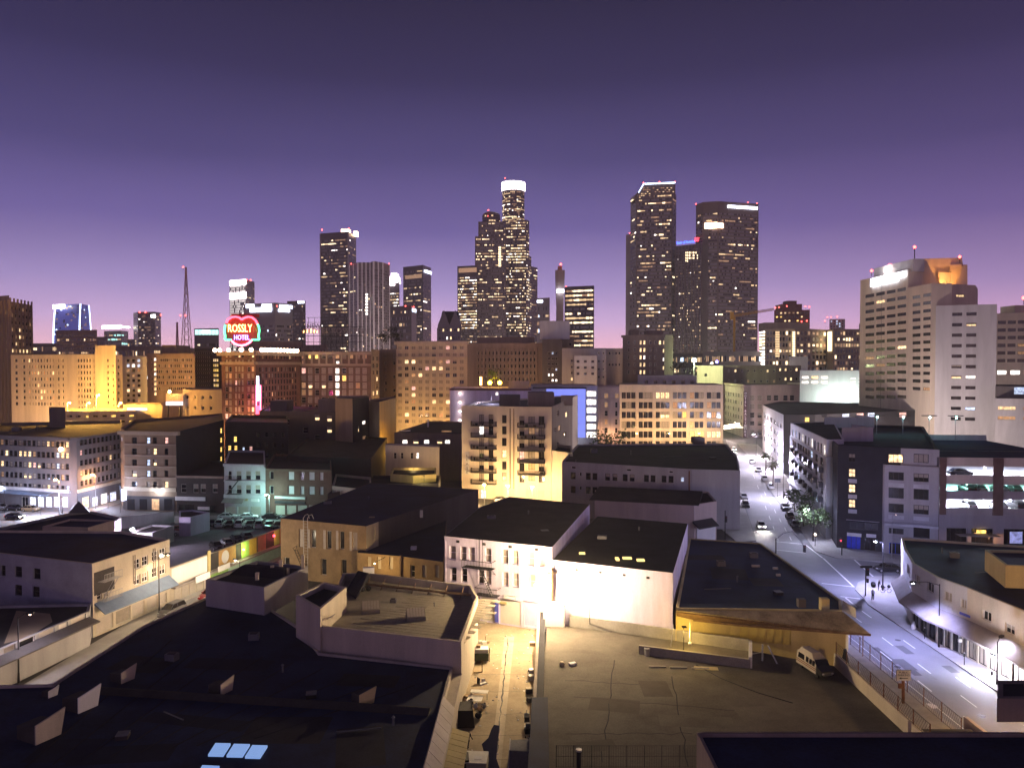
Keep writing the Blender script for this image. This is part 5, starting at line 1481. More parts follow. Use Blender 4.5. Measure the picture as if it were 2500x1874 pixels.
cb.at(0, 520, 1243, 18, 20, 'dark', 'two', 'window_frame_dark'); cb.at(0, 455, 1240, 40, 20, 'dark', 'tri', 'window_frame_dark'); cb.finish(); cb.band(0, cb.z1 - .5, .5, .5, 'brown_stone', 'cornice')
cb.panel(0, 429, 1211, 502, 1222, .3, 'white_paint', 'shop_sign'); cb.panel(0, 484, 1236, 512, 1244, .3, 'white_paint', 'lower_sign')
pc = Bld('pale_shop', 'pale three storey building with a fire stair under the teal lamp', 'shop building', front([(545, 187), (646, 185.5)], 30), 12.2, 'pale_grey', par=.6)
for x in (583, 606, 629):
    for y in (1160, 1194): pc.at(0, x, y, 13, 22, 'blind', 'dh')
for y in (1160, 1194): pc.at(0, 561, y, 9, 22, 'dark', 'dh')
for k in range(3): pc.at(0, 562 + k * 31, 1246, 26, 20, 'shutter', 'pl')
pc.finish(); pc.band(0, pc.z1 - .6, .6, .6, 'pale_grey', 'cornice'); pc.band(0, ZY(1176, 186), .35, .3, 'pale_grey', 'belt_course'); pc.band(0, ZY(1216, 186), .9, .4, 'pale_grey', 'fascia')
b = MB()
for y in (1172, 1206):
    z = ZY(y, 186); b.hexa([pc.pt(0, .9, z, 0), pc.pt(0, 4.5, z, 0), pc.pt(0, 4.5, z, 1.1), pc.pt(0, .9, z, 1.1)][::-1], [pc.pt(0, .9, z + .08, 0), pc.pt(0, 4.5, z + .08, 0), pc.pt(0, 4.5, z + .08, 1.1), pc.pt(0, .9, z + .08, 1.1)][::-1], 'metal_dark')
    for k in range(10): b.bar(pc.pt(0, .9 + k * .4, z, 1.1), pc.pt(0, .9 + k * .4, z + 1, 1.1), .03, 'metal_dark', 4)
    b.bar(pc.pt(0, .9, z + 1, 1.1), pc.pt(0, 4.5, z + 1, 1.1), .04, 'metal_dark', 4)
b.bar(pc.pt(0, 1.2, ZY(1206, 186), .7), pc.pt(0, 4, ZY(1172, 186), .7), .08, 'metal_dark', 4); b.bar(pc.pt(0, 1.2, ZY(1206, 186), 1.0), pc.pt(0, 4, ZY(1172, 186), 1.0), .08, 'metal_dark', 4)
b.build('fire_escape', pc.root)
b = MB(); b.hexa([pc.pt(0, .2, 3.0, 2), pc.pt(0, 5.5, 3.0, 2), pc.pt(0, 5.5, 3.9, 0), pc.pt(0, .2, 3.9, 0)], [pc.pt(0, .2, 3.15, 2), pc.pt(0, 5.5, 3.15, 2), pc.pt(0, 5.5, 4.2, 0), pc.pt(0, .2, 4.2, 0)], 'awning_grey'); b.build('awning', pc.root)
pc.panel(0, 590, 1212, 606, 1222, .3, 'cardboard', 'small_sign'); pc.panel(0, 614, 1213, 633, 1224, .3, 'white_paint', 'shop_sign')
rb = Bld('red_brick_shop', 'two storey red brick building with white covered windows above a white shop sign', 'shop building', front([(646, 186), (808, 183)], 30), 11.2, 'red_brick', par=.6)
for x, w in ((663, 10), (711, 14), (738, 9), (761, 14), (785, 9)):
    for y in (1161, 1196): rb.at(0, x, y + (x - 711) * .02, w, 20, 'white_board' if x > 700 and not (x == 738 and y < 1180) else 'dark', 'pl')
for k in range(4): rb.at(0, 684 + k * 27, 1244, 23, 22, 'shutter', 'pl')
rb.finish(); rb.band(0, rb.z1 - .5, .5, .4, 'brown_brick', 'cornice')
rb.panel(0, 672, 1210, 746, 1218, .35, 'white_paint', 'shop_sign'); rb.panel(0, 672, 1221, 746, 1230, .3, 'dark_panel', 'lower_sign')
text('SMOKE SHOP', 'sign_lettering', rb.root, rb.pt(0, 8.6, ZY(1225.5, 184), .4), .62, 'white_paint', rb.edge(0)[3], .01, 1.2) if False else None
rb2 = Bld('side_shop', 'low cream shop with a barred window right of the red brick building', 'shop building', front([(809, 178), (905, 172)], 20), 8.2, 'cream_stucco', par=.6)
rb2.at(0, 824, 1203, 29, 17, 'curtain', 'tri'); rb2.at(0, 822, 1232, 26, 14, 'shutter', 'pl'); rb2.finish()
rt = street_lamp('bright teal white street lamp between the pale and the red brick shops', (PY(648, 0, 181).x, 181, 0), 5.6, (-.6, -.6), 'lamp_teal', 2800, 'bcfff0', 'street lamps', spot=False, hr=.3)
for x, y, Y, lb, w in ((88 + 51, 1172, 184, 'warm corner lamp in front of the grey office block, upper of its two', 3800), (228, 1160, 194, 'warm lamp on the side street of the grey office block', 3000)):
    p = PY(x, y, Y); street_lamp(lb, (p.x + .5, p.y, 0), p.z, (-.6, -.4), 'lamp_warm', w, 'ffb060', 'street lamps', spot=False, hr=.38)
for (x, y, Y, w) in ((8, 1192, 188, 1500), (95, 1215, 183, 5200), (150, 1222, 183, 3600), (262, 1215, 194, 3000)):
    light('POINT', PY(x, y, Y), w, 'd4dcff', lo.root, .5)
wall_lamp(lo, 0, 8, 1192, 'lamp_white', 0, 'ffffff', 1.0, .45)

# dark blocks between the lot and the tan slab
t = Bld('black_block', 'black windowed block behind the pale shop with a few yellow lit windows', 'building', front([(548, 226), (702, 222)], 30), ZY(1030, 224), 'black_stucco', par=.8)
for x, y in ((574, 1072), (560, 1094), (575, 1094), (612, 1096)): t.at(0, x, y, 8, 14, 'yellow' if x < 600 else 'pink', 'dh')
t.at(0, 594, 1095, 6, 8, 'cool', 'pl'); t.at(0, 592, 1116, 4, 7, 'dim', 'pl'); t.grid(0, 630, 690, 4, 1060, 1110, 3, 8, 12, {'dark': 1}, 'dh', 'window_frame_dark'); t.finish()
t = Bld('dark_block', 'dark brown block with three half lit windows below the hotel annex', 'building', front([(632, 262), (820, 254)], 30), ZY(1004, 258), 'dark_grey', par=.8)
for x, y, k in ((774, 1019, 'half'), (804, 1022, 'half'), (804, 1049, 'half'), (745, 1050, 'dark'), (774, 1068, 'dark'), (700, 1030, 'dark'), (660, 1030, 'dark')): t.at(0, x, y, 12, 14, k, 'dh')
t.finish(); rbox(t, 660, 700, 978, 1004, 266, 8, 'dark_grey', 'roof_house'); rbox(t, 776, 820, 975, 1004, 258, 10, 'dark_stone', 'roof_house')
for x, y in ((655, 1012), (710, 1017)):
    b = MB(); b.box(PY(x, y, 270), (3.2, 2.4, .4), 'skylight_dim'); b.build('roof_light', t.root)
t = Bld('tan_sided_block', 'tall tan and black sided block left of the yellow lit wall', 'building', front([(818, 252), (860, 246), (900, 262)], 16), ZY(973, 248), 'tan_stucco', par=.8)
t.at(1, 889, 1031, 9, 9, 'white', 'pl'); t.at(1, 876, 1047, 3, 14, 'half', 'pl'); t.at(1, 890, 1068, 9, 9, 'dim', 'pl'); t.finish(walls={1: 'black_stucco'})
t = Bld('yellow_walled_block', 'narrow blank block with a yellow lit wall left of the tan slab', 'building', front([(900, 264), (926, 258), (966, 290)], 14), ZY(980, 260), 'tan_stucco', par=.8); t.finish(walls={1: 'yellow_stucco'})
p = PY(955, 0, 262); light('POINT', (p.x, p.y, 6), 5200, 'ffb848', t.root, .5)
t = Bld('low_black_roof', 'low black roofed block with teal light on its far wall', 'building', [P(700, 1112, 12), P(905, 1120, 12), P(945, 1068, 12), P(760, 1060, 12)], 12, 'black_stucco', par=.6); t.finish()
light('POINT', P(815, 1108, 13.2), 90, '60c8b8', t.root, .5)
t = Bld('lit_window_block', 'dark roofed block with a row of five lit windows left of the balcony apartments', 'building', front([(962, 246), (1128, 240)], 50, 6), ZY(1058, 242), 'dark_stone', par=.6)
for x, k in ((988, 'white'), (1015, 'half'), (1041, 'white'), (1073, 'half'), (1092, 'white')): t.at(0, x, 1078, 13, 10, k, 'two')
t.finish()
b = MB(); b.box(P(1045, 1042, 15), (.5, .5, 2.6), 'white_paint'); b.box(P(990, 1052, 15), (3, 1.4, .3), 'white_paint'); b.box(P(1090, 1054, 15), (3, 1.2, .4), 'lit_dim'); b.build('roof_vent', t.root)
t = Bld('small_beige_house', 'small beige building with four little windows in front of the lit window block', 'building', front([(940, 218), (1072, 212)], 4), ZY(1088, 215), 'beige_stucco', par=.7)
for x, k in ((964, 'dark'), (981, 'dark'), (1005, 'dark'), (1019, 'white')): t.at(0, x, 1112, 7, 15, k, 'dh')
t.finish()
light('POINT', PY(1010, 1150, 206), 800, 'ffd890', t.root, .4)
t = Bld('low_yellow_wall_shop', 'low shop with a pale yellow lit parapet below the small beige building', 'building', front([(952, 196), (1008, 193), (1064, 196)], 12), ZY(1158, 195), 'yellow_stucco', par=.6); t.finish()
p = PY(1035, 1168, 189); light('POINT', p, 700, 'ffe890', t.root, .4)
t = Bld('long_black_shed', 'long low black roofed shed behind the brick building', 'building', [P(800, 1205, 7), P(950, 1180, 7), P(1070, 1180, 7), P(1075, 1160, 7), P(850, 1160, 7)], 7, 'dark_grey', par=.5); t.finish()

# ------------------------------------------------------------------ balcony apartments
ap = Bld('balcony_apartments', 'tan seven storey apartment block with two stacks of dark balconies', 'apartment building', front([(1127, 210), (1250, 206.5), (1347, 204), (1398, 262)], 26, 4), ZY(992, 207), 'beige_stucco', par=.5)
YB = 205
rowsL = [1023, 1050, 1078.5, 1107.5, 1136, 1163]
for r, y in enumerate(rowsL):
    ap.at(0, 1231, y, 11, 20, ('dark', 'dark', 'dark', 'warm', 'dark', 'half')[r], 'pl', 'window_frame_dark')
    for x in (1175.5, 1198.5): ap.at(0, x, y, 11.5, 23, 'white' if (r == 1 and x < 1190) else pick({'dark': 3, 'blind': 1, 'curtain': 1}), 'two', 'window_frame_dark', name='balcony_door')
    for x in (1274, 1322): ap.at(1, x, y + 3.5, 12 if x < 1300 else 14, 22, 'pink' if (r == 3 and x < 1300) else pick({'dark': 3, 'blind': 1, 'curtain': 1}), 'two', 'window_frame_dark', name='balcony_door')
    ap.at(1, 1298, y + 2, 16, 17, pick({'dark': 1, 'curtain': 2, 'dim': .5}), 'two', 'window_frame_dark')
for x, y, k in ((1362, 1008, 'dark'), (1383, 1012, 'warm'), (1356, 1050, 'dark'), (1366, 1045, 'dim'), (1380, 1060, 'dark'), (1362, 1085, 'dark')): ap.at(2, x, y, 5, 12, k, 'dh')
ap.at(0, 1180, 1207, 13, 24, 'cool', 'two'); ap.at(1, 1296, 1204, 22, 20, 'shutter', 'pl'); ap.at(1, 1321, 1205, 18, 20, 'shutter', 'pl')
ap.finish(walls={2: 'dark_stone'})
ap.band(0, ap.z1 - .35, .4, .25, 'beige_stucco', 'cornice'); ap.band(1, ap.z1 - .35, .4, .25, 'beige_stucco', 'cornice')
b = MB(); A, d, L, an = ap.edge(0); b.bar(ap.pt(0, L - .5, 3, .12), ap.pt(0, L - .5, ap.z1 - .5, .12), .12, 'metal_dark', 6); b.bar(ap.pt(1, .5, 3, .12), ap.pt(1, .5, ap.z1 - .5, .12), .16, 'brown_stone', 6); b.build('drain_pipe', ap.root)
def balcony(e, px0, px1, py):
    u0, v = ap.fpix(e, px0, py); u1, _ = ap.fpix(e, px1, py)
    b = MB(); dep = 1.5
    f = lambda o, a=0, c=0, i=0: [ap.pt(e, u0 + a, o, .01), ap.pt(e, u0 + a, o, dep), ap.pt(e, u1 - a, o, dep), ap.pt(e, u1 - a, o, .01)]
    b.hexa(f(v - .18), f(v), 'dark_panel')
    o = b.build('balcony', ap.root)
    r = MB(); n = max(8, int((u1 - u0) / .28))
    for k in range(n + 1): q_ = u0 + (u1 - u0) * k / n; r.bar(ap.pt(e, q_, v, dep - .04), ap.pt(e, q_, v + 1.1, dep - .04), .03, 'metal_dark', 4)
    for k in range(4):
        for uu in (u0, u1): r.bar(ap.pt(e, uu, v, .3 + k * .35), ap.pt(e, uu, v + 1.1, .3 + k * .35), .03, 'metal_dark', 4)
    for zz_ in (.35, .75, 1.1): r.bar(ap.pt(e, u0, v + zz_, dep - .04), ap.pt(e, u1, v + zz_, dep - .04), .045, 'metal_dark', 4)
    for uu in (u0, u1): r.bar(ap.pt(e, uu, v + 1.1, .05), ap.pt(e, uu, v + 1.1, dep), .04, 'metal_dark', 4)
    r.build('railing', o)
    if random.random() < .8:
        c = MB()
        for k in range(random.randint(2, 4)):
            q_ = random.uniform(u0 + .4, u1 - .4); c.box(ap.pt(e, q_, v, random.uniform(.5, 1.1)), (random.uniform(.3, .8), .4, random.uniform(.3, .9)), random.choice(('cloth_dark', 'canvas_green', 'dark_grey', 'wood')))
        c.build('balcony_clutter', o)
for y in (1037.5, 1065, 1093.5, 1122, 1150.5, 1178): balcony(0, 1153, 1213, y)
for y in (1041, 1069, 1098.5, 1127, 1156.5): balcony(1, 1266, 1331, y)
lz = ap.panel(0, 1136, 1102, 1146, 1157, .15, 'pale_grey', 'lease_sign')
for k, c in enumerate('LEASE'): text(c, 'letter', ap.root, ap.pt(0, ap.fpix(0, 1141, 1110)[0], ap.fpix(0, 1141, 1112 + k * 10)[1], .19), 1.0, 'letter_dark', ap.edge(0)[3], .01, 1.1)
rbox(ap, 1219, 1270, 965, 990, 216, 8, 'dark_grey', 'roof_house'); rbox(ap, 1290, 1353, 958, 992, 218, 9, 'dark_stone', 'roof_house'); rbox(ap, 1372, 1398, 966, 990, 236, 5, 'tan_stucco', 'roof_screen')
light('POINT', Vector((PY(1200, 980, 231).x, 231, 26)), 2600, 'e0d8ff', ap.root, .6)  # fill light added on the roof to brighten the long white wall behind
for x, w, lb in ((1182, 11000, 'left'), (1240, 9000, 'middle'), (1299, 11000, 'right')):
    p = PY(x, 1184 + (x - 1182) * .05, 197); street_lamp(lb + ' of the three warm lamps in front of the balcony apartments', (p.x, p.y + .8, 0), p.z, (0, -.8), 'lamp_warm', w, 'ffcc88', 'lamps in front of the balcony apartments', spot=False, hr=.42)
ax = Bld('low_annex', None, None, front([(1348, 204), (1399, 199)], 18), ZY(1102, 202), 'beige_stucco', parent=ap.root); ax.finish(wname='annex_wall', rname='annex_roof')

# long white warehouse on the right street
wl = Bld('long_grey_walled_building', 'long grey walled two storey building with a black roof and paired dark windows', 'building', [P(1372, 1126, 13), P(1690, 1145, 13), P(1807, 1148, 13), P(1800, 1112, 13), P(1772, 1082, 13), P(1410, 1084, 13)], 13, 'grey_stucco', par=.5)
for r in range(2):
    for x in (1399, 1436, 1452, 1483, 1501, 1526, 1543, 1578, 1594, 1621, 1638): wl.at(0, x, 1161 + r * 33.5 + (x - 1399) * (.036 + .008 * r), 12, 17, pick({'dark': 5, 'blind': 2}) if not (r == 1 and x == 1578) else 'half', 'dh', 'window_frame_dark')
    wl.at(0, 1666, 1170 + r * 34, 8, 11, 'cool', 'dh'); wl.at(0, 1417, 1157 + r * 34, 5, 9, 'dark', 'pl')
for x in (1400, 1535, 1638): wl.at(0, x, 1141 + (x - 1400) * .045, 11, 6, 'dark', 'pl')
wl.finish(); 
b = MB(); b.bar(wl.pt(0, wl.edge(0)[2] - .6, .5, .15), wl.pt(0, wl.edge(0)[2] - .6, 12.6, .15), .15, 'rust', 6); b.bar(wl.pt(0, 3.6, 4, .1), wl.pt(0, 3.6, 13.6, .1), .05, 'metal_grey', 5); b.build('drain_pipe', wl.root)
rbox(wl, 1695, 1721, 1068, 1084, 215, 4, 'dark_grey', 'roof_house')
lg = Bld('low_pink_shop', 'low pinkish shop with a sloping dark roof edge at the street corner', 'shop building', front([(1453, 160), (1697, 154), (1752, 158)], 12, 0), 8.2, 'pink_stucco', par=.3)
lg.finish()
b = MB(); b.hexa([lg.pt(0, -1, 8.2, .9), lg.pt(0, 21, 8.2, .9), lg.pt(0, 21, 8.4, -10), lg.pt(0, -1, 8.4, -10)], [lg.pt(0, -1, 8.3, .9), lg.pt(0, 21, 8.3, .9), lg.pt(0, 21, 9.4, -10), lg.pt(0, -1, 9.4, -10)], 'tar_roof_brown'); b.build('sloping_roof', lg.root)
b = MB(); b.hexa([lg.pt(1, -.5, 3.6, 1.8), lg.pt(1, 5.4, 3.6, 1.8), lg.pt(1, 5.4, 4.6, 0), lg.pt(1, -.5, 4.6, 0)], [lg.pt(1, -.5, 3.75, 1.8), lg.pt(1, 5.4, 3.75, 1.8), lg.pt(1, 5.4, 5.0, 0), lg.pt(1, -.5, 5.0, 0)], 'dark_panel'); b.build('awning', lg.root)
lg.panel(1, 1700, 1290, 1745, 1318, .2, 'white_paint', 'shop_front')

# ------------------------------------------------------------------ brick building, white building
br = Bld('brick_warehouse', 'brown brick building with shuttered tall windows and a black roof', 'building', [P(685, 1265, 10), P(894, 1284, 10), P(924, 1273, 10), P(1168, 1194, 10), P(904, 1178, 10)], 10, 'orange_brick', 'tar_roof_blue', par=.02)
for x, k in ((736, 'shutter'), (764.6, 'dark'), (802.6, 'dark'), (834, 'dark'), (866, 'shutter')): br.at(0, x, 1313 + (x - 736) * .06, 13, 44, k, 'pl', 'window_frame', dep=.35)
for x in (700, 790, 839): br.at(0, x, 1380 + (x - 700) * .04, 14, 40, 'dark', 'pl', 'window_frame', dep=.35)
br.at(1, 914, 1302, 7, 30, 'shutter', 'pl'); br.finish(walls={1: 'cream_stucco', 2: 'dark_grey'})
for x in (755, 793, 824, 857):
    u, v = br.fpix(0, x, 1313 + (x - 736) * .06); b = MB(); f = lambda o: [br.pt(0, u - .22, o, .003), br.pt(0, u - .22, o, .10), br.pt(0, u + .22, o, .10), br.pt(0, u + .22, o, .003)]; b.hexa(f(v - 1.55), f(v + 1.55), 'shutter'); b.build('shutter_leaf', br.root)
b = MB()
for x in (746, 756):
    u, v = br.fpix(0, x, 1400); u2, v2 = br.fpix(0, x, 1300); b.bar(br.pt(0, u, v, .5), br.pt(0, u, 10.6, .5), .05, 'galvanised', 5)
u, _ = br.fpix(0, 746, 1300); u2, _ = br.fpix(0, 756, 1300)
for (a, c) in ((u, u - .9), (u2, u2 - .9)): pass
b.path([br.pt(0, u, 10.6, .5), br.pt(0, u + .15, 11.0, .3), br.pt(0, u + .3, 11.1, -.2), br.pt(0, u + .4, 10.3, -.6)], .05, 'galvanised', 5); b.path([br.pt(0, u2, 10.6, .5), br.pt(0, u2 + .15, 11.0, .3), br.pt(0, u2 + .3, 11.1, -.2), br.pt(0, u2 + .4, 10.3, -.6)], .05, 'galvanised', 5)
for k in range(16): b.bar(br.pt(0, u, 2.6 + k * .5, .5), br.pt(0, u2, 2.6 + k * .5, .5), .03, 'galvanised', 4)
b.build('roof_ladder', br.root)
b = MB(); u, v = br.fpix(0, 722, 1335)
b.path([br.pt(0, u, v, .8), br.pt(0, u + .9, v + .5, .8), br.pt(0, u + .5, v - .5, .8), br.pt(0, u, v, .8)], .04, 'metal_dark', 4); b.path([br.pt(0, u + .3, v - .2, .8), br.pt(0, u + 2.4, v - 4.2, .8)], .06, 'metal_dark', 4); b.path([br.pt(0, u + .9, v - .2, .8), br.pt(0, u + 3.0, v - 4.2, .8)], .06, 'metal_dark', 4)
for k in range(9): b.bar(br.pt(0, u + .3 + k * .24, v - .3 - k * .44, .8), br.pt(0, u + .9 + k * .24, v - .3 - k * .44, .8), .03, 'metal_dark', 4)
b.build('fire_stair', br.root)
b2 = Bld('low_wing', None, None, [P(872, 1348, 6), P(978, 1357, 6), P(1082, 1371, 6), P(1090, 1262, 6), P(930, 1268, 6)], 6, 'orange_brick', 'tar_roof_blue', parent=br.root, par=.02)
for x in (902, 926, 955): b2.at(0, x, 1374, 9, 30, 'shutter', 'pl', 'window_frame', dep=.3)
for x in (1007, 1036, 1067): b2.at(1, x, 1394, 11, 30, 'shutter' if x > 1010 else 'dark', 'arch', 'window_frame', dep=.3)
b2.finish(wname='wing_wall', rname='wing_roof')
wall_lamp(b2, 0, 940, 1362, 'lamp_dim', 800, 'ffd488', 3.4, .12)
b = MB(); b.bar(b2.pt(1, .2, .5, .2), b2.pt(1, .2, 6.2, .2), .22, 'brown_brick', 6); b.build('drain_pipe', br.root)
b = MB(); b.box(P(1010, 1345, 5.7), (.9, .8, .8), 'white_paint'); b.build('roof_vent', br.root)
b = MB(); b.box(P(1029, 1262, 9.6), (.5, .6, 1.2), 'pale_grey'); b.box(P(908, 1268, 9.6), (.9, .5, .5), 'tan_stucco'); b.build('roof_vent', br.root)

wb = Bld('white_building', 'bright floodlit white building with arched windows and a fire escape at the alley end', 'building', [P(1085, 1308, 11.5), P(1348, 1335, 11.5), P(1440, 1230, 11.5), P(1243, 1212, 11.5), P(1172, 1237, 11.5)], 11.5, 'lilac_white', 'tar_roof_brown', par=.02)
for x, k in ((1105, 'curtain'), (1131, 'curtain'), (1152, 'shutter'), (1192, 'curtain'), (1233, 'curtain'), (1258, 'shutter'), (1297, 'shutter'), (1325, 'shutter')): wb.at(0, x, 1349 + (x - 1105) * .075, 15.5, 35, k, 'arch', 'lilac_white', dep=.4)
for x, k in ((1107, 'dark'), (1133, 'dark'), (1174, 'dark'), (1192, 'shutter'), (1234, 'shutter'), (1259, 'shutter'), (1300, 'shutter')): wb.at(0, x, 1402 + (x - 1107) * .09, 15, 35, k, 'arch', 'lilac_white', dep=.4)
wb.at(0, 1190, 1488, 34, 62, 'shutter_w', 'pl', 'lilac_white', name='roll_shutter'); wb.at(0, 1245, 1496, 52, 64, 'shutter_w', 'pl', 'lilac_white', name='roll_shutter'); wb.at(0, 1297, 1499, 36, 62, 'door_lilac', 'pl', 'lilac_white', name='door')
wb.finish()
wb.panel(0, 1208.5, 1470, 1217.5, 1518, .12, 'blue_paint', 'painted_post'); wb.panel(0, 1232, 1451, 1259, 1462, .3, 'white_paint', 'shop_sign'); wb.panel(0, 1219, 1466, 1238, 1474, .15, 'yellow_stucco', 'small_sign')
A, d, L, an = wb.edge(0)
for k in range(4):
    u, v = wb.fpix(0, 1118 + k * 64, 1321 + k * 6.5); b = MB(); f = lambda o: [wb.pt(0, u - .25, o, .003), wb.pt(0, u - .25, o, .05), wb.pt(0, u + .25, o, .05), wb.pt(0, u + .25, o, .003)]; b.hexa(f(v - .18), f(v + .18), 'dark_panel'); b.build('wall_vent', wb.root)
b = MB(); u, v = wb.fpix(0, 1089, 1380); b.bar(wb.pt(0, u, .3, .12), wb.pt(0, u, 10.9, .12), .1, 'lilac_white', 6); b.build('drain_pipe', wb.root)
b = MB()      # fire escape: two landings and stairs
u0, u1 = wb.fpix(0, 1138, 1380)[0], wb.fpix(0, 1210, 1380)[0]
lv_ = (wb.fpix(0, 1170, 1382)[1], wb.fpix(0, 1190, 1448)[1])
for i, z in enumerate(lv_):
    x0, x1 = (u0, u1) if i == 0 else (u0 + 2.0, u1 + .8)
    for k in range(6): b.bar(wb.pt(0, x0, z, .1 + k * .24), wb.pt(0, x1, z, .1 + k * .24), .035, 'metal_dark', 4)
    n = int((x1 - x0) / .22)
    for k in range(n + 1): b.bar(wb.pt(0, x0 + (x1 - x0) * k / n, z, 1.35), wb.pt(0, x0 + (x1 - x0) * k / n, z + 1.05, 1.35), .022, 'metal_dark', 4)
    for dz_ in (0, 1.05): b.bar(wb.pt(0, x0, z + dz_, 1.35), wb.pt(0, x1, z + dz_, 1.35), .045, 'metal_dark', 4)
    for xx in (x0, x1):
        b.bar(wb.pt(0, xx, z + 1.05, 0), wb.pt(0, xx, z + 1.05, 1.35), .04, 'metal_dark', 4); b.bar(wb.pt(0, xx, z - .9, 0), wb.pt(0, xx, z, 1.3), .05, 'metal_dark', 4)
for o in (.5, 1.1): b.bar(wb.pt(0, u0 + 2.6, lv_[0], o), wb.pt(0, u1 - .2, lv_[1], o), .06, 'metal_dark', 4)
for k in range(12):
    f = (k + .5) / 12; uu = (u0 + 2.6) + (u1 - .2 - u0 - 2.6) * f; z = lv_[0] + (lv_[1] - lv_[0]) * f; b.hexa([wb.pt(0, uu - .1, z, .5), wb.pt(0, uu + .1, z, .5), wb.pt(0, uu + .1, z, 1.1), wb.pt(0, uu - .1, z, 1.1)], [wb.pt(0, uu - .1, z + .03, .5), wb.pt(0, uu + .1, z + .03, .5), wb.pt(0, uu + .1, z + .03, 1.1), wb.pt(0, uu - .1, z + .03, 1.1)], 'metal_dark')
b.bar(wb.pt(0, u0 + 2.2, lv_[0], .3), wb.pt(0, u0 + 2.2, 11.6, .3), .04, 'metal_dark', 4); b.bar(wb.pt(0, u0 + 2.7, lv_[0], .3), wb.pt(0, u0 + 2.7, 11.6, .3), .04, 'metal_dark', 4)
b.build('fire_escape', wb.root)
w2 = Bld('blank_wing', None, None, [P(1348, 1366, 9.8), P(1643, 1398, 9.8), P(1679, 1277, 9.8), P(1459, 1259, 9.8)], 9.8, 'lilac_white', 'tar_roof', parent=wb.root, par=.02); w2.finish(wname='wing_wall', rname='wing_roof')
for k in range(4):
    u, v = w2.fpix(0, 1408 + k * 58, 1390 + k * 6.5); b = MB(); f = lambda o: [w2.pt(0, u - .2, o, .003), w2.pt(0, u - .2, o, .05), w2.pt(0, u + .2, o, .05), w2.pt(0, u + .2, o, .003)]; b.hexa(f(v - .15), f(v + .15), 'dark_panel'); b.build('wall_vent', wb.root)
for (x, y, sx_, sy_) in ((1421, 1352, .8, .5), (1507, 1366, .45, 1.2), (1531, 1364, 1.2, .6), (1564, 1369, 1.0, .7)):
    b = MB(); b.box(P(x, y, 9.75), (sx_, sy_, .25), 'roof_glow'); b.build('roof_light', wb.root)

# ------------------------------------------------------------------ right: dark roofed building with yellow front
yr = Bld('dark_roofed_garage', 'single storey building with a broad blue black roof and yellow shutters below a stained lean-to', 'building', [P(1650, 1484, 6), P(2056, 1489, 6), P(2054, 1464, 6), P(1858, 1325, 6), P(1682, 1313, 6)], 6, 'yellow_stucco', 'tar_roof_blue', par=.15); yr.finish()
b = MB(); Lr = [P(1652, 1489, 5.95), P(2058, 1492, 5.95)]; Lo = [P(1652, 1506, 4.7), P(1800, 1523, 4.6), P(2126, 1547, 4.5)]
b.face([Lr[0], Lo[0], Lo[1], Lo[2], Lr[1]], 'stained_felt'); b.face([p - Vector((0, 0, .25)) for p in (Lr[1], Lo[2], Lo[1], Lo[0], Lr[0])], 'wood')
for a, c in zip(Lo, Lo[1:]): b.face([a, a - Vector((0, 0, .25)), c - Vector((0, 0, .25)), c], 'wood')
b.face([Lr[1], Lo[2], Lo[2] - Vector((0, 0, .25)), Lr[1] - Vector((0, 0, .25))], 'wood')
b.build('lean_to_roof', yr.root)
fw = Bld('front_wall_block', None, None, [P(1654, 1506, 4.4) + Vector((0, .8, 0)), P(1800, 1524, 4.4) + Vector((0, .8, 0)), P(2072, 1548, 4.4) + Vector((0, .8, 0)), P(2072, 1500, 4.4)], 4.3, 'yellow_stucco', parent=yr.root, par=0)
for x0, x1 in ((1662, 1768), (1785, 1932)):
    n = 5 if x0 < 1700 else 7
    for k in range(n):
        xa, xb = x0 + (x1 - x0) * k / n, x0 + (x1 - x0) * (k + 1) / n
        e = 0 if xb < 1800 else 1
        if xa < 1800 < xb: continue
        fw.at(e, (xa + xb) / 2, 1529 + ((xa + xb) / 2 - 1662) * .10, xb - xa - .6, 36, 'shutter_yellow' if not (x0 < 1700 and k in (0, 1)) else 'shutter_y2', 'pl', 'shutter_yellow', dep=.12, name='shutter_panel')
fw.finish(wname='front_wall', rname='front_ceiling')
b = MB(); b.box(P(2012, 1487, 6), (1.0, .8, 1.4), 'yellow_stucco'); b.build('chimney', yr.root); b = MB(); b.box(P(1956, 1480, 6), (.9, .8, 1.0), 'dark_grey'); b.build('chimney', yr.root)
b = MB(); b.face([P(2056, 1463, 6.0), P(2056, 1489, 6.0), P(2090, 1509, 6.6), P(2090, 1486, 7.2)], 'cream_stucco'); b.build('gable_board', yr.root)
for x, y, s_ in ((1845, 1383, 1.0), (1893, 1389, .6), (1900, 1405, .5)):
    b = MB(); b.box(P(x, y, 5.9), (s_ * 1.2, .3, .3), 'metal_grey'); b.build('roof_vent', yr.root)
light('POINT', P(1700, 1590, 4.2) + Vector((0, 6, 0)), 900, 'ffd060', yr.root, .4)

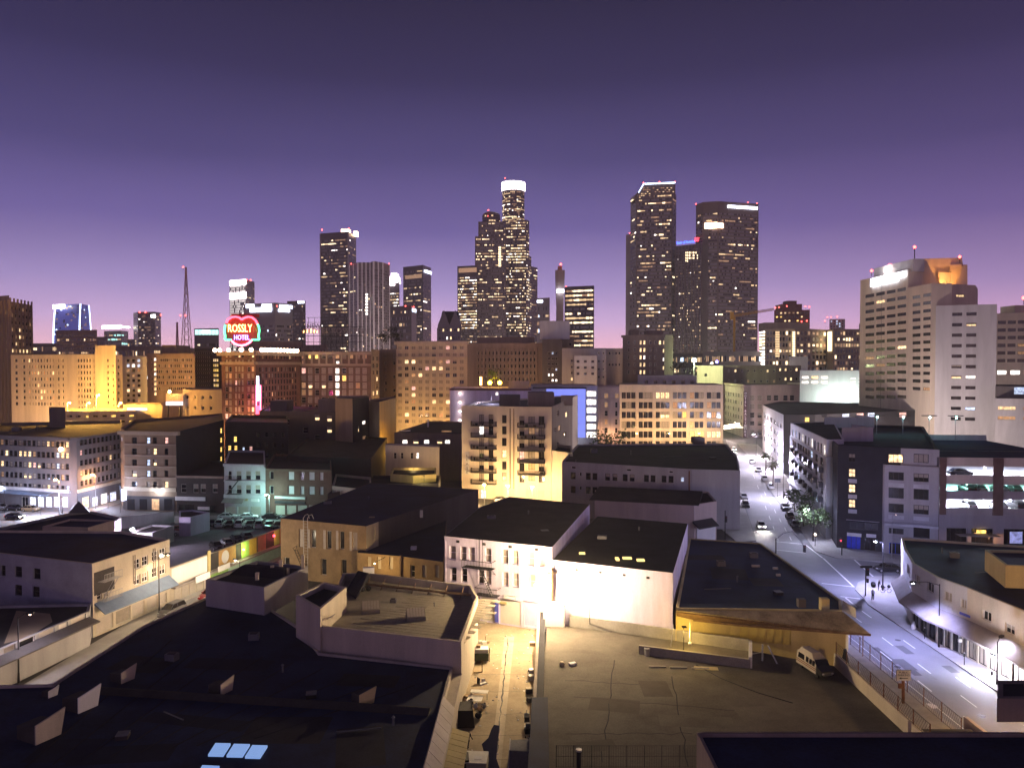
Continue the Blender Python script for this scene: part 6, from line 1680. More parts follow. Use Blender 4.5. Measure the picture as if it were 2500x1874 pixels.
# mixed use apartment block on the corner
mu = Bld('corner_apartments', 'black and grey corner apartment block with lit windows and a blue mural at the street', 'apartment building', [P(2043, 1337), P(2196, 1352), P(2290, 1361), P(2290, 1361) + Vector((26, 55, 0)), P(2043, 1337) + Vector((17, 60, 0))], 20.2, 'black_stucco', par=.7)
for y, k in ((1117, 'blind'), (1154, 'warm'), (1192, 'warm'), (1229, 'warm')): mu.at(0, 2080, y, 17, 20, k, 'grid', 'window_frame_dark')
for y in (1172, 1210, 1246): mu.panel(0, 2071, y - 4, 2092, y + 7, .12, 'pale_grey', 'spandrel_panel')
mu.at(0, 2092, 1283, 38, 18, 'dark', 'two', 'window_frame_dark'); mu.at(0, 2128, 1285, 34, 18, 'dark', 'two', 'window_frame_dark')
mu.at(0, 2084, 1326, 36, 36, 'royal_blue', 'tri', 'window_frame_dark', name='painted_door'); mu.at(0, 2124, 1328, 28, 34, 'dark', 'two', 'window_frame_dark', name='door')
mu.finish(walls={1: 'grey_stucco'})
mu.panel(0, 2066, 1267, 2147, 1274, .5, 'white_paint', 'light_canopy'); mu.panel(0, 2068, 1299, 2103, 1310, .2, 'white_paint', 'shop_sign'); mu.panel(0, 2115, 1302, 2139, 1312, .2, 'white_paint', 'shop_sign')
gp = Bld('grey_bay', None, None, [P(2155, 1349) + Vector((0, -.5, 0)), P(2286, 1361) + Vector((0, -.5, 0)), P(2286, 1361) + Vector((.2, 4, 0)), P(2155, 1349) + Vector((.2, 4, 0))], 17.0, 'grey_stucco', parent=mu.root, par=.1)
for r, (y, h) in enumerate(((1162, 20), (1203, 26), (1240, 22))):
    for x in (2188, 2249): gp.at(0, x, y + (x - 2188) * .06, 37, h, pick({'blind': 2, 'dark': 2}), 'tri', 'window_frame_dark')
gp.at(0, 2188, 1296, 36, 14, 'dark', 'two', 'window_frame_dark'); gp.at(0, 2186, 1340, 30, 30, 'dark', 'two', 'royal_blue', name='door'); gp.at(0, 2250, 1300, 40, 26, 'dark', 'pl', 'window_frame_dark')
gp.finish(wname='bay_wall', rname='bay_roof'); gp.band(0, ZY(1284, 146), .45, .7, 'pale_grey', 'belt_course')
for r, y in enumerate((1178, 1256)):
    for x in (2188, 2249): gp.panel(0, x - 19, y + (x - 2188) * .06, x + 19, y + 12 + (x - 2188) * .06, .12, 'pale_grey', 'spandrel_panel')
for x, k in ((2187, 'warm'), (2249, 'blind')):
    pn = mu.panel(0 if x < 2196 else 1, x - 18, 1107, x + 18, 1130, .06, 'window_frame_dark', 'upper_window_frame')
    for i in range(3):
        pp = mu.panel(0 if x < 2196 else 1, x - 17 + i * 11.6, 1109, x - 7 + i * 11.6, 1128, .10, 'lit_warm' if k == 'warm' else 'curtain', 'upper_window_pane')
# long wing down the street
lw = Bld('street_wing', None, None, [P(1928, 1063, 17), P(2018, 1116, 17), P(2018, 1116, 17) + Vector((2.5, .6, 0)), P(2043, 1337) + Vector((3, 6, 0)), P(1928, 1063, 17) + Vector((22, 4, 0))], 17, 'grey_stucco', parent=mu.root, par=.2)
for r in range(4):
    for c in range(12):
        f = c / 11
        lw.at(0, 1936 + f * 70, 1080 + f * 46 + r * (23 + 12 * f), 4.5 + 3 * f, 14 + 6 * f, pick({'dark': 6, 'curtain': 1.2, 'cool': .5, 'white': .2}), 'dh', 'window_frame_dark')
lw.finish(wname='street_wall', rname='street_roof')
A, d, L, an = lw.edge(0)
lw.band(0, 4.9, .4, .6, 'pale_grey', 'belt_course')
for r in range(3):
    for c in range(7):
        b = MB(); u = L * (.12 + c * .13); z = 7.2 + r * 3.1; b.hexa([lw.pt(0, u, z, .01), lw.pt(0, u, z, .9), lw.pt(0, u + 1.9, z, .9), lw.pt(0, u + 1.9, z, .01)], [lw.pt(0, u, z + 1.0, .01), lw.pt(0, u, z + 1.0, .9), lw.pt(0, u + 1.9, z + 1.0, .9), lw.pt(0, u + 1.9, z + 1.0, .01)], 'metal_dark'); b.build('balcony', mu.root)
sb = Bld('set_back_storey', None, None, [P(1930, 1032, 20.5), P(2018, 1073, 20.5), P(2018, 1073, 20.5) + Vector((4, 1, 0)), P(1930, 1032, 20.5) + Vector((14, 6, 0))], 20.5, 'white_paint', parent=mu.root, z0=16.8, par=.1)
for c in range(11): sb.at(0, 1936 + c * 7.6, 1056 + c * 4.2, 3.4 + c * .12, 17 + c * .8, pick({'dark': 4, 'cool': 1, 'white': .4}), 'pl', 'window_frame_dark')
sb.finish(wname='storey_wall', rname='storey_roof')
hb = Bld('rear_block', None, None, [P(1862, 988, 19.6), P(1913, 1012, 19.6), P(1990, 1012, 19.6), P(2268, 1000, 19.6), P(2268, 985, 19.6), P(1900, 980, 19.6)], 19.6, 'black_stucco', par=.5, parent=root('rear_apartments', (70, 250, 0), 'further apartment block with a grey street face and lit rear windows', 'apartment building'))
for r in range(4):
    for c in range(6): hb.at(0, 1867 + c * 8, 1014 + c * 5 + r * (19 + c * 1.5), 4.4, 11, pick({'dark': 4, 'cool': .6, 'curtain': 1}), 'dh', 'window_frame_dark')
for x, k in ((1971, 'yellow'), (2012, 'dark'), (2066, 'cool'), (2101, 'pink'), (2128, 'cool'), (2205, 'pink'), (2250, 'cool')): hb.at(1 if x < 1990 else 2, x, 1012 + (12 if x < 2000 else 0), 12 if x < 2040 else 18, 12, k, 'pl', 'window_frame_dark')
hb.finish(walls={0: 'grey_stucco'})
for x0, x1, Y, y0 in ((2013, 2133, 203, 1018), (2056, 2130, 167, 1043)):
    a_, c_ = PY(x0, y0, Y), PY(x1, y0, Y); b = MB(); b.box(((a_.x + c_.x) / 2, Y, 19.4), (c_.x - a_.x, .4, a_.z - 19.4), 'pale_grey'); b.box((c_.x, Y + 5, 19.4), (.4, 10, a_.z - 19.4), 'pale_grey'); b.build('roof_wall', mu.root)

# open garage with lit decks
gr = root('open_parking_garage', (88, 150, 0), 'open parking garage with three brightly lit decks and brick piers', 'parking garage')
g0, g1 = P(2291, 1362), P(2291, 1362) + Vector((62, -5.5, 0))
gd = (g1 - g0).normalized(); gn = Vector((-gd.y, gd.x, 0))
def gq(u, z, back=0.0): return g0 + gd * u + gn * back + Vector((0, 0, z))
zf = lambda y: ZY(y, 146)
def gslab(u0, u1, z0, z1, b0, b1, m, nm):
    b = MB(); b.hexa([gq(u0, z0, b0), gq(u1, z0, b0), gq(u1, z0, b1), gq(u0, z0, b1)], [gq(u0, z1, b0), gq(u1, z1, b0), gq(u1, z1, b1), gq(u0, z1, b1)], m); return b.build(nm, gr)
W_ = 30
zt = [zf(1113), zf(1134), zf(1155), zf(1177), zf(1193), zf(1213), zf(1234), zf(1250)]
gslab(0, W_, zt[1], zt[0], 0, .3, 'beige_stucco', 'parapet'); gslab(0, W_, zt[3], zt[2], 0, .3, 'beige_stucco', 'parapet'); gslab(0, W_, zt[5], zt[4], 0, .3, 'grey_stucco', 'parapet'); gslab(0, W_, zt[7], zt[6], 0, .3, 'grey_stucco', 'parapet')
DECKZ = (zt[2] - .55, zt[4] - .55, zt[6] - .55)
for z in (zt[0] - .9,) + DECKZ: gslab(0, W_, z - .35, z, .35, 44, 'tar_roof_blue' if z > zt[1] else 'white_deck', 'deck')
gslab(0, W_, 0, zt[0] - .9, 20, 20.4, 'white_paint', 'back_wall'); gslab(-.3, 0, 0, zt[0], 0, 44, 'dark_grey', 'side_wall')
for u, w in ((.0, 1.1), (9.4, 1.75), (20, 1.75)): gslab(u, u + w, zt[7], zt[0] - .02, -.35, -.05, 'brick_pier', 'brick_pier')
gslab(0, W_, 0, 1.0, .0, .4, 'grey_stucco', 'base_wall'); gslab(0, W_, zf(1283), zt[7] - .02, .05, .35, 'grey_stucco', 'upper_wall'); gslab(0, W_, 1.0, zf(1322), .05, .35, 'pink_stucco', 'sill_wall')
for u, w in ((0, 1.4), (5.1, .7), (9.8, 1.7), (15.6, 1.4)): gslab(u, u + w, zf(1322), zf(1283), .0, .4, 'grey_stucco', 'pier')
for u, w, k in ((1.4, 3.7, 'glass'), (5.8, 4.0, 'glass'), (11.5, 4.1, 'glass')):
    gslab(u, u + w, zf(1322), zf(1283), .5, .6, k, 'window')
    for i in range(1, 4): gslab(u + w * i / 4 - .03, u + w * i / 4 + .03, zf(1322), zf(1283), .44, .5, 'window_frame_dark', 'mullion')
gslab(12.8, 15.0, zf(1318), zf(1290), .42, .44, 'shop_dim', 'lit_pane')
for i, z in enumerate(DECKZ):
    for u in (3, 7.5, 13.5, 18, 24):
        b = MB(); p = gq(u, z + 2.1, 6); b.box(p, (1.6, .2, .08), 'tube_lamp' if i != 1 else 'tube_teal', math.atan2(gd.y, gd.x)); lp = b.build('ceiling_lamp', gr)
        light('POINT', p - Vector((0, 0, .25)), 5200 if i != 1 else 2800, 'e4e8ff' if i != 1 else '9ff0e0', lp, .3)
    for u in (2.2, 12.2, 22): gslab(u, u + .4, z, z + 2.2, 9, 9.4, 'concrete', 'column')
light('POINT', gq(8.1, 4.4, -2), 420, 'ffb478', gr, .3)
b = MB(); b.box(gq(6.3, 4.6, -1.2), (7.0, 2.0, .15), 'concrete', math.atan2(gd.y, gd.x)); b.build('entrance_canopy', gr); b = MB(); b.box(gq(7.4, 4.9, -.3), (1.6, .2, .55), 'lit_yellow', math.atan2(gd.y, gd.x)); b.build('lit_sign', gr)
# roof deck behind with teal light
for u in (4, 10, 16, 22):
    b = MB(); b.bar(gq(u, zt[0] - .9, 42), gq(u, zt[0] + 5, 42), .08, 'metal_grey', 5); b.box(gq(u, zt[0] + 5, 42), (3.5, .5, .2), 'metal_dark'); b.ball(gq(u, zt[0] + 4.7, 41.6), .2, 'lamp_teal', 8, 5); lp = b.build('roof_lamp', gr)
    light('POINT', gq(u, zt[0] + 4.2, 41), 130, 'b8f0ff', lp, .3)
gslab(2, W_, zt[0] - .9, zt[0] + .4, 44, 44.3, 'pale_grey', 'rear_parapet')

# curved corner building on the right street
cpx = [(2200, 1312), (2206, 1337), (2227, 1374), (2287, 1408), (2362, 1434), (2500, 1491), (2720, 1600)]
cpt = [P(x, y, 8.7) for x, y in cpx]
cv = Bld('curved_corner_shops', 'two storey corner building with a curved white and yellow wall over sloping awnings', 'shop building', cpt + [Vector((95, cpt[-1].y, 0)), Vector((95, 112, 0)), Vector((74, 118, 0))], 8.7, 'cream_stucco', 'tar_roof_blue', par=.3)
for e, x, y, w in ((1, 2219, 1393, 8), (2, 2240, 1415, 13), (2, 2271, 1433, 17), (3, 2314, 1456, 20), (3, 2353, 1474, 18), (4, 2409, 1503, 22), (4, 2465, 1535, 24)):
    cv.at(e, x, y, w, 24, pick({'blind': 1, 'dark': 1, 'curtain': 1}), 'two', 'window_frame')
for e, n in ((2, 3), (3, 4), (4, 5), (5, 6)):
    A, d, L, an = cv.edge(e)
    for k in range(n): cv.opening(e, L * (k + .5) / n, 1.65, L / n * .82, 2.9, pick({'shutter': 3, 'dark': 2}), 'two', 'window_frame_dark', name='shop_door')
cv.finish(walls={4: 'cream_stucco', 1: 'pale_grey', 2: 'pale_grey', 3: 'pale_grey'})
for e in (1, 2, 3, 4, 5):
    A, d, L, an = cv.edge(e)
    aw = MB(); o0 = 1.6; ex = .34
    aw.hexa([cv.pt(e, -ex, 3.1, o0), cv.pt(e, L + ex, 3.1, o0), cv.pt(e, L, 4.5, 0), cv.pt(e, 0, 4.5, 0)], [cv.pt(e, -ex, 3.35, o0), cv.pt(e, L + ex, 3.35, o0), cv.pt(e, L, 4.8, 0), cv.pt(e, 0, 4.8, 0)], 'awning_grey'); aw.build('awning', cv.root)
for e, x0, y0, x1, y1, m in ((3, 2344, 1492, 2370, 1508, 'blue_paint'), (4, 2448, 1556, 2483, 1578, 'pink_stucco'), (3, 2298, 1472, 2326, 1490, 'pale_grey')): cv.panel(e, x0, y0, x1, y1, .1, m, 'shop_sign')
rbk = Bld('roof_block', None, None, [P(2454, 1432, 8.7), P(2640, 1440, 8.7), P(2640, 1395, 8.7), P(2404, 1390, 8.7)], 11.4, 'yellow_stucco', 'tar_roof_blue', parent=cv.root, z0=8.6, par=.3); rbk.finish(wname='roof_block_wall', rname='roof_block_roof')
wall_lamp(cv, 4, 2455, 1600, 'lamp_white', 2600, 'eae6ff', 1.6, .18)
street_lamp('amber street lamp beyond the right edge by the curved shops', (54.0, 71, 0), 10, (-1.6, 0), 'lamp_warm', 6500, 'ffca80', 'street lamps', spot=False); light('POINT', P(2480, 1460, 9) + Vector((0, -6, 2)), 260, 'ffb848', cv.root, .4)

# ------------------------------------------------------------------ left street
ls = Bld('tan_street_building', 'tan two storey building with white paired windows and a mural patch on the left street', 'building', [P(-160, 1330, 9.8), P(0, 1350, 9.8), P(225, 1376, 9.8), P(414, 1316, 9.8), P(300, 1296, 9.8), P(-160, 1292, 9.8)], 9.8, 'cream_stucco', 'tar_roof_blue', par=.35)
for x, y in ((345, 1372), (388, 1353), (345, 1411), (388, 1393)):
    for s_ in (-9.5, 9.5): ls.at(2, x + s_, y - s_ * .38, 15, 24, 'dark' if random.random() < .5 else 'blind', 'grid', 'white_paint')
ls.at(2, 243, 1454, 12, 18, 'dark', 'dh'); ls.at(2, 258, 1447, 10, 18, 'curtain', 'dh')
for k, (x0, x1) in enumerate(((234, 278), (282, 320), (322, 354), (358, 386), (388, 408))): ls.at(2, (x0 + x1) / 2, 1521 - ((x0 + x1) / 2 - 256) * .425, x1 - x0 - 2, 38 - k * 3.4, 'shutter' if k != 1 else 'curtain', 'pl', 'window_frame', name='roll_shutter')
for x, y in ((45, 1395), (90, 1400), (45, 1440), (88, 1444), (5, 1392)): ls.at(1, x, y, 17, 26, 'dark', 'dh', 'window_frame_dark')
ls.finish(walls={0: 'grey_blue', 1: 'grey_blue'})
A, d, L, an = ls.edge(2)
for f in (.49, .515, .76, .785): ls.band(2, 5.2, 4.0, .10, 'dark_stone', 'wall_groove', L * f, L * f + .07)
ls.panel(2, 229, 1398, 279, 1436, .05, 'mural_black', 'mural_patch')
b = MB(); b.hexa([ls.pt(2, .3, 3.1, 1.7), ls.pt(2, L - .2, 3.1, 1.7), ls.pt(2, L - .2, 4.2, 0), ls.pt(2, .3, 4.2, 0)], [ls.pt(2, .3, 3.25, 1.7), ls.pt(2, L - .2, 3.25, 1.7), ls.pt(2, L - .2, 4.5, 0), ls.pt(2, .3, 4.5, 0)], 'awning_blue'); b.build('awning', ls.root)
b = MB()
for z in (4.6, 7.2):
    for k in range(5): b.bar(ls.pt(2, .8, z, .15 + k * .25), ls.pt(2, 4.0, z, .15 + k * .25), .035, 'metal_grey', 4)
    for k in range(13): b.bar(ls.pt(2, .8 + k * .267, z, 1.2), ls.pt(2, .8 + k * .267, z + 1, 1.2), .025, 'metal_grey', 4)
    b.bar(ls.pt(2, .8, z + 1, 1.2), ls.pt(2, 4.0, z + 1, 1.2), .04, 'metal_grey', 4)
for o in (.4, .9): b.bar(ls.pt(2, 1.2, 4.6, o), ls.pt(2, 3.6, 7.2, o), .06, 'metal_grey', 4)
b.build('fire_escape', ls.root)
# low shops nearer on the same side
sh = Bld('low_shops', 'row of single storey shops with roll shutters at the left picture edge', 'shop building', [P(-140, 1560, 4.6), P(-60, 1612, 4.6), P(0, 1584, 4.6), P(218, 1491, 4.6), P(222, 1472, 4.6), P(-140, 1480, 4.6)], 4.6, 'grey_stucco', 'tar_roof_brown', par=.3)
for k, (x0, x1, m) in enumerate(((8, 40, 'curtain'), (46, 88, 'dark'), (94, 136, 'shutter'), (142, 168, 'shutter_w'), (172, 212, 'shutter'))): sh.at(3 - 1, (x0 + x1) / 2, 1602 - (x0 + x1) / 2 * .43, x1 - x0 - 3, 40 - k * 2, m, 'pl', 'window_frame', name='roll_shutter')
sh.finish()
A, d, L, an = sh.edge(2)
b = MB(); b.hexa([sh.pt(2, -4, 3.3, 1.6), sh.pt(2, L, 3.3, 1.6), sh.pt(2, L, 3.6, 0), sh.pt(2, -4, 3.6, 0)], [sh.pt(2, -4, 3.45, 1.6), sh.pt(2, L, 3.45, 1.6), sh.pt(2, L, 3.9, 0), sh.pt(2, -4, 3.9, 0)], 'dark_grey'); b.build('awning', sh.root)
pz = MB(); pz.face([P(10, 1570, 4.36), P(70, 1555, 4.36), P(128, 1517, 4.36), P(122, 1497, 4.36), P(40, 1490, 4.36)], 'terracotta_pale'); pz.build('lit_roof_patch', sh.root)  # paler patch painted where light falls on the roof
# complex beyond the tan building
yw = MB(); yw.hexa([P(290, 1290), P(424, 1276), P(424, 1276) + Vector((0, .4, 0)), P(290, 1290) + Vector((0, .4, 0))], [v + Vector((0, 0, 2.6)) for v in (P(290, 1290), P(424, 1276), P(424, 1276) + Vector((0, .4, 0)), P(290, 1290) + Vector((0, .4, 0)))], 'grey_stucco'); tag(yw.build('yard_wall'), 'grey yard wall at the left end of the parking lot', 'wall')
cx_ = Bld('flat_roof_complex', 'flat black roofed complex with a grey parapet beyond the tan street building', 'building', [P(-120, 1330, 6), P(225, 1312, 6), P(296, 1262, 6), P(222, 1246, 6), P(165, 1252, 6), P(-120, 1312, 6)], 6, 'grey_stucco', 'tar_roof_blue', par=.5); cx_.finish()
bx_ = Bld('pale_box_house', None, None, [P(104, 1284, 7.8), P(215, 1288, 7.8), P(280, 1269, 7.8), P(170, 1266, 7.8)], 7.8, 'pink_stucco', 'tar_roof_blue', parent=cx_.root, z0=5.4, par=.3); bx_.finish(wname='house_wall', rname='house_roof')
b = MB(); q4 = [P(166, 1252, 6.0), P(220, 1252, 6.0), P(214, 1240, 6.0), P(176, 1240, 6.0)]; ap_ = P(192, 1222, 8.4)
for k in range(4): b.face([q4[k], q4[(k + 1) % 4], ap_], 'dark_panel')
b.build('pyramid_roof', cx_.root)
ks = Bld('lot_office', 'low pale walled office with a dark roof at the end of the parking lot', 'building', [P(437, 1262, 4), P(465, 1262, 4), P(512, 1250, 4), P(470, 1244, 4), P(437, 1246, 4)], 4, 'lilac_white', 'tar_roof', par=.3); ks.finish()
ks = Bld('low_pale_sheds', 'low pale shed left of the parked cars lit by the lot lamp', 'building', [P(305, 1302, 3.2), P(372, 1300, 3.2), P(425, 1282, 3.2), P(370, 1279, 3.2)], 3.2, 'grey_stucco', 'tar_roof_brown', par=.4); ks.finish()
street_lamp('white lamp of the parking lot beside the low pale shed', P(330, 1345), 4.2, (-.3, -.5), 'lamp_white', 5500, 'ecdcff', 'street lamps', spot=False, hr=.42)

# mural wall along the street
m0, m1 = P(416, 1473), Vector((-43.2, 146, 0))
mw = root('mural_wall', m0, 'street wall of small shops painted with bright murals lit green, yellow and red', 'wall')
md = (m1 - m0).normalized(); mn = Vector((md.y, -md.x, 0)); ML = (m1 - m0).length
def mq(u, z, o=0.0): return m0 + md * u + mn * o + Vector((0, 0, z))
def mbox(u0, u1, z0, z1, o0, o1, m, nm, sk=0.0):
    b = MB(); b.hexa([mq(u0, z0, o0), mq(u0, z0, o1), mq(u1, z0, o1), mq(u1, z0, o0)], [mq(u0 + sk, z1, o0), mq(u0 + sk, z1, o1), mq(u1 + sk, z1, o1), mq(u1 + sk, z1, o0)], m); return b.build(nm, mw)
mbox(0, ML, 0, 5.4, -.4, 0, 'cream_stucco', 'wall')
mbox(.2, ML, 2.2, 2.5, 0, .8, 'awning_grey', 'awning')
mbox(.3, 8.6, 2.7, 5.2, .01, .04, 'white_paint', 'painted_panel'); mbox(8.6, 9.2, 0, 6.0, .01, .25, 'yellow_stucco', 'pilaster')
x = 9.3
for w, m in ((2.2, 'mural_black'), (4.6, 'mural_orange'), (1.6, 'mural_black'), (2.2, 'mural_lime'), (2.2, 'mural_yellow'), (.5, 'wood'), (2.4, 'mural_red'), (2.6, 'mural_black'), (1.8, 'mural_lime'), (2.6, 'mural_orange')):
    mbox(x, min(x + w, ML - .05), 2.6, 5.3, .01, .05, m, 'painted_panel'); x += w
mbox(14, ML - .1, .2, 2.15, .01, .05, 'mural_mint', 'painted_panel'); mbox(9.3, 14, .2, 2.15, .01, .05, 'mural_green', 'painted_panel')
b = MB(); cc = mq(13.2, 4.0, .07); n_ = 14
b.face([mq(13.2 + 1.0 * math.cos(2 * math.pi * k / n_), 4.0 + 1.1 * math.sin(2 * math.pi * k / n_), .07) for k in range(n_)], 'white_paint'); b.build('painted_disc', mw)
mbox(4.6, 8.0, 1.9, 2.9, .82, 1.0, 'white_paint', 'shop_sign'); mbox(10.2, 13.2, 2.2, 3.1, .82, 1.0, 'white_paint', 'shop_sign')
for k in range(5): mbox(.8 + k * 1.7, 2.2 + k * 1.7, .05, 2.1, .01, .06, 'shutter', 'roll_shutter')
for u, z, m, col, w in ((17.6, 4.2, 'neon_gold', 'f0ffb8', 190), (26.9, 4.6, 'neon_red', 'ff7070', 110)):
    b = MB(); b.ball(mq(u, z, .5), .22, m, 8, 5); lp = b.build('wall_lamp', mw); light('POINT', mq(u, z, 1.0), w, col, lp, .25)

street_lamp('street lamp across from the painted wall on the left street', (-42.6, 121, 0), 5.2, (-.8, .3), 'lamp_dim', 1900, 'ffeccc', 'street lamps', pole='metal_dark', spot=False, hr=.12)
# street lamp that lights the left street
street_lamp('tall slim street lamp on the left street in front of the tan building', P(389, 1500), 8.4, (1.2, .3), 'lamp_dim', 1900, 'ffdcb0', 'street lamps', pole='metal_dark', spot=True, hr=.12)
street_lamp('street lamp on the left street near the picture edge', P(46, 1666), 7.5, (1.2, .3), 'lamp_dim', 900, 'e8dcf0', 'street lamps', pole='metal_dark', spot=True, hr=.12)

# ------------------------------------------------------------------ near roofs left of the alley
aL = lambda Y: -4.62 + (Y - 105) * .026     # alley faces of the buildings, world x at depth Y
aR = lambda Y: 2.3 + (Y - 77) * .05
rf = Bld('lit_roof_building', 'building with a pale lit sheet roof and two skylights beside the alley', 'building', [P(782, 1527, 7), P(1126, 1566, 7), P(1167, 1456, 7), P(1150, 1428, 7), P(905, 1398, 7), P(838, 1398, 7)], 7, 'cream_stucco', 'gravel_roof', par=1.0, thick=.3); rf.finish()
zr = 6.0
rp = [P(782, 1527, zr), P(1126, 1566, zr)]
rd = (rp[1] - rp[0]).normalized(); rn = Vector((-rd.y, rd.x, 0))
o0 = Vector((rf.pts[0].x, rf.pts[0].y, zr)) + rd * 1.6 + rn * .9
Mx_ = MB(); Mx_.hexa([(0, 0, 0), (1.9, 0, 0), (1.9, .82, 0), (0, .82, 0)], [(0.01, 0.01, .035), (1.89, .01, .035), (1.89, .81, .035), (.01, .81, .035)], 'gravel_roof')
sm = Mx_.mesh('roof_sheet')
for r in range(19):
    for c in range(9):
        u = c * 1.96 + (r % 2) * .98 - (.0 if r < 14 else 0); v = r * .89
        if u > 13.2 - max(0, v - 9) * .12 + r * .0 or (c < 1 and v > 9): continue
        q_ = o0 + rd * u + rn * v; part('roof_sheet', sm, rf.root, (q_.x, q_.y, zr + .004), math.atan2(rd.y, rd.x) + random.uniform(-.004, .004))
for (x, y) in ((905, 1494), (1015, 1512)):
    c = P(x, y, zr); sk = math.atan2(rd.y, rd.x) + .5
    b = MB(); cs, sn = math.cos(sk), math.sin(sk)
    R2 = lambda a, e_, z: (c.x + a * cs - e_ * sn, c.y + a * sn + e_ * cs, zr + z)
    b.hexa([R2(-1.1, -.8, 0), R2(1.1, -.8, 0), R2(1.1, .8, 0), R2(-1.1, .8, 0)], [R2(-1.1, -.8, .5), R2(1.1, -.8, .5), R2(1.1, .8, 1.2), R2(-1.1, .8, 1.2)], 'gravel_roof'); so = b.build('skylight', rf.root)
    for k in range(6):
        g_ = MB(); a0 = -1.0 + k * .34; g_.hexa([R2(a0, -.7, .56), R2(a0 + .3, -.7, .56), R2(a0 + .3, .7, 1.16), R2(a0, .7, 1.16)], [R2(a0, -.7, .61), R2(a0 + .3, -.7, .61), R2(a0 + .3, .7, 1.21), R2(a0, .7, 1.21)], 'cream_stucco'); g_.build('pane', so)
# rail of timber props along the far parapet
b = MB(); a_, c_ = P(885, 1424, zr + .5), P(1150, 1452, zr + .5)
b.bar(a_, c_, .16, 'wood', 5); b.build('parapet_rail', rf.root)
for k in range(7):
    f = .06 + k * .145; q_ = a_.lerp(c_, f); b = MB(); b.bar(q_ + Vector((0, 1.2, .55)), q_ + Vector((-.4, -.2, -.5)), .06, 'wood', 4); b.build('prop', rf.root)
b = MB(); b.box(P(900, 1403, zr), (1.6, .7, 1.1), 'white_paint', .2); b.build('roof_tank', rf.root)
# raised stair head at the roof's left
shd = Bld('stair_head', None, None, [P(722, 1452, 9.0), P(782, 1486, 9.0), P(846, 1432, 9.0), P(790, 1420, 9.0)], 9.0, 'cream_stucco', 'tar_roof', parent=rf.root, z0=4.0, par=.7); shd.finish(wname='stair_head_wall', rname='stair_head_roof')
sl = MB(); sl.hexa([P(846, 1440, 6.0), P(868, 1462, 6.0), P(906, 1408, 6.0), P(885, 1404, 6.0)], [P(846, 1440, 6.4), P(868, 1462, 6.4), P(900, 1398, 8.6), P(874, 1392, 8.6)], 'tar_roof'); sl.build('stair_slope', rf.root)
b = MB(); b.path([P(800, 1510, 6.0), P(800, 1510, 7.6)], .05, 'metal_grey', 4); b.path([P(806, 1506, 6.0), P(806, 1506, 7.8), P(818, 1498, 7.8), P(818, 1498, 6.0)], .05, 'metal_grey', 4); b.build('pipe', rf.root)
b = MB(); p = P(884, 1443, zr); b.ball(p + Vector((0, 0, .35)), .4, 'tarp_black', 7, 5); b.ball(p + Vector((.8, .3, .3)), .35, 'tarp_black', 7, 5); b.ball(p + Vector((-.5, -.5, .25)), .3, 'cardboard', 7, 5); b.build('rubbish_bag', rf.root)

# big dark roof in front
n1 = Bld('big_dark_roof_building', 'huge near building with a flat blue black roof at the lower left', 'building', [Vector((aL(40) - 1.0, 40, 0)), Vector((aL(81) - 1.0, 81, 0)), P(782, 1592, 4.3), P(716, 1552, 4.3) + Vector((0, 3, 0)), P(640, 1470, 4.3), P(500, 1458, 4.3), P(348, 1527, 4.3), P(127, 1668, 4.3), P(-20, 1672, 4.3), Vector((-60, 40, 0))], 4.3, 'cream_stucco', 'tar_roof_blue', par=.25, thick=.25); n1.finish()
for Y_, w_ in ((111, 2600), (98, 2600), (84, 1500)):     # unseen lamps added on its street wall to light the street and shutters
    x_ = P(500, 1458, 4.3).x + (P(127, 1668, 4.3).x - P(500, 1458, 4.3).x) * (104 - min(Y_, 104)) / 28 - 1.1
    b = MB(); b.box((x_, Y_, 3.5), (.5, .3, .2), 'metal_dark'); lp = b.build('wall_lamp', n1.root); b = MB(); b.ball((x_ - .1, Y_, 3.45), .14, 'lamp_dim', 8, 5); b.build('lamp_glass', lp); light('POINT', (x_ - .5, Y_, 3.3), w_, 'ffdcb4', lp, .3)
# shallow roof ridge and raised kerbs
b = MB(); a_, c_ = P(228, 1686, 4.1), P(1050, 1738, 4.1); dd = (c_ - a_).normalized(); nn_ = Vector((-dd.y, dd.x, 0))
b.hexa([a_ - nn_ * .7, c_ - nn_ * .7, c_ + nn_ * .7, a_ + nn_ * .7], [a_ - nn_ * .1 + Vector((0, 0, .45)), c_ - nn_ * .1 + Vector((0, 0, .45)), c_ + nn_ * .1 + Vector((0, 0, .45)), a_ + nn_ * .1 + Vector((0, 0, .45))], 'tar_roof_brown'); b.build('roof_ridge', n1.root)
for k in range(9):     # fine seams in the felt
    a2_, c2_ = P(60 + k * 70, 1874 - k * 9, 4.06), P(420 + k * 74, 1560 + k * 14, 4.06); sm_ = MB(); d2 = (c2_ - a2_).normalized(); n2 = Vector((-d2.y, d2.x, 0)) * .06
    sm_.hexa([a2_ - n2, c2_ - n2, c2_ + n2, a2_ + n2], [a2_ - n2 + Vector((0, 0, .03)), c2_ - n2 + Vector((0, 0, .03)), c2_ + n2 + Vector((0, 0, .03)), a2_ + n2 + Vector((0, 0, .03))], 'tar_roof'); sm_.build('felt_seam', n1.root)
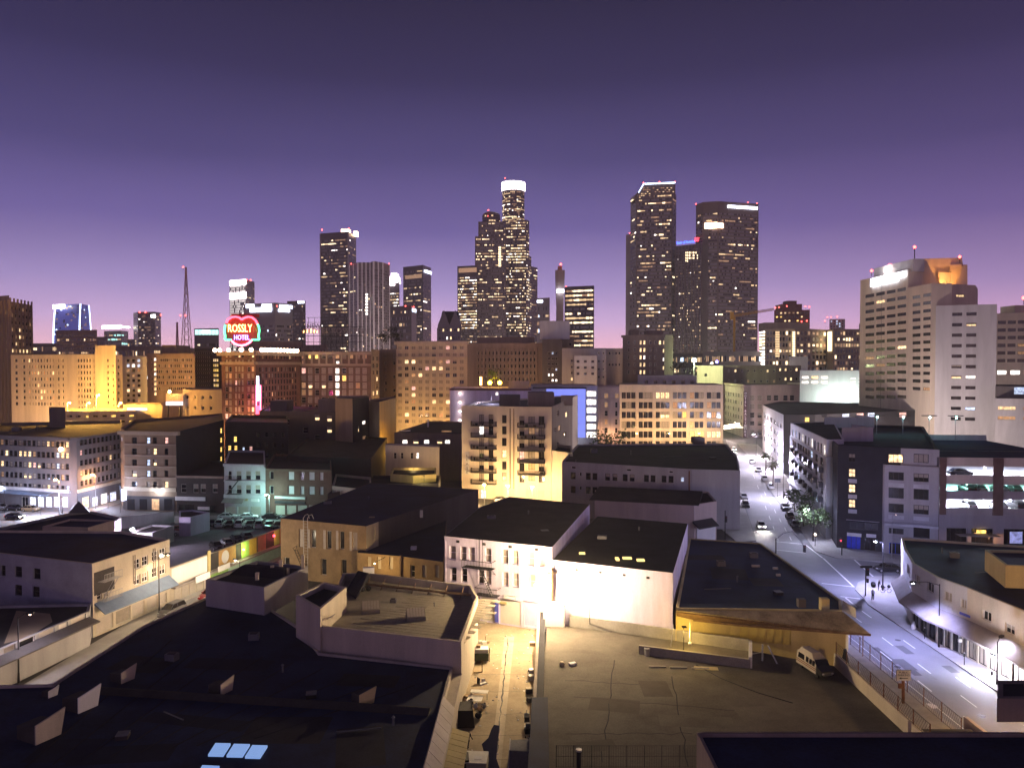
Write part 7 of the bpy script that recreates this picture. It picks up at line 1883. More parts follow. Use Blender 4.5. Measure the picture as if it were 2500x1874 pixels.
def vent_hood(px, py, s_, m, lb, rz=-.45):
    p = P(px, py, 4.06); rt = root('roof_vent_hood', p, lb, 'roof vent', 'vent hoods on the dark roof')
    cs, sn = math.cos(rz), math.sin(rz)
    R2 = lambda x, y, z: (p.x + (x * cs - y * sn) * s_, p.y + (x * sn + y * cs) * s_, p.z + z * s_)
    b = MB(); b.hexa([R2(-.9, -.6, 0), R2(.6, -.6, 0), R2(.6, .6, 0), R2(-.9, .6, 0)], [R2(-.9, -.6, .7), R2(.6, -.6, .9), R2(.6, .6, .9), R2(-.9, .6, .7)], 'tar_roof_brown'); b.build('hood_box', rt)
    b = MB(); b.hexa([R2(.6, -.65, .05), R2(.68, -.65, .05), R2(.68, .65, .05), R2(.6, .65, .05)], [R2(.6, -.65, 1.0), R2(.68, -.65, 1.0), R2(.68, .9, 1.35), R2(.6, .9, 1.35)], m); b.build('hood_plate', rt)
vent_hood(300, 1660, 1.15, 'cream_stucco', 'vent hood with a lit end, upper left on the dark roof'); vent_hood(540, 1688, 1.1, 'cream_stucco', 'dim vent hood right of the middle of the dark roof')
vent_hood(198, 1728, 1.5, 'white_paint', 'vent hood with a bright white plate in front of the roof ridge'); vent_hood(98, 1800, 1.7, 'cream_stucco', 'large vent hood with two open lit flaps at the lower left')
vent_hood(886, 1714, 1.15, 'yellow_stucco', 'boxy vent hood with a yellow lit front near the alley', -.9); vent_hood(122, 1698, .7, 'white_paint', 'tiny vent near the street edge of the dark roof')
for i, (x0, x1, y0, y1) in enumerate(((520, 560, 1812, 1840), (565, 607, 1814, 1842), (610, 650, 1817, 1845))):
    s = 4.1
    pts = [P(x0 - 12, y1, s + .15), P(x1 - 15, y1 + .8, s + .15), P(x1 + 3, y0 + .8, s + .15), P(x0 + 6, y0, s + .15)]
    b = MB(); b.hexa([Vector((p.x, p.y, 4.06)) for p in pts], pts, 'skylight'); 
    o = b.build('roof_skylight', None, ('left', 'middle', 'right')[i] + ' pane of the three pale blue lit skylights in the dark roof', 'skylight', 'pale blue skylights in the dark roof')
pts = [P(478, 1893, 4.25), P(520, 1894, 4.25), P(536, 1868, 4.25), P(494, 1866, 4.25)]
b = MB(); b.hexa([Vector((p.x, p.y, 4.06)) for p in pts], pts, 'skylight'); b.build('roof_skylight', None, 'pale blue skylight cut off by the lower picture edge', 'skylight', 'pale blue skylights in the dark roof')
# alley side of the dark roof: plank fascia that leans out over the alley
n_pl = 13
for k in range(n_pl):
    Y0_, Y1_ = 50 + (72.5 - 50) * k / n_pl, 50 + (72.5 - 50) * (k + 1) / n_pl - .06
    b = MB(); b.hexa([(aL(Y0_) - 1.0, Y0_, 4.2), (aL(Y0_) + .1, Y0_, 3.6), (aL(Y1_) + .1, Y1_, 3.6), (aL(Y1_) - 1.0, Y1_, 4.2)], [(aL(Y0_) - 1.0, Y0_, 4.9), (aL(Y0_) + .1, Y0_, 3.72), (aL(Y1_) + .1, Y1_, 3.72), (aL(Y1_) - 1.0, Y1_, 4.9)], 'beige_stucco'); b.build('plank', n1.root)
b = MB(); b.prism([(aL(45) - 1, 45), (aL(45), 45), (aL(81), 81), (aL(81) - 1, 81)], 0, 3.58, 'cream_stucco'); b.build('alley_wall', n1.root)
# small dark penthouse behind
n2_ = Bld('dark_roof_penthouse', 'grey walled penthouse with pipes on its roof beside the left street', 'building', [P(502, 1414, 7.6), P(645, 1434, 7.6), P(752, 1382, 7.6), P(628, 1368, 7.6)], 7.6, 'grey_stucco', 'tar_roof_brown', z0=3.9, par=.4); n2_.finish()
b = MB(); b.hexa([P(560, 1402, 7.2), P(690, 1414, 7.2), P(700, 1406, 7.2), P(575, 1396, 7.2)], [P(590, 1380, 8.1), P(690, 1388, 8.1), P(700, 1384, 8.1), P(600, 1376, 8.1)], 'tar_roof'); b.build('lean_to', n2_.root)
for x, y, h in ((628, 1415, 1.0), (665, 1400, 1.2), (686, 1398, 1.8), (702, 1400, .8), (740, 1392, 2.2)):
    b = MB(); p = P(x, y, 7.2); b.box(p, (.45, .4, h), 'cream_stucco'); b.build('chimney', n2_.root)

# ------------------------------------------------------------------ alley and the lot to its right
sheet('alley', [(aL(45), 45), (aR(45), 45), (aR(108), 106.5), (aL(108), 108.5)], 'alley_paving', -.010)
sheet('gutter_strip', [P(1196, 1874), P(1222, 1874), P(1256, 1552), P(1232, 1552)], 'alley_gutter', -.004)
crk = MB(); px_ = 1209
pts_ = []
for k in range(34):
    y = 1874 - k * 9.6; pts_.append(P(1209 + (1874 - y) * .1 + random.uniform(-2.2, 2.2), y, .001))
for a_, c_ in zip(pts_, pts_[1:]):
    w = random.uniform(.02, .09); crk.face([a_ + Vector((-w, 0, 0)), a_ + Vector((w, 0, 0)), c_ + Vector((w, 0, 0)), c_ + Vector((-w, 0, 0))], 'tarp_black')
crk.build('gutter_crack', kind='structure')
for k in range(9):      # worn joints across the alley
    Yk_ = 60 + k * 5 + random.uniform(-1, 1); j = MB(); q_ = [Vector((aL(Yk_) + .6 + i * .55, Yk_ + random.uniform(-.12, .12), .0)) for i in range(13)]
    for a_, c_ in zip(q_, q_[1:]): j.face([a_ + Vector((0, -.03, 0)), c_ + Vector((0, -.03, 0)), c_ + Vector((0, .03, 0)), a_ + Vector((0, .03, 0))], 'asphalt')
    j.build('paving_joint', kind='structure')
pud = MB(); pud.face([P(x, y, .002) for x, y in ((1176, 1874), (1182, 1838), (1176, 1815), (1192, 1800), (1200, 1778), (1206, 1768), (1219, 1770), (1217, 1800), (1214, 1825), (1212, 1850), (1220, 1874))], 'puddle')
tag(pud.build('puddle'), 'long dark puddle along the cracked gutter of the alley', 'puddle')

lt = [Vector((aR(45) + .1, 45, 0)), Vector((36.2, 45, 0)), Vector((36.4, 87.3, 0)), P(1832, 1560, 3.3), P(1335, 1497, 3.3)]
sheet('lot_deck', lt, 'deck_screed', 1.96)
ld = root('deck_walls', (20, 80, 0), 'low concrete walls around the raised parking deck beside the alley', 'wall')
def wseg(a_, c_, z0, z1, th, m, nm):
    a_, c_ = Vector((a_[0], a_[1], 0)), Vector((c_[0], c_[1], 0)); d_ = (c_ - a_).normalized(); n_v = Vector((-d_.y, d_.x, 0)) * th / 2
    b = MB(); b.hexa([a_ - n_v + Vector((0, 0, z0)), c_ - n_v + Vector((0, 0, z0)), c_ + n_v + Vector((0, 0, z0)), a_ + n_v + Vector((0, 0, z0))], [a_ - n_v + Vector((0, 0, z1)), c_ - n_v + Vector((0, 0, z1)), c_ + n_v + Vector((0, 0, z1)), a_ + n_v + Vector((0, 0, z1))], m); return b.build(nm, ld)
wseg((aR(45), 45), (aR(103), 103), 0, 3.1, .3, 'cream_stucco', 'alley_wall'); wseg((aR(45) + .5, 45), (aR(103) + .5, 103), 1.9, 3.04, .68, 'tar_roof', 'wall_shadow_strip'); wseg((36.3, 45), (36.5, 70), 0, 3.4, .35, 'cream_stucco', 'street_wall'); wseg((36.5, 70.6), (36.6, 87.3), 0, 3.4, .35, 'cream_stucco', 'street_wall')  # dark strip beside the alley wall stands for its shadow on the deck
f0, f1, f2 = P(1390, 1500, 3.3), P(1560, 1526, 3.3), P(1832, 1561, 3.3)
wseg(f0, f2, 0, 3.3, .3, 'concrete', 'far_wall')
c0, c1, c2 = P(1560, 1576, 2.9), P(1690, 1590, 2.9), P(1832, 1610, 2.9)
wseg(c0, c2, 1.95, 3.0, .3, 'concrete', 'ramp_kerb'); wseg(P(1832, 1560, 3.3), P(1832, 1610, 2.9), 1.95, 3.2, .4, 'white_paint', 'end_post')
b = MB(); p = P(1842, 1612, 1.96); b.bar(p + Vector((.9, 0, 0)), p + Vector((.9, 0, 1.9)), .11, 'galvanised', 6); b.bar(p + Vector((1.6, .2, 1.7)), p + Vector((2.3, -.9, 0)), .09, 'galvanised', 6); b.bar(p + Vector((-.3, 0, .8)), p + Vector((.9, 0, 1.0)), .06, 'galvanised', 5); b.build('pipe_post', ld)
b = MB(); p = P(1638, 1578, 2.9); b.path([p, p + Vector((.3, 0, 2.6))], .06, 'metal_grey', 5); b.box(P(1684, 1572, 2.9), (.3, .3, .2), 'white_paint'); p = P(1684, 1570, 2.9); b.bar(p, p + Vector((0, 0, 2.8)), .04, 'white_paint', 5); b.build('thin_post', ld)
b = MB(); p = P(1580, 1600, 1.96); b.bar(p, p + Vector((0, 0, .9)), .3, 'galvanised', 10, .36); tag(b.build('bin', loc=None), 'small grey bin in front of the ramp kerb on the deck', 'bin')
# stops and a loose board on the deck
for k, x in enumerate((1605, 1656, 1710)):
    b = MB(); p = P(x, 1628 + k * 2, 1.96); b.box(p, (1.9, .25, .14), 'concrete', -.05); tag(b.build('wheel_stop'), ('left', 'middle', 'right')[k] + ' concrete wheel stop in the row on the deck', 'wheel stop', 'wheel stops on the deck')
b = MB(); p = P(1724, 1631, 1.98); b.box(p, (2.6, .9, .05), 'yellow_stucco', -.12); tag(b.build('board'), 'loose pale yellow board lying on the deck at the shadow edge', 'board')
b = MB(); b.path([P(1700, 1622, 1.98), P(1760, 1655, 1.98), P(1850, 1690, 1.98), P(1935, 1715, 1.98)], .06, 'tarp_black', 5); tag(b.build('hose'), 'thin black hose running across the deck', 'hose')
# kiosk with white panels
kk = root('white_kiosk', P(1352, 1532, 1.96), 'white panelled kiosk on the deck corner under the floodlight', 'kiosk')
ka = P(1326, 1530, 1.96); kb = P(1378, 1532, 1.96); kd_ = (kb - ka).normalized(); kn = Vector((-kd_.y, kd_.x, 0))
b = MB(); b.hexa([ka, kb, kb + kn * 2.0, ka + kn * 2.0], [p + Vector((0, 0, 2.8)) for p in (ka, kb, kb + kn * 2.0, ka + kn * 2.0)], 'white_paint', 'pale_grey'); b.build('wall', kk)
for u0, u1 in ((.05, .5), (.53, .95)):
    b = MB(); L_ = (kb - ka).length; b.hexa([ka + kd_ * L_ * u0 + Vector((0, 0, .1)), ka + kd_ * L_ * u1 + Vector((0, 0, .1)), ka + kd_ * L_ * u1 - kn * .05 + Vector((0, 0, .1)), ka + kd_ * L_ * u0 - kn * .05 + Vector((0, 0, .1))][::-1], [ka + kd_ * L_ * u0 + Vector((0, 0, 2.1)), ka + kd_ * L_ * u1 + Vector((0, 0, 2.1)), ka + kd_ * L_ * u1 - kn * .05 + Vector((0, 0, 2.1)), ka + kd_ * L_ * u0 - kn * .05 + Vector((0, 0, 2.1))][::-1], 'white_paint'); b.build('panel', kk)
bx2 = MB(); p = P(1404, 1512, 1.96); bx2.box(p + Vector((0, .6, 0)), (1.4, 1.2, 1.6), 'dark_grey', -.3); tag(bx2.build('utility_box'), 'dark utility box right of the white kiosk', 'utility box')
bx2 = MB(); p = P(1372, 1625, 1.96); bx2.ball(p + Vector((0, 0, .2)), .35, 'cream_stucco', 7, 5); bx2.box(p + Vector((1.2, .2, 0)), (.8, .5, .3), 'white_paint', .4); tag(bx2.build('rubbish_pile'), 'small pile of pale rubbish in the kiosk shadow on the deck', 'rubbish')
# wooden pole with floodlights: the key light of the alley
pp = root('utility_pole', (5.4, 103.5, 0), 'wooden utility pole carrying the dazzling alley floodlights', 'utility pole')
b = MB(); b.bar((5.4, 103.5, 0), PY(1349, 1386, 103.5), .2, 'wood', 8, .15); b.build('pole', pp)
b = MB(); b.bar(PY(1349, 1422, 103.5), PY(1312, 1424, 102.2), .06, 'metal_dark', 5); b.bar(PY(1338, 1398, 103.4), PY(1361, 1397, 103.4), .08, 'wood', 5); b.build('arm', pp)
b = MB(); p = PY(1310, 1427, 102); b.ball(p, .35, 'lamp_warm', 10, 6, .7); b.build('lamp_glass', pp); light('POINT', p - Vector((0, .55, .1)), 4500, 'ffe0b4', pp, .4)
p = PY(1334, 1391, 97.5); b = MB(); b.bar(PY(1349, 1390, 103.5), p, .06, 'metal_dark', 5); b.ball(p, .3, 'lamp_warm', 8, 5, .7); b.build('lamp_glass', pp); light('POINT', p + Vector((0, -.5, .2)), 17500, 'ffdcaa', pp, .15)
fl = root('ground_floodlight', P(1445, 1500, 1.96), 'small floodlight in front of the blank white wall', 'floodlight')
b = MB(); p = PY(1440, 1470, 97); b.bar(P(1440, 1530, 1.96), p, .05, 'metal_dark', 5); b.ball(p + Vector((0, 0, .1)), .18, 'lamp_white', 8, 5); b.build('lamp', fl); light('SPOT', p + Vector((0, .2, .3)), 700, 'f4e8ff', fl, .3, target=PY(1490, 1425, 102), angle=140, blend=.8)
# foreground dark block and its post, bottom right
fb = Bld('foreground_roof', 'near black roofed block along the lower right picture edge', 'building', [P(1752, 1888, 12), P(1701, 1786, 12), P(2440, 1786, 12), P(2640, 1786, 12), P(2640, 1960, 12), P(1790, 1960, 12)][::-1], 12, 'brown_stone', 'tar_roof_blue', par=.25, thick=.2); fb.finish()
tb2 = Bld('roof_box', 'dark brown box standing on the near black roof at the right edge', 'roof house', [PY(2433, 1780, 52), PY(2560, 1780, 52), PY(2560, 1780, 55), PY(2433, 1780, 55)], ZY(1704, 52), 'dark_stone', 'tar_roof', z0=11.9, par=.1); tb2.finish()
# near fence and short post at the bottom of the deck
fe = root('near_fence', P(1352, 1874, 1.96), 'low wire fence across the deck at the lower picture edge', 'fence')
for k in range(9):
    p = P(1358 + k * 43, 1872, 1.96); b = MB(); b.bar(p, p + Vector((0, 0, 1.9)), .03, 'metal_dark', 5); b.build('post', fe)
b = MB(); p0_, p1_ = P(1358, 1872, 1.96), P(1702, 1872, 1.96)
for k in range(60): q_ = p0_.lerp(p1_, k / 59); b.bar(q_, q_ + Vector((0, 0, 1.8)), .008, 'metal_dark', 3)
for z in (.05, .95, 1.85): b.bar(p0_ + Vector((0, 0, z)), p1_ + Vector((0, 0, z)), .015, 'metal_dark', 4)
b.build('wire_mesh', fe, kind='stuff')
b = MB(); p = P(1413, 1890, 1.96); b.bar(p, p + Vector((0, 0, 2.0)), .2, 'tarp_black', 10); b.bar(p + Vector((0, 0, 2.0)), p + Vector((0, 0, 2.15)), .26, 'galvanised', 10); tag(b.build('vent_pipe'), 'short dark vent pipe with a pale cap at the lower edge of the deck', 'vent pipe')
b = MB(); b.hexa([(aR(50) - .25, 50, 0), (aR(50) + 1.6, 50, 0), (aR(75) + 1.3, 75.4, 0), (aR(75) - .25, 75.4, 0)], [(aR(50) - .25, 50, 3.5), (aR(50) + 1.6, 50, 3.5), (aR(75) + 1.3, 75.4, 3.5), (aR(75) - .25, 75.4, 3.5)], 'tarp_black', 'tar_roof_blue'); tag(b.build('wall_shed'), 'long black flat roofed shed against the alley wall at the lower edge', 'shed')
mk('patch_dark', (.10, .10, .105), .8, .2, .3)
mk('patch_pale', (.21, .21, .21), .8, .2, .3)
mk('galv_dull', (.16, .16, .17), .6, .2, 1, metal=.3)
mk('deck_patch', (.085, .075, .062), .95, .3, .3)
# ------------------------------------------------------------------ cars
PAINT = {}
def paint(k, c, me=.3):
    PAINT[k] = mat('paint_' + k, c, .28, 0, spec=.5); PAINT[k].node_tree.nodes['Principled BSDF'].inputs['Metallic'].default_value = me
    PAINT[k].node_tree.nodes['Principled BSDF'].inputs['Coat Weight'].default_value = .6
    M['paint_' + k] = PAINT[k]
for k, c in (('white', (.7, .7, .7)), ('black', (.012, .012, .014)), ('silver', (.32, .32, .34)), ('red', (.22, .015, .02)), ('tan', (.40, .30, .16)), ('grey', (.09, .09, .10)), ('brown', (.09, .04, .02))): paint(k, c, 0 if k in ('white', 'black') else .4)
def loft(b, st, m):
    rings = []
    for (x, hw, zb, zt_) in st:
        zm = zb + (zt_ - zb) * .55
        rings.append([(x, -hw * .92, zb), (x, -hw, zm), (x, -hw * .9, zt_), (x, hw * .9, zt_), (x, hw, zm), (x, hw * .92, zb)])
    i0 = len(b.v)
    for r in rings: b.v.extend(r)
    k = b.mi(m); n = 6
    for j in range(len(rings) - 1):
        for i in range(n):
            p, q_ = i0 + j * n + i, i0 + j * n + (i + 1) % n
            b.f.append((p, q_, q_ + n, p + n)); b.m.append(k)
    b.f.append(tuple(i0 + i for i in range(n))); b.m.append(k)
    b.f.append(tuple(i0 + (len(rings) - 1) * n + i for i in reversed(range(n)))); b.m.append(k)
def car_meshes(kind, col):
    R = {}
    h = 0 if kind == 'sedan' else .28
    b = MB()
    loft(b, [(-2.25, .70, .40, .70 + h), (-2.15, .82, .26, .90 + h), (-1.3, .89, .20, .97 + h), (0, .90, .20, .95 + h), (1.15, .89, .20, .90 + h), (1.85, .84, .24, .80 + h), (2.2, .68, .36, .62 + h * .8)], 'paint_' + col)
    x0, x1, xt0, xt1, zt_ = (-1.85, 1.12, -1.15, .28, 1.42) if kind == 'sedan' else (-2.15, 1.15, -1.85, .35, 1.80)
    zb = .92 + h
    b.hexa([(xt0, -.62, zt_ - .04), (xt1, -.62, zt_ - .04), (xt1, .62, zt_ - .04), (xt0, .62, zt_ - .04)], [(xt0 + .12, -.56, zt_ + .03), (xt1 - .1, -.56, zt_ + .03), (xt1 - .1, .56, zt_ + .03), (xt0 + .12, .56, zt_ + .03)], 'paint_' + col)
    for s in (-1, 1):
        for (xa, xb) in ((x0, xt0), (x1, xt1), (-.35, -.40)): b.bar((xa, s * .785, zb), (xb, s * .625, zt_ - .02), .035, 'paint_' + col, 5)
        b.box((.75, s * .95, zb + .02), (.16, .16, .14), 'paint_' + col)
    R['body'] = b.mesh('body')
    b = MB(); b.hexa([(x0, -.79, zb - .02), (x1, -.79, zb - .02), (x1, .79, zb - .02), (x0, .79, zb - .02)], [(xt0, -.62, zt_ - .045), (xt1, -.62, zt_ - .045), (xt1, .62, zt_ - .045), (xt0, .62, zt_ - .045)], 'car_glass'); R['windows'] = b.mesh('windows')
    b = MB(); n = 14
    b.hexa([(.33 * math.cos(6.283 * k / n), -.11, .33 * math.sin(6.283 * k / n)) for k in range(n)], [(.33 * math.cos(6.283 * k / n), .11, .33 * math.sin(6.283 * k / n)) for k in range(n)], 'tyre')
    b.hexa([(.2 * math.cos(6.283 * k / n), -.125, .2 * math.sin(6.283 * k / n)) for k in range(n)], [(.2 * math.cos(6.283 * k / n), .125, .2 * math.sin(6.283 * k / n)) for k in range(n)], 'galvanised'); R['wheel'] = b.mesh('wheel')
    for nm, on, off, x in (('headlight', 'head_lamp', 'head_off', 2.06), ('tail_light', 'tail_lamp', 'tail_off', -2.2)):
        for st, m in ((1, on), (0, off)):
            b = MB(); b.box((0, 0, 0), (.16, .34, .15), m); R[nm, st] = b.mesh(nm)
    return R
CM = {}
def car(loc, rz, col, label, kind='sedan', lights=False, group=None, tail=False):
    if kind not in CM: CM[kind] = {}
    if col not in CM[kind]:
        if CM[kind]:
            base = next(iter(CM[kind].values())); new = dict(base); me = base['body'].copy()
            for i in range(len(me.materials)): me.materials[i] = M['paint_' + col]
            new['body'] = me; CM[kind][col] = new
        else: CM[kind][col] = car_meshes(kind, col)
    R = CM[kind][col]
    h = 0 if kind == 'sedan' else .28
    o = root('parked_car' if not lights else 'car', loc, label, 'car', group); o.rotation_euler = (0, 0, rz)
    def ch(nm, me, p=(0, 0, 0), r=0):
        c = bpy.data.objects.new(nm, me); C.objects.link(c); c.parent = o; c.location = p; c.rotation_euler = (0, 0, r); return c
    ch('body', R['body']); ch('windows', R['windows'])
    for x in (-1.38, 1.38):
        for y in (-.80, .80): ch('wheel', R['wheel'], (x, y, .33))
    for y in (-.56, .56): ch('headlight', R['headlight', 1 if lights else 0], (2.06, y, .60 + h * .7)); ch('tail_light', R['tail_light', 1 if (lights or tail) else 0], (-2.2, y, .66 + h * .7))
    if lights:
        for y in (-.56, .56):
            d = bpy.data.lights.new('lamp_light', 'SPOT'); d.energy = 1500; d.color = lin('fff4e8'); d.spot_size = 1.3; d.spot_blend = .7; d.shadow_soft_size = .1
            q_ = bpy.data.objects.new('lamp_light', d); C.objects.link(q_); q_.parent = o; q_.location = (2.3, y, .62 + h); q_.rotation_euler = (math.radians(80), 0, -math.pi / 2)
    return o
gL = 'cars parked in the lot'
nm_ = ['first', 'second', 'third', 'fourth', 'fifth', 'sixth', 'seventh', 'eighth', 'ninth']
for k, (x, c, kd, d) in enumerate(((496, 'black', 'suv', 1), (517, 'black', 'sedan', 1), (539, 'white', 'suv', 0), (562, 'black', 'sedan', 1), (587, 'white', 'suv', 0), (611, 'grey', 'sedan', 1), (636, 'silver', 'suv', 0), (658, 'grey', 'sedan', 1), (680, 'black', 'sedan', 1))):
    car(P(x, 1283 + k * .6), -math.pi / 2 + .12 if d else math.pi / 2 + .12, c, c + (' car, ' if kd == 'sedan' else ' tall car, ') + nm_[k] + ' from left in the front row of the lot', kd, False, gL)
for k, (x, c) in enumerate(((556, 'white'), (606, 'white'), (664, 'black'))): car(P(x, 1266), .1, c, c + ' car in the back row of the lot, ' + ('leftmost there', 'the middle one', 'nearest the brick building')[k], 'sedan', False, gL)
car(P(412, 1307), .35, 'silver', 'silver car with its nose to the low shed, nearest the tan building', 'sedan', False, gL); car(P(438, 1298), .35, 'red', 'dark red car with a glowing tail lamp beside the silver one', 'sedan', False, gL, True); car(P(462, 1290), .35, 'white', 'white saloon right of the dark red car', 'sedan', False, gL)
sd = math.atan2(md.y, md.x)
for k, (x, y, c) in enumerate(((528, 1339, 'black'), (553, 1330, 'silver'), (578, 1322, 'black'), (600, 1314, 'grey'))): car(P(x, y), sd + (.9 if k % 2 else -2.2), c, c + ' car behind the mural wall, ' + nm_[k] + ' along it from the left', 'sedan', False, gL)
car(Vector((-48.9, 111, 0)), sd + math.pi, 'grey', 'dark grey car parked on the left street by the tan building', 'suv'); car(Vector((-46.6, 119.5, 0)), sd + math.pi, 'red', 'red car half hidden behind the dark penthouse on the left street')
car(P(37, 1245), -.25, 'black', 'black car parked before the lit corner shops'); car(P(76, 1247), -.2, 'tan', 'tan yellow car parked before the lit corner shops'); car(P(2, 1243), -.25, 'silver', 'silver car cut off by the left edge before the corner shops')
car(P(36, 1266), -.25, 'black', 'dark car driving across the left junction with lamps on', 'sedan', True)
ra = math.atan2(P(1886, 1205).y - P(1958, 1298).y, P(1886, 1205).x - P(1958, 1298).x)
rb_ = math.atan2(P(1832, 1120).y - P(1886, 1205).y, P(1832, 1120).x - P(1886, 1205).x)
gR = 'cars along the right hand street'
for x, y, c, k, lb in ((1836, 1130, 'white', rb_, 'white car farthest up the right street beyond the palm trees'), (1852, 1151, 'silver', rb_, 'silver car parked second farthest up the right street'), (1867, 1172, 'white', rb_, 'bright white car parked below the palm trees'), (1882, 1192, 'white', ra, 'white car parked just past the dark sign on the right street'),
                       (1917, 1243, 'black', ra, 'black car parked at the head of the green street trees'), (1929, 1265, 'brown', ra, 'brown car parked between two black ones by the street trees'), (1942, 1286, 'black', ra, 'black car with shiny bonnet parked nearest the junction'),
                       (1820, 1236, 'black', ra, 'black car parked beside the long grey walled building'), (1816, 1217, 'silver', ra, 'silver car behind the black one at the long grey wall')):
    car(P(x, y), k + math.pi, c, lb, 'sedan', False, gR)
car(P(1858, 1288), ra + math.pi, 'white', 'white car driving towards the junction with dazzling headlamps', 'sedan', True, gR); car(P(1792, 1100), rb_ + math.pi, 'white', 'far white car driving down the right street with lamps on', 'sedan', True, gR)
car(P(2166, 1394), math.pi - .03, 'black', 'black car crossing in front of the corner apartments', 'sedan')
gG = 'cars on the garage decks'
for u, i, c, lb in ((5.2, 0, 'grey', 'grey car on the top lit deck of the garage'), (6.4, 1, 'black', 'dark car on the middle garage deck'), (8.3, 1, 'silver', 'silver car on the middle garage deck left of the pier'), (6.6, 2, 'white', 'white car on the lowest lit garage deck'), (12.2, 1, 'silver', 'silver car on the middle garage deck right of the pier'), (14.6, 1, 'black', 'black car on the middle garage deck at the right edge'), (12.0, 2, 'white', 'white car on the lowest garage deck right of the pier'), (15.2, 2, 'black', 'black tall car on the lowest garage deck at the right edge')):
    car(gq(u, DECKZ[i] + .003, 3.2), math.atan2(gd.y, gd.x) + (math.pi / 2 if i != 0 else .1), c, lb, 'sedan' if 'tall' not in lb else 'suv', False, gG)
car(P(1225, 1224), .3, 'silver', 'silver car by the wall lamps of the balcony apartments')

mk('van_cream', (.36, .32, .27), .6, .12, 1)
# striped van on the deck
vp = P(1990, 1640, 1.965)
va = root('van', vp, 'old cream camper van with brown stripes parked by the deck wall', 'van'); va.rotation_euler = (0, 0, -math.pi / 2 + .22); va.scale = (.86, .86, .86)
def vch(b, nm, par=None):
    o = bpy.data.objects.new(nm, b.mesh(nm)); C.objects.link(o); o.parent = par or va; return o
b = MB(); b.hexa([(-2.7, -1, .45), (1.6, -1, .45), (1.6, 1, .45), (-2.7, 1, .45)], [(-2.7, -.95, 1.5), (1.6, -.95, 1.5), (1.6, .95, 1.5), (-2.7, .95, 1.5)], 'van_cream')
b.hexa([(-2.7, -.95, 1.5), (1.6, -.95, 1.5), (1.6, .95, 1.5), (-2.7, .95, 1.5)], [(-2.65, -.86, 2.1), (1.05, -.86, 2.1), (1.05, .86, 2.1), (-2.65, .86, 2.1)], 'van_cream')
b.hexa([(1.6, -.95, .45), (2.65, -.9, .5), (2.65, .9, .5), (1.6, .95, .45)], [(1.6, -.95, 1.48), (2.6, -.85, 1.05), (2.6, .85, 1.05), (1.6, .95, 1.48)], 'paint_black'); vch(b, 'body')
b = MB(); b.hexa([(-2.4, -.84, 2.1), (.8, -.84, 2.1), (.8, .84, 2.1), (-2.4, .84, 2.1)], [(-2.2, -.6, 2.6), (.2, -.6, 2.6), (.2, .6, 2.6), (-2.2, .6, 2.6)], 'van_cream'); vch(b, 'raised_roof')
for s in (-1, 1):
    for x0, w in ((-2.3, 1.3), (-.6, .55), (.15, .5), (.8, .5)):
        b = MB(); b.hexa([(x0, s * .962, 1.3), (x0 + w, s * .962, 1.3), (x0 + w, s * .90, 1.95), (x0, s * .90, 1.95)], [(x0, s * .99, 1.3), (x0 + w, s * .99, 1.3), (x0 + w, s * .93, 1.95), (x0, s * .93, 1.95)], 'car_glass'); vch(b, 'window')
    for z in (.78, 1.02):
        b = MB(); b.box((-.55, s * .995, z), (4.2, .02, .1), 'rust'); vch(b, 'stripe')
b = MB(); b.hexa([(1.62, -.9, 1.49), (1.64, .9, 1.49), (1.1, .82, 2.08), (1.08, -.82, 2.08)], [(1.66, -.9, 1.5), (1.68, .9, 1.5), (1.14, .82, 2.1), (1.12, -.82, 2.1)], 'car_glass'); vch(b, 'windscreen')
b = MB()
for k in range(6): b.box((2.66, 0, .55 + k * .07), (.03, 1.3, .03), 'metal_grey')
vch(b, 'grille')
b = MB(); n = 14; b.hexa([(.36 * math.cos(6.283 * k / n), -.12, .36 * math.sin(6.283 * k / n)) for k in range(n)], [(.36 * math.cos(6.283 * k / n), .12, .36 * math.sin(6.283 * k / n)) for k in range(n)], 'tyre'); wm_ = b.mesh('wheel')
for x in (-1.7, 1.7):
    for y in (-.86, .86): o = bpy.data.objects.new('wheel', wm_); C.objects.link(o); o.parent = va; o.location = (x, y, .36)
for y in (-.65, .65): b = MB(); b.box((2.66, y, .72), (.06, .26, .2), 'head_off'); vch(b, 'headlight')

# ------------------------------------------------------------------ right street furniture
SL = 'street lamps along the right hand street'
street_lamp('tall street lamp on the pavement before the curved shops', P(2292, 1581), 8.2, (-3.6, -.4), 'lamp_white', 7500, 'b4b4ff', SL, pole='metal_dark', hr=.12, cone=122)
street_lamp('bright lamp on the black pole at the junction island', P(2155, 1442), 7.6, (-1.0, .6), 'lamp_white', 9500, 'bcbcff', SL, pole='metal_dark', hr=.22, spot=False)
street_lamp('slim pole with a small lamp in front of the grey bay', P(2177, 1363), 8, (.7, 0), 'lamp_dim', 0, 'ffffff', SL, pole='metal_grey', hr=.06)
street_lamp('thin pole lamp at the lower right pavement edge', P(2434, 1672), 5.0, (.8, .6), 'lamp_dim', 900, 'e0dcff', SL, pole='metal_dark', hr=.08)
street_lamp('street lamp just outside the lower right edge over the road', (54.4, 64, 0), 9, (-2.5, 0), 'lamp_white', 19000, 'a4a0ff', SL, pole='metal_dark', hr=.15, cone=118)
street_lamp('round lamp high on the street face of the corner apartments', P(1912, 1218), 10, (-1.4, -.4), 'lamp_white', 22000, 'dcd8ff', SL, pole='metal_dark', spot=False, hr=.3)
street_lamp('far street lamp by the palm trees', P(1886, 1150), 8.0, (-1.0, -.3), 'lamp_white', 24000, 'e8e0ff', SL, pole='metal_dark', spot=False, hr=.3)
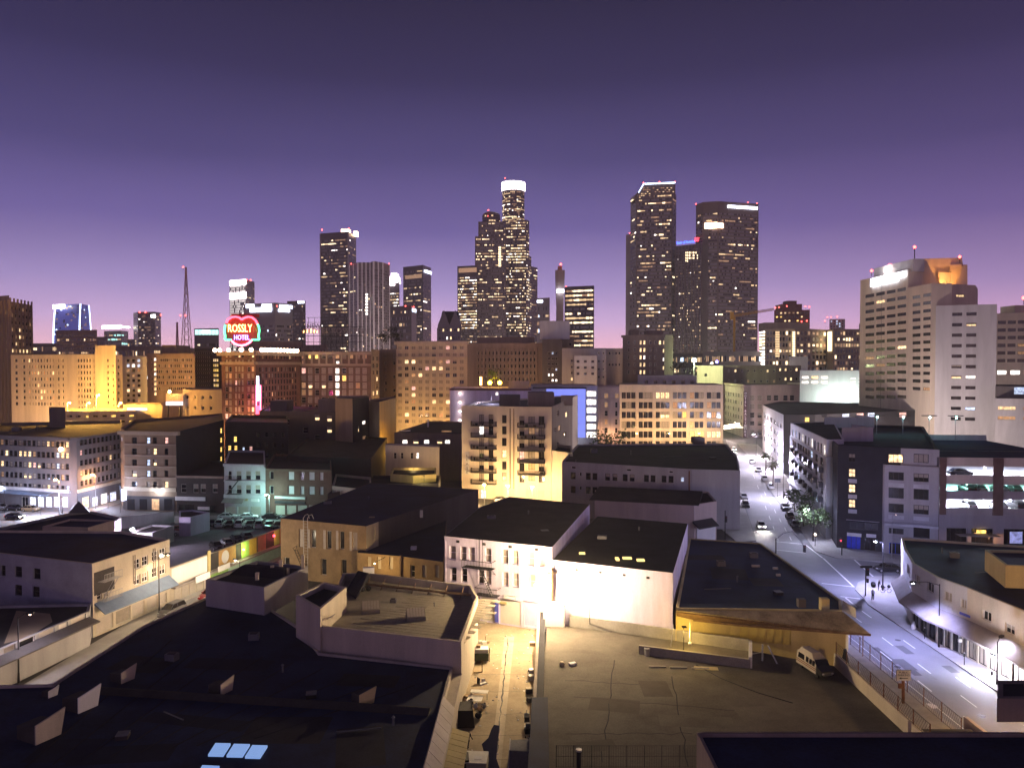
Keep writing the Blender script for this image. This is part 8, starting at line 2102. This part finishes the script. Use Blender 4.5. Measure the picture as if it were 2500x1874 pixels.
street_lamp('farthest street lamp beside the corner hotel', P(1846, 1118), 9, (-1.2, 0), 'lamp_white', 32000, 'f8ecff', SL, pole='metal_dark', spot=False, hr=.3)
street_lamp('street lamp hidden among the green street trees', P(1985, 1322), 6.5, (-1.2, -.6), 'lamp_white', 2600, 'd4d8ff', SL, pole='metal_dark', spot=False, hr=.14)
def signal(label, base, h, heads, arm=None, hz=None):
    base = Vector(base); rt = root('traffic_signal', base, label, 'traffic signal')
    b = MB(); b.bar(base, base + Vector((0, 0, h)), .09, 'metal_dark', 6)
    if arm: b.path(arm, .07, 'metal_grey', 6)
    b.build('pole', rt)
    for p, s_ in heads:
        b = MB(); b.box(p, (.42 * s_, .3, 1.15 * s_), 'tarp_black'); hd = b.build('signal_head', rt)
        for k in range(3): b = MB(); b.ball(Vector(p) + Vector((0, -.16, (.2 + k * .36) * s_)), .11 * s_, 'tail_off' if k == 2 else 'metal_dark', 6, 4); b.build('lens', hd)
    return rt
sp = P(2113, 1456)
signal('traffic signal post on the island left of the lamp pole', sp, 4.6, [(sp + Vector((.25, 0, 3.3)), 1.1), (sp + Vector((.3, 0, 2.2)), .55)])
b = MB(); b.box(sp + Vector((.05, 0, 4.5)), (1.8, .05, .35), 'metal_dark'); tag(b.build('street_name_sign'), 'dark street name board above the island traffic signal', 'sign')
e_ = PY(1964, 1334, 141); s0 = P(1894, 1400)
signal('traffic signal hanging from a long curved arm over the junction', (e_.x - 5.2, 141, 0), 4.4, [(e_ + Vector((0, 0, -1.0)), 1.1)], [(e_.x - 5.2, 141, 4.3), (e_.x - 3.9, 141, 5.3), (e_.x - 2.2, 141, 5.75), e_ + Vector((0, 0, .1))])
sp = P(1770, 1316); signal('traffic signal beside the low pink shop', sp, 6.0, [(sp + Vector((.1, -.2, 3.6)), 1.1)])
sp = P(2055, 1356); rt = signal('pedestrian signal with a red lamp at the corner apartments', sp, 3.4, [(sp + Vector((-.2, 0, 2.6)), .7)]); b = MB(); b.ball(sp + Vector((-.3, -.25, 2.9)), .14, 'sign_red', 6, 4); b.build('red_lamp', rt)
sp = P(1990, 1334); rt = root('globe_lamp', sp, 'low globe lamp on a thin post at the street trees', 'street lamp'); b = MB(); b.bar(sp, sp + Vector((0, 0, 2.3)), .05, 'metal_dark', 5); b.build('post', rt); b = MB(); b.ball(sp + Vector((0, 0, 2.45)), .2, 'lamp_dim', 8, 5); b.build('globe', rt); light('POINT', sp + Vector((0, -.4, 2.5)), 160, 'e8e8ff', rt, .2)
for k, (x, y) in enumerate(((2257, 1558), (2354, 1600 + 22), (2421, 1668))):
    p = P(x, y, .13); rt = root('parking_meter', p, 'parking meter on the right pavement ' + ('nearest the curved wall', 'before the second awning', 'beside the thin pole lamp')[k], 'parking meter', 'parking meters on the right pavement')
    b = MB(); b.bar(p, p + Vector((0, 0, 1.0)), .04, 'metal_dark', 6); b.build('post', rt); b = MB(); b.bar(p + Vector((0, 0, 1.0)), p + Vector((0, 0, 1.4)), .12, 'metal_dark', 8, .09); b.ball(p + Vector((0, 0, 1.42)), .1, 'galvanised', 8, 5); b.build('meter_head', rt)
p = P(2230, 1534, .13); b = MB(); b.bar(p, p + Vector((0, 0, .5)), .28, 'white_paint', 10); b.bar(p + Vector((0, 0, .5)), p + Vector((0, 0, 1.0)), .25, 'white_paint', 10, .12); tag(b.build('waste_bin'), 'white waste bin on the right pavement near the curved wall', 'bin')
p = P(2343, 1598, .13); rt = root('bus_stop_sign', p, 'white flag sign with a small box on the right pavement', 'sign'); b = MB(); b.bar(p, p + Vector((0, 0, 2.6)), .04, 'metal_grey', 5); b.build('post', rt); b = MB(); b.box(p + Vector((.35, 0, 2.3)), (.9, .05, .4), 'white_paint'); b.box(p + Vector((.0, 0, 1.6)), (.4, .25, .4), 'white_paint'); b.build('sign_plate', rt)
p = P(1898, 1213, .13); rt = root('dark_board_sign', p, 'dark board on a thin post on the far right pavement', 'sign'); b = MB(); b.bar(p, p + Vector((0, 0, 4.2)), .06, 'metal_dark', 5); b.build('post', rt); b = MB(); b.box(p + Vector((0, 0, 4.0)), (1.6, .12, 1.0), 'tarp_black'); b.build('board', rt)
p = P(2205, 1718); rt = root('parking_sign', p, 'PUBLIC PARKING sign with a left arrow on a brown post', 'sign')
b = MB(); b.bar(p, PY(2205, 1660, p.y), .16, 'rust', 8); b.build('post', rt)
a_, c_ = PY(2188, 1634, p.y), PY(2223, 1660, p.y); b = MB(); b.box(((a_.x + c_.x) / 2, p.y, c_.z), (c_.x - a_.x, .1, a_.z - c_.z), 'pale_grey'); b.build('sign_board', rt)
b = MB(); b.bar((a_.x, p.y - .06, c_.z), (a_.x, p.y - .06, a_.z), .03, 'tarp_black', 4); b.bar((a_.x, p.y - .06, a_.z), (c_.x, p.y - .06, a_.z), .03, 'tarp_black', 4); b.build('frame', rt)
xm = (a_.x + c_.x) / 2
text('PUBLIC', 'lettering', rt, (xm, p.y - .07, a_.z - .26), .32, 'letter_ink', 0, .008, 1.0); text('PARKING', 'lettering', rt, (xm, p.y - .07, a_.z - .56), .32, 'letter_ink', 0, .008, .95)
b = MB(); zc = a_.z - .88; b.face([(xm - .5, p.y - .07, zc), (xm - .25, p.y - .07, zc - .12), (xm - .25, p.y - .07, zc - .04), (xm + .45, p.y - .07, zc - .04), (xm + .45, p.y - .07, zc + .04), (xm - .25, p.y - .07, zc + .04), (xm - .25, p.y - .07, zc + .12)], 'letter_ink'); b.build('arrow', rt)
b = MB(); b.box(PY(2199, 1679, p.y), (.5, .2, .5), 'rust'); b.build('meter_box', rt)
def wire_fence(label, pts, h, z0, np_, mesh_w=.012, step=.33, m='metal_dark', post='rust'):
    rt = root('wire_fence', Vector((*pts[0][:2], z0)), label, 'fence')
    b = MB()
    for a_, c_ in zip(pts, pts[1:]):
        a_, c_ = Vector((a_[0], a_[1], z0)), Vector((c_[0], c_[1], z0)); L_ = (c_ - a_).length
        for k in range(np_ + 1):
            q_ = a_.lerp(c_, k / np_); pb = MB(); pb.bar(q_, q_ + Vector((0, 0, h)), .05, post, 6); pb.build('post', rt)
        n_ = int(L_ / step)
        for k in range(n_):
            for s_ in (0, 1):
                f0_, f1_ = k / n_, min(1, (k + 2.5) / n_)
                p_, q_ = (a_.lerp(c_, f0_), a_.lerp(c_, f1_)) if s_ else (a_.lerp(c_, f1_), a_.lerp(c_, f0_))
                b.bar(p_ + Vector((0, 0, .1)), q_ + Vector((0, 0, h - .1)), mesh_w, m, 3)
        for z in (.08, h - .06): b.bar(a_ + Vector((0, 0, z)), c_ + Vector((0, 0, z)), .03, m, 4)
    b.build('wire_mesh', rt, kind='stuff'); return rt
wire_fence('rusty wire fence on top of the deck wall above the pavement', [(36.4, 67), (36.55, 87)], 1.4, 3.4, 7)
wire_fence('wire fence along the right street kerb with rusty posts', [(43.2, 74), (43.4, 88), (43.4, 99)], 2.0, .13, 4)
gt = root('gate_frame', (39.5, 99, .13), 'rusty gate frame between the two wire fences', 'gate'); b = MB(); b.path([(41.6, 96, .13), (41.6, 96, 2.8), (43.2, 95, 2.8), (43.2, 95, .13)], .06, 'rust', 5); b.build('frame', gt)
b = MB(); b.prism([(37.2, 68), (42.4, 68), (42.6, 71.5), (37.4, 71.5)], .13, 2.2, 'tar_roof_brown'); tag(b.build('low_hut'), 'low flat roofed hut behind the deck wall at the lower right', 'hut')
b = MB(); b.prism([(43.2, 60), (43.6, 60), (43.6, 73.6), (43.2, 73.6)], .13, 2.4, 'pink_stucco'); tag(b.build('end_wall'), 'short pinkish wall at the end of the kerb fence', 'wall')
p = P(2080, 1648, .13); b = MB(); b.ball(p + Vector((0, 0, .4)), .55, 'tarp_white', 8, 5, .7); b.ball(p + Vector((.7, .2, .3)), .4, 'galvanised', 8, 5, .8); tag(b.build('junk_heap'), 'pale junk heap behind the deck wall near the gate frame', 'rubbish')
b = MB(); p = P(2072, 1652, .13); b.bar(p + Vector((0, 1, 0)), p + Vector((0, 1, 2.9)), .7, 'tarp_black', 8, .15); tag(b.build('covered_heap'), 'tall heap under a black sheet beside the yellow front corner', 'rubbish')

# street trees
clump_tree('leafy green street tree nearest the junction', P(1985, 1318, .13), 6.6, 3.4, 'leaf_green', .16, 620, 'street_tree', 'green trees on the right pavement', .8, .34); clump_tree('leafy green street tree behind the first one', P(1962, 1284, .13), 7.2, 3.8, 'leaf_green', .16, 620, 'street_tree', 'green trees on the right pavement', .8, .34)
clump_tree('dark green street tree at the far end of the row of black cars', P(1940, 1248, .13), 5.6, 2.8, 'leaf', .14, 360, 'street_tree', 'green trees on the right pavement', .8, .34)
def palm(label, base, h, m):
    base = Vector(base); rt = root('palm_tree', base, label, 'tree', 'palm trees up the right hand street')
    b = MB(); top = base + Vector((.2, 0, h)); b.path([base, base.lerp(top, .5) + Vector((.1, 0, 0)), top], .2, 'trunk_bark', 7); b.build('trunk', rt)
    for k in range(22):
        a = k * 2.4; el = random.uniform(-.5, 1.0); f = MB(); pr = None
        L_ = random.uniform(2.2, 3.0)
        for i in range(6):
            t_ = i / 5; r_ = L_ * t_; z = math.sin(el) * r_ - 1.0 * t_ * t_ * 1.3; c = top + Vector((math.cos(a) * r_ * math.cos(el), math.sin(a) * r_ * math.cos(el), z)); w = .42 * math.sin(math.pi * min(.97, t_ * .85 + .12)); s_ = Vector((-math.sin(a), math.cos(a), 0)) * w
            if pr: f.face([pr[0] - pr[1], c - s_ - Vector((0, 0, .12)), c, pr[0]], m); f.face([pr[0], c, c + s_ - Vector((0, 0, .12)), pr[0] + pr[1]], m)
            pr = (c, s_)
        f.build('frond', rt)
palm('green palm tree farther up the right hand street', P(1868, 1168, .13), 7.5, 'palm_green'); palm('brownish palm tree below the green one', P(1886, 1192, .13), 7.0, 'palm_leaf')

# ------------------------------------------------------------------ alley clutter
def thing_box(label, cat, px, py, parts_, rz=0.0, z=0.0, group=None, name=None):
    p = P(px, py, z); rt = root(name or cat.replace(' ', '_'), p, label, cat, group)
    cs, sn = math.cos(rz), math.sin(rz)
    for nm, (x, y, zz_), d_, m in parts_:
        b = MB(); b.box((p.x + x * cs - y * sn, p.y + x * sn + y * cs, z + zz_), d_, m, rz); b.build(nm, rt)
    return rt
thing_box('loaded market cart with a dark green side at the far left of the alley', 'cart', 1176, 1614, [('box', (0, 0, .3), (1.7, 1.3, .9), 'canvas_green'), ('load', (0, .1, 1.2), (1.6, 1.2, .45), 'tarp_white'), ('crate', (-.4, .2, 1.65), (.5, .5, .35), 'cardboard'), ('rail', (.95, -.3, .1), (.08, .08, 1.5), 'metal_dark'), ('rail', (.95, .4, .1), (.08, .08, 1.4), 'metal_dark')], .05)
thing_box('heap of pale sacks behind the loaded cart', 'rubbish', 1182, 1572, [('sack', (0, 0, 0), (.6, .5, .4), 'tarp_white'), ('sack', (.5, .3, 0), (.5, .4, .3), 'cardboard'), ('sack', (-.4, .4, 0), (.4, .5, .35), 'tarp_white'), ('stick', (.2, .1, .3), (.06, .06, .7), 'wood')], .3, name='sack_heap')
thing_box('upright pole with a small pile in front of the cart', 'rubbish', 1177, 1640, [('pole', (0, 0, 0), (.07, .07, 1.4), 'wood'), ('board', (-.5, .1, 0), (.9, .5, .15), 'cardboard')], .2, name='pole_pile')
thing_box('broken chair and boards lying left of the alley', 'rubbish', 1178, 1668, [('board', (0, 0, 0), (.9, .6, .12), 'tarp_white'), ('frame', (-.4, .2, 0), (.1, .5, .7), 'cloth_dark'), ('crate', (.3, .3, .1), (.3, .3, .3), 'tarp_white')], .6, name='broken_chair')
thing_box('white folding table with a second white sheet beside the alley wall', 'table', 1163, 1714, [('table_top', (.15, .9, .8), (1.9, .8, .06), 'tarp_white'), ('sheet', (-.1, -.3, .55), (1.6, 1.5, .06), 'tarp_white'), ('leg', (-.7, .9, 0), (.06, .06, .8), 'metal_dark'), ('leg', (1.0, .9, 0), (.06, .06, .8), 'metal_dark'), ('box', (-1.1, .3, 0), (.6, .7, .6), 'cardboard')], -.15)
def tent(label, px, py, w, d_, h, m, rz, ridge=.25):
    p = P(px, py); rt = root('tent', p, label, 'tent'); cs, sn = math.cos(rz), math.sin(rz)
    R2 = lambda x, y, z: (p.x + x * cs - y * sn, p.y + x * sn + y * cs, z)
    b = MB(); b.hexa([R2(-w / 2, -d_ / 2, 0), R2(w / 2, -d_ / 2, 0), R2(w / 2, d_ / 2, 0), R2(-w / 2, d_ / 2, 0)], [R2(-w * ridge, -d_ * .42, h), R2(w * ridge, -d_ * .42, h * .96), R2(w * ridge, d_ * .42, h), R2(-w * ridge, d_ * .42, h * .94)], m); b.build('cover', rt)
    b = MB()
    for s_ in (-1, 1): b.path([R2(s_ * w / 2, -d_ / 2, .02), R2(s_ * w * ridge, -d_ * .42, h + .03), R2(s_ * w * ridge, d_ * .42, h + .03), R2(s_ * w / 2, d_ / 2, .02)], .04, 'tarp_white' if 'white' in label else 'metal_dark', 5)
    b.build('frame_edge', rt); return rt
tent('black sheeted tent against the left alley wall', 1131, 1762, 2.1, 2.6, 1.7, 'tarp_black', .1, .42)
tent('grey tent with white edged top against the right alley wall', 1272, 1862, 2.2, 2.6, 1.7, 'cloth_grey', -.03, .46)
for i, (x, y, m, r_) in enumerate(((1146, 1722, 'cloth_dark', .4), (1160, 1728, 'tarp_white', .3), (1172, 1736, 'cardboard', .32), (1180, 1728, 'cloth_grey', .3), (1150, 1738, 'cardboard', .35), (1168, 1752, 'cloth_dark', .38), (1130, 1716, 'wood', .4))):
    p = P(x, y); b = MB(); b.ball(p + Vector((0, 0, r_ * .8)), r_, m, 8, 5, .85); b.ball(p + Vector((r_ * .5, .1, r_ * 1.6)), r_ * .4, m, 6, 4); tag(b.build('bag'), ('dark bag at the top of the bag heap by the white table', 'white bag in the heap behind the black tent', 'brown bag in the heap behind the black tent', 'grey bag at the right end of the heap', 'tan bag between the heap and the black tent', 'black bag hanging low right of the black tent', 'wooden coloured bag against the left alley wall')[i], 'bag', 'bags heaped in the alley')
thing_box('cardboard shelter with a flat lid in the puddle side foreground', 'shelter', 1165, 1868, [('side', (0, 0, 0), (1.9, 2.1, .75), 'cream_stucco'), ('lid', (-.05, -.05, .75), (1.95, 2.15, .08), 'tarp_white'), ('sheet', (.1, -.2, .84), (.7, .6, .03), 'white_paint')], -.06, name='cardboard_shelter')
thing_box('dark wheeled bin between the yellow awning and the cardboard shelter', 'bin', 1128, 1872, [('body', (0, 0, 0), (1.2, 1.5, 1.0), 'tarp_black'), ('label_plate', (.1, -.3, 1.01), (.45, .45, .03), 'pale_grey')], .1)
b = MB(); nC = 9
for k in range(nC):
    y0_, y1_ = 62 + k * 1.0, 62 + (k + 1) * 1.0
    b.hexa([(aL(y0_) + .02, y0_, 2.5), (aL(y0_) + 1.6, y0_, 2.05), (aL(y1_) + 1.6, y1_ - .06, 2.05), (aL(y1_) + .02, y1_ - .06, 2.5)], [(aL(y0_) + .02, y0_, 2.58), (aL(y0_) + 1.6, y0_, 2.13), (aL(y1_) + 1.6, y1_ - .06, 2.13), (aL(y1_) + .02, y1_ - .06, 2.58)], 'yellow_stucco')
tag(b.build('awning'), 'pale yellow corrugated awning on the left alley wall at the lower edge', 'awning')
thing_box('stack of white crates along the right alley wall', 'crates', 1296, 1652, [('crate', (0, 0, 0), (.6, .5, .5), 'tarp_white'), ('crate', (.05, .0, .5), (.55, .5, .45), 'galvanised'), ('crate', (0, -.8, 0), (.6, .6, .55), 'tarp_white'), ('crate', (0, .9, 0), (.5, .5, .6), 'cloth_dark')], .05, name='crate_stack')
thing_box('black box with a pale lid along the right alley wall', 'box', 1292, 1690, [('body', (0, 0, 0), (.7, .5, .5), 'tarp_black'), ('lid', (0, 0, .5), (.72, .52, .05), 'cream_stucco')], .1)
thing_box('dark sack with white cloth below the black box', 'rubbish', 1293, 1712, [('sack', (0, 0, 0), (.5, .6, .5), 'cloth_dark'), ('cloth', (.45, .1, 0), (.5, .4, .25), 'tarp_white')], .4, name='sack')
thing_box('small wooden box by the right alley wall near its far end', 'box', 1300, 1575, [('body', (0, 0, 0), (.7, .5, .4), 'cardboard'), ('lid', (0, 0, .4), (.72, .52, .05), 'tarp_white')], .0)
thing_box('dark shopping trolley standing in the alley above the grey tent', 'trolley', 1286, 1770, [('basket', (0, 0, .5), (.5, .8, .5), 'cloth_dark'), ('handle', (0, .45, 1.0), (.5, .05, .05), 'galvanised'), ('post', (0, .4, .1), (.05, .05, 1.3), 'galvanised'), ('wheel', (-.2, -.3, 0), (.06, .16, .16), 'tyre'), ('wheel', (.2, -.3, 0), (.06, .16, .16), 'tyre')], .0)
thing_box('second dark trolley with bags closer to the grey tent', 'trolley', 1287, 1796, [('basket', (0, 0, .4), (.5, .9, .5), 'tarp_black'), ('bag', (.1, .2, .9), (.4, .4, .3), 'cloth_grey'), ('wheel', (-.2, -.3, 0), (.06, .16, .16), 'tyre'), ('wheel', (.2, -.3, 0), (.06, .16, .16), 'tyre')], .1)
thing_box('white tarp bundle at the corner of the grey tent', 'rubbish', 1299, 1796, [('bundle', (0, 0, 0), (.6, 1.0, .7), 'tarp_white'), ('fold', (.1, .2, .7), (.4, .5, .2), 'tarp_white')], .3, name='tarp_bundle')
lt_ = MB()
for k in range(150):
    y = random.uniform(58, 105); x = random.choice((aL(y) + abs(random.gauss(0, 1.6)) + .4, aR(y) - abs(random.gauss(0, 1.2)) - .3, random.uniform(aL(y) + .5, aR(y) - .5))); s_ = random.uniform(.05, .22)
    if aL(y) < x < aR(y): lt_.box((x, y, .001), (s_, s_ * random.uniform(.5, 1.2), random.uniform(.01, .08)), random.choice(('tarp_white', 'tarp_white', 'cardboard', 'cloth_grey', 'white_paint')), random.random() * 3)
lt_.build('litter', kind='stuff')

# ------------------------------------------------------------------ people
def person(label, loc, rz, joints, radii, edges, top, leg, hair=None, h=1.72):
    me = bpy.data.meshes.new('person'); me.from_pydata([Vector(j) for j in joints], edges, []); o = bpy.data.objects.new('person', me); C.objects.link(o)
    sk = o.modifiers.new('skin', 'SKIN'); sk.use_smooth_shade = True
    for v, r in zip(me.skin_vertices[0].data, radii): v.radius = (r, r)
    me.skin_vertices[0].data[0].use_root = True
    o.modifiers.new('sub', 'SUBSURF').levels = 1
    dg = bpy.context.evaluated_depsgraph_get(); nm = bpy.data.meshes.new_from_object(o.evaluated_get(dg)); bpy.data.objects.remove(o)
    nm.materials.clear()
    for m in (top, leg, 'skin', 'tarp_black'): nm.materials.append(M[m])
    hz_ = joints[0][2]; nk = joints[2][2]
    for f in nm.polygons:
        c = f.center
        f.material_index = 3 if c.z > nk + .17 and c.y > -.03 or c.z < .07 else 2 if c.z > nk + .02 else 0 if c.z > hz_ - .03 else 1
    o = bpy.data.objects.new('person', nm); C.objects.link(o); o.location = loc; o.rotation_euler = (0, 0, rz)
    return tag(o, label, 'person')
def stand(lean=0.0, stride=.12, armf=.15):
    J = [(0, 0, .95), (0, lean * .5, 1.2), (0, lean, 1.46), (0, lean - .01, 1.58), (0, lean - .02, 1.70),
         (-.1, 0, .9), (-.11, -stride * .5, .5), (-.11, -stride * .2, .08), (-.11, -stride * .2 - .13, .04), (.1, 0, .9), (.11, stride * .2, .5), (.11, stride * .8, .08), (.11, stride * .8 - .13, .04),
         (-.19, lean, 1.40), (-.24, lean, 1.13), (-.22, lean - armf, .90), (.19, lean, 1.40), (.24, lean, 1.13), (.22, lean - armf, .90)]
    Rr = [.15, .155, .07, .09, .085, .10, .07, .045, .04, .10, .07, .045, .04, .07, .05, .038, .07, .05, .038]
    E = [(0, 1), (1, 2), (2, 3), (3, 4), (0, 5), (5, 6), (6, 7), (7, 8), (0, 9), (9, 10), (10, 11), (11, 12), (2, 13), (13, 14), (14, 15), (2, 16), (16, 17), (17, 18)]
    return J, Rr, E
J, R_, E_ = stand(-.08); person('person in dark clothes standing at the lamp pole on the junction island', P(2145, 1440, .13), .6, J, R_, E_, 'cloth_dark', 'cloth_dark')
J, R_, E_ = stand(-.04, .3); person('person in a grey top walking across the junction island', P(2131, 1464, .13), 2.6, J, R_, E_, 'cloth_grey', 'cloth_dark')
J, R_, E_ = stand(-.14, .1, .3); person('person in black standing by the bags in the alley', P(1142, 1826), .9, J, R_, E_, 'cloth_dark', 'cloth_dark')
# loaded bicycle leaning on the lamp pole
bp_ = P(2163, 1446, .13); rt = root('bicycle', bp_, 'loaded dark bicycle leaning by the junction lamp pole', 'bicycle')
for x in (-.5, .5):
    b = MB(); n = 14; b.path([(bp_.x + x + .33 * math.cos(6.283 * k / n), bp_.y, bp_.z + .34 + .33 * math.sin(6.283 * k / n)) for k in range(n + 1)], .025, 'tyre', 5); b.build('wheel', rt)
b = MB(); f = lambda x, z: (bp_.x + x, bp_.y, bp_.z + z)
b.path([f(-.5, .34), f(-.1, .3), f(-.2, .85), f(-.5, .34)], .02, 'metal_dark', 5); b.path([f(-.1, .3), f(.35, .8), f(-.2, .75)], .02, 'metal_dark', 5); b.path([f(.5, .34), f(.33, .98), f(.25, 1.0)], .02, 'metal_dark', 5); b.build('frame', rt)
b = MB(); b.box(f(-.2, .86), (.25, .1, .06), 'tarp_black'); b.build('saddle', rt)
for x, z, r_ in ((-.55, .95, .3), (.45, 1.0, .26)): b = MB(); b.ball(f(x, z), r_, 'cloth_dark', 8, 5); b.build('bag', rt)
b = MB(); p = P(2132, 1432, .13); b.ball(p + Vector((0, 0, .45)), .42, 'tarp_black', 8, 5); tag(b.build('sack'), 'round black sack on the junction island left of the standing person', 'bag')

# ------------------------------------------------------------------ wear and small things on the street and the roofs
for k, (x, y) in enumerate(((46.0, 92), (50.5, 101), (48.2, 79), (45.6, 107))):
    b = MB(); b.face([(x + .38 * math.cos(i * .449), y + .38 * math.sin(i * .449), .0015) for i in range(14)], 'metal_dark'); b.build('manhole_cover', right_road)
p = P(2273, 1722); b = MB(); b.face([(p.x + .62 * math.cos(i * .349), p.y + .62 * math.sin(i * .349), .0035) for i in range(18)], 'white_paint'); b.build('light_pool_disc', right_road)  # pale disc painted on the road for a pool of lamp light
for k in range(16):
    x, y, w, d_ = random.uniform(44.4, 52.4), random.uniform(60, 116), random.uniform(.6, 1.8), random.uniform(1.5, 7); a_ = random.uniform(-.02, .02)
    b = MB(); b.face([(x - w / 2, y - d_ / 2, -.004 + k * .0002), (x + w / 2, y - d_ / 2, -.004 + k * .0002), (x + w / 2 + a_, y + d_ / 2, -.004 + k * .0002), (x - w / 2 + a_, y + d_ / 2, -.004 + k * .0002)], random.choice(('patch_dark', 'patch_pale', 'patch_dark'))); b.build('asphalt_patch', right_road)
def roof_bits(rt, zr_, spots, sc=1.0):
    for i, (x, y) in enumerate(spots):
        p = P(x, y, zr_); k = i % 4; b = MB()
        if k == 0: b.box(p, (1.5 * sc, 1.1 * sc, .9 * sc), 'galv_dull', random.uniform(-.3, .3)); b.box(p + Vector((0, 0, .9 * sc)), (1.0 * sc, .8 * sc, .08), 'metal_dark'); b.build('roof_unit', rt)
        elif k == 1: b.bar(p, p + Vector((0, 0, .9 * sc)), .12 * sc, 'galv_dull', 8); b.bar(p + Vector((0, 0, .9 * sc)), p + Vector((0, 0, 1.1 * sc)), .22 * sc, 'galv_dull', 8, .06); b.build('vent_pipe', rt)
        elif k == 2:
            q_ = p + Vector((random.uniform(3, 6) * sc, random.uniform(-2, 2), 0)); b.bar(p + Vector((0, 0, .15)), q_ + Vector((0, 0, .15)), .06, 'galv_dull', 5); b.build('conduit', rt)
        else: b.box(p, (1.2 * sc, 1.2 * sc, .35), 'tar_roof_brown', .2); b.box(p + Vector((0, 0, .35)), (1.25 * sc, 1.25 * sc, .06), 'galv_dull', .2); b.build('roof_hatch', rt)
def felt_patches(rt, zr_, spots, m=('tar_roof', 'tar_roof_brown')):
    for i, (x, y, w, d_) in enumerate(spots):
        p = P(x, y, zr_ + .004 + i * .0006); b = MB(); c_, s_ = math.cos(.1 * (i % 5 - 2)), math.sin(.1 * (i % 5 - 2))
        b.face([(p.x + a_ * c_ - e_ * s_, p.y + a_ * s_ + e_ * c_, p.z) for a_, e_ in ((-w / 2, -d_ / 2), (w / 2, -d_ / 2), (w / 2, d_ / 2), (-w / 2, d_ / 2))], m[i % len(m)]); b.build('felt_patch', rt)
roof_bits(n1.root, 4.05, ((420, 1610), (690, 1640), (820, 1790), (300, 1800), (620, 1560), (960, 1770), (400, 1740), (760, 1700)), .8)
felt_patches(n1.root, 4.05, ((350, 1620, 6, 4), (560, 1620, 9, 3), (700, 1780, 7, 5), (300, 1840, 8, 3), (880, 1820, 4, 7), (480, 1760, 10, 2), (900, 1660, 6, 3), (160, 1830, 5, 4)), ('tar_roof', 'felt_navy'))
roof_bits(br.root, 9.5, ((800, 1235), (900, 1225), (960, 1240), (1050, 1205)), 1.0); roof_bits(wb.root, 11.1, ((1200, 1270), (1290, 1260), (1250, 1290), (1330, 1300)), .9); roof_bits(wb.root, 9.4, ((1470, 1320), (1560, 1300), (1600, 1340)), .9)
roof_bits(yr.root, 5.85, ((1760, 1380), (1800, 1420), (1720, 1440), (1900, 1450), (1840, 1360)), .8); felt_patches(yr.root, 5.85, ((1780, 1400, 5, 6), (1870, 1420, 4, 4), (1720, 1360, 6, 3)))
roof_bits(wl.root, 12.5, ((1450, 1105), (1540, 1110), (1620, 1115), (1740, 1120)), 1.1); roof_bits(lo.root, 17.3, ((40, 1052), (90, 1050), (200, 1048)), 1.3); roof_bits(cv.root, 8.4, ((2330, 1360), (2300, 1350), (2380, 1400)), .8)
felt_patches(ld, 1.965, ((1500, 1720, 5, 3), (1700, 1760, 7, 2.5), (1600, 1680, 3, 4), (1850, 1740, 4, 3), (1450, 1820, 4, 2)), ('deck_patch', 'deck_screed'))
for (x0, y0, x1, y1) in ((1400, 1700, 1900, 1740), (1380, 1790, 1690, 1790), (1500, 1610, 1470, 1860), (1640, 1650, 1680, 1870), (1380, 1660, 1600, 1672)):
    a_, c_ = P(x0, y0, 1.969), P(x1, y1, 1.969); n_ = Vector((-(c_ - a_).y, (c_ - a_).x, 0)).normalized() * .05; b = MB(); pv_ = a_
    for k in range(1, 13):
        q_ = a_.lerp(c_, k / 12) + n_ * random.uniform(-5, 5) * (k < 12); b.face([pv_ - n_, q_ - n_, q_ + n_, pv_ + n_], 'tar_roof'); pv_ = q_
    b.build('tar_seam', ld)
roof_bits(rf.root, 6.0, ((960, 1470), (1060, 1480)), .5)

# ------------------------------------------------------------------ evening haze over the city
hz = MB()
hz.box((0, 1000, -1.2), (3600, 2300, 420), 'glass')
h = hz.build('haze', kind='stuff')
hm = bpy.data.materials.new('haze_air')
hm.use_nodes = True
hm.node_tree.nodes.remove(hm.node_tree.nodes['Principled BSDF'])
pv = hm.node_tree.nodes.new('ShaderNodeVolumePrincipled')
pv.inputs['Color'].default_value = (.9, .88, .9, 1)
pv.inputs['Density'].default_value = .00020
pv.inputs['Anisotropy'].default_value = .3
hm.node_tree.links.new(pv.outputs[0], hm.node_tree.nodes['Material Output'].inputs['Volume'])
h.data.materials.clear()
h.data.materials.append(hm)
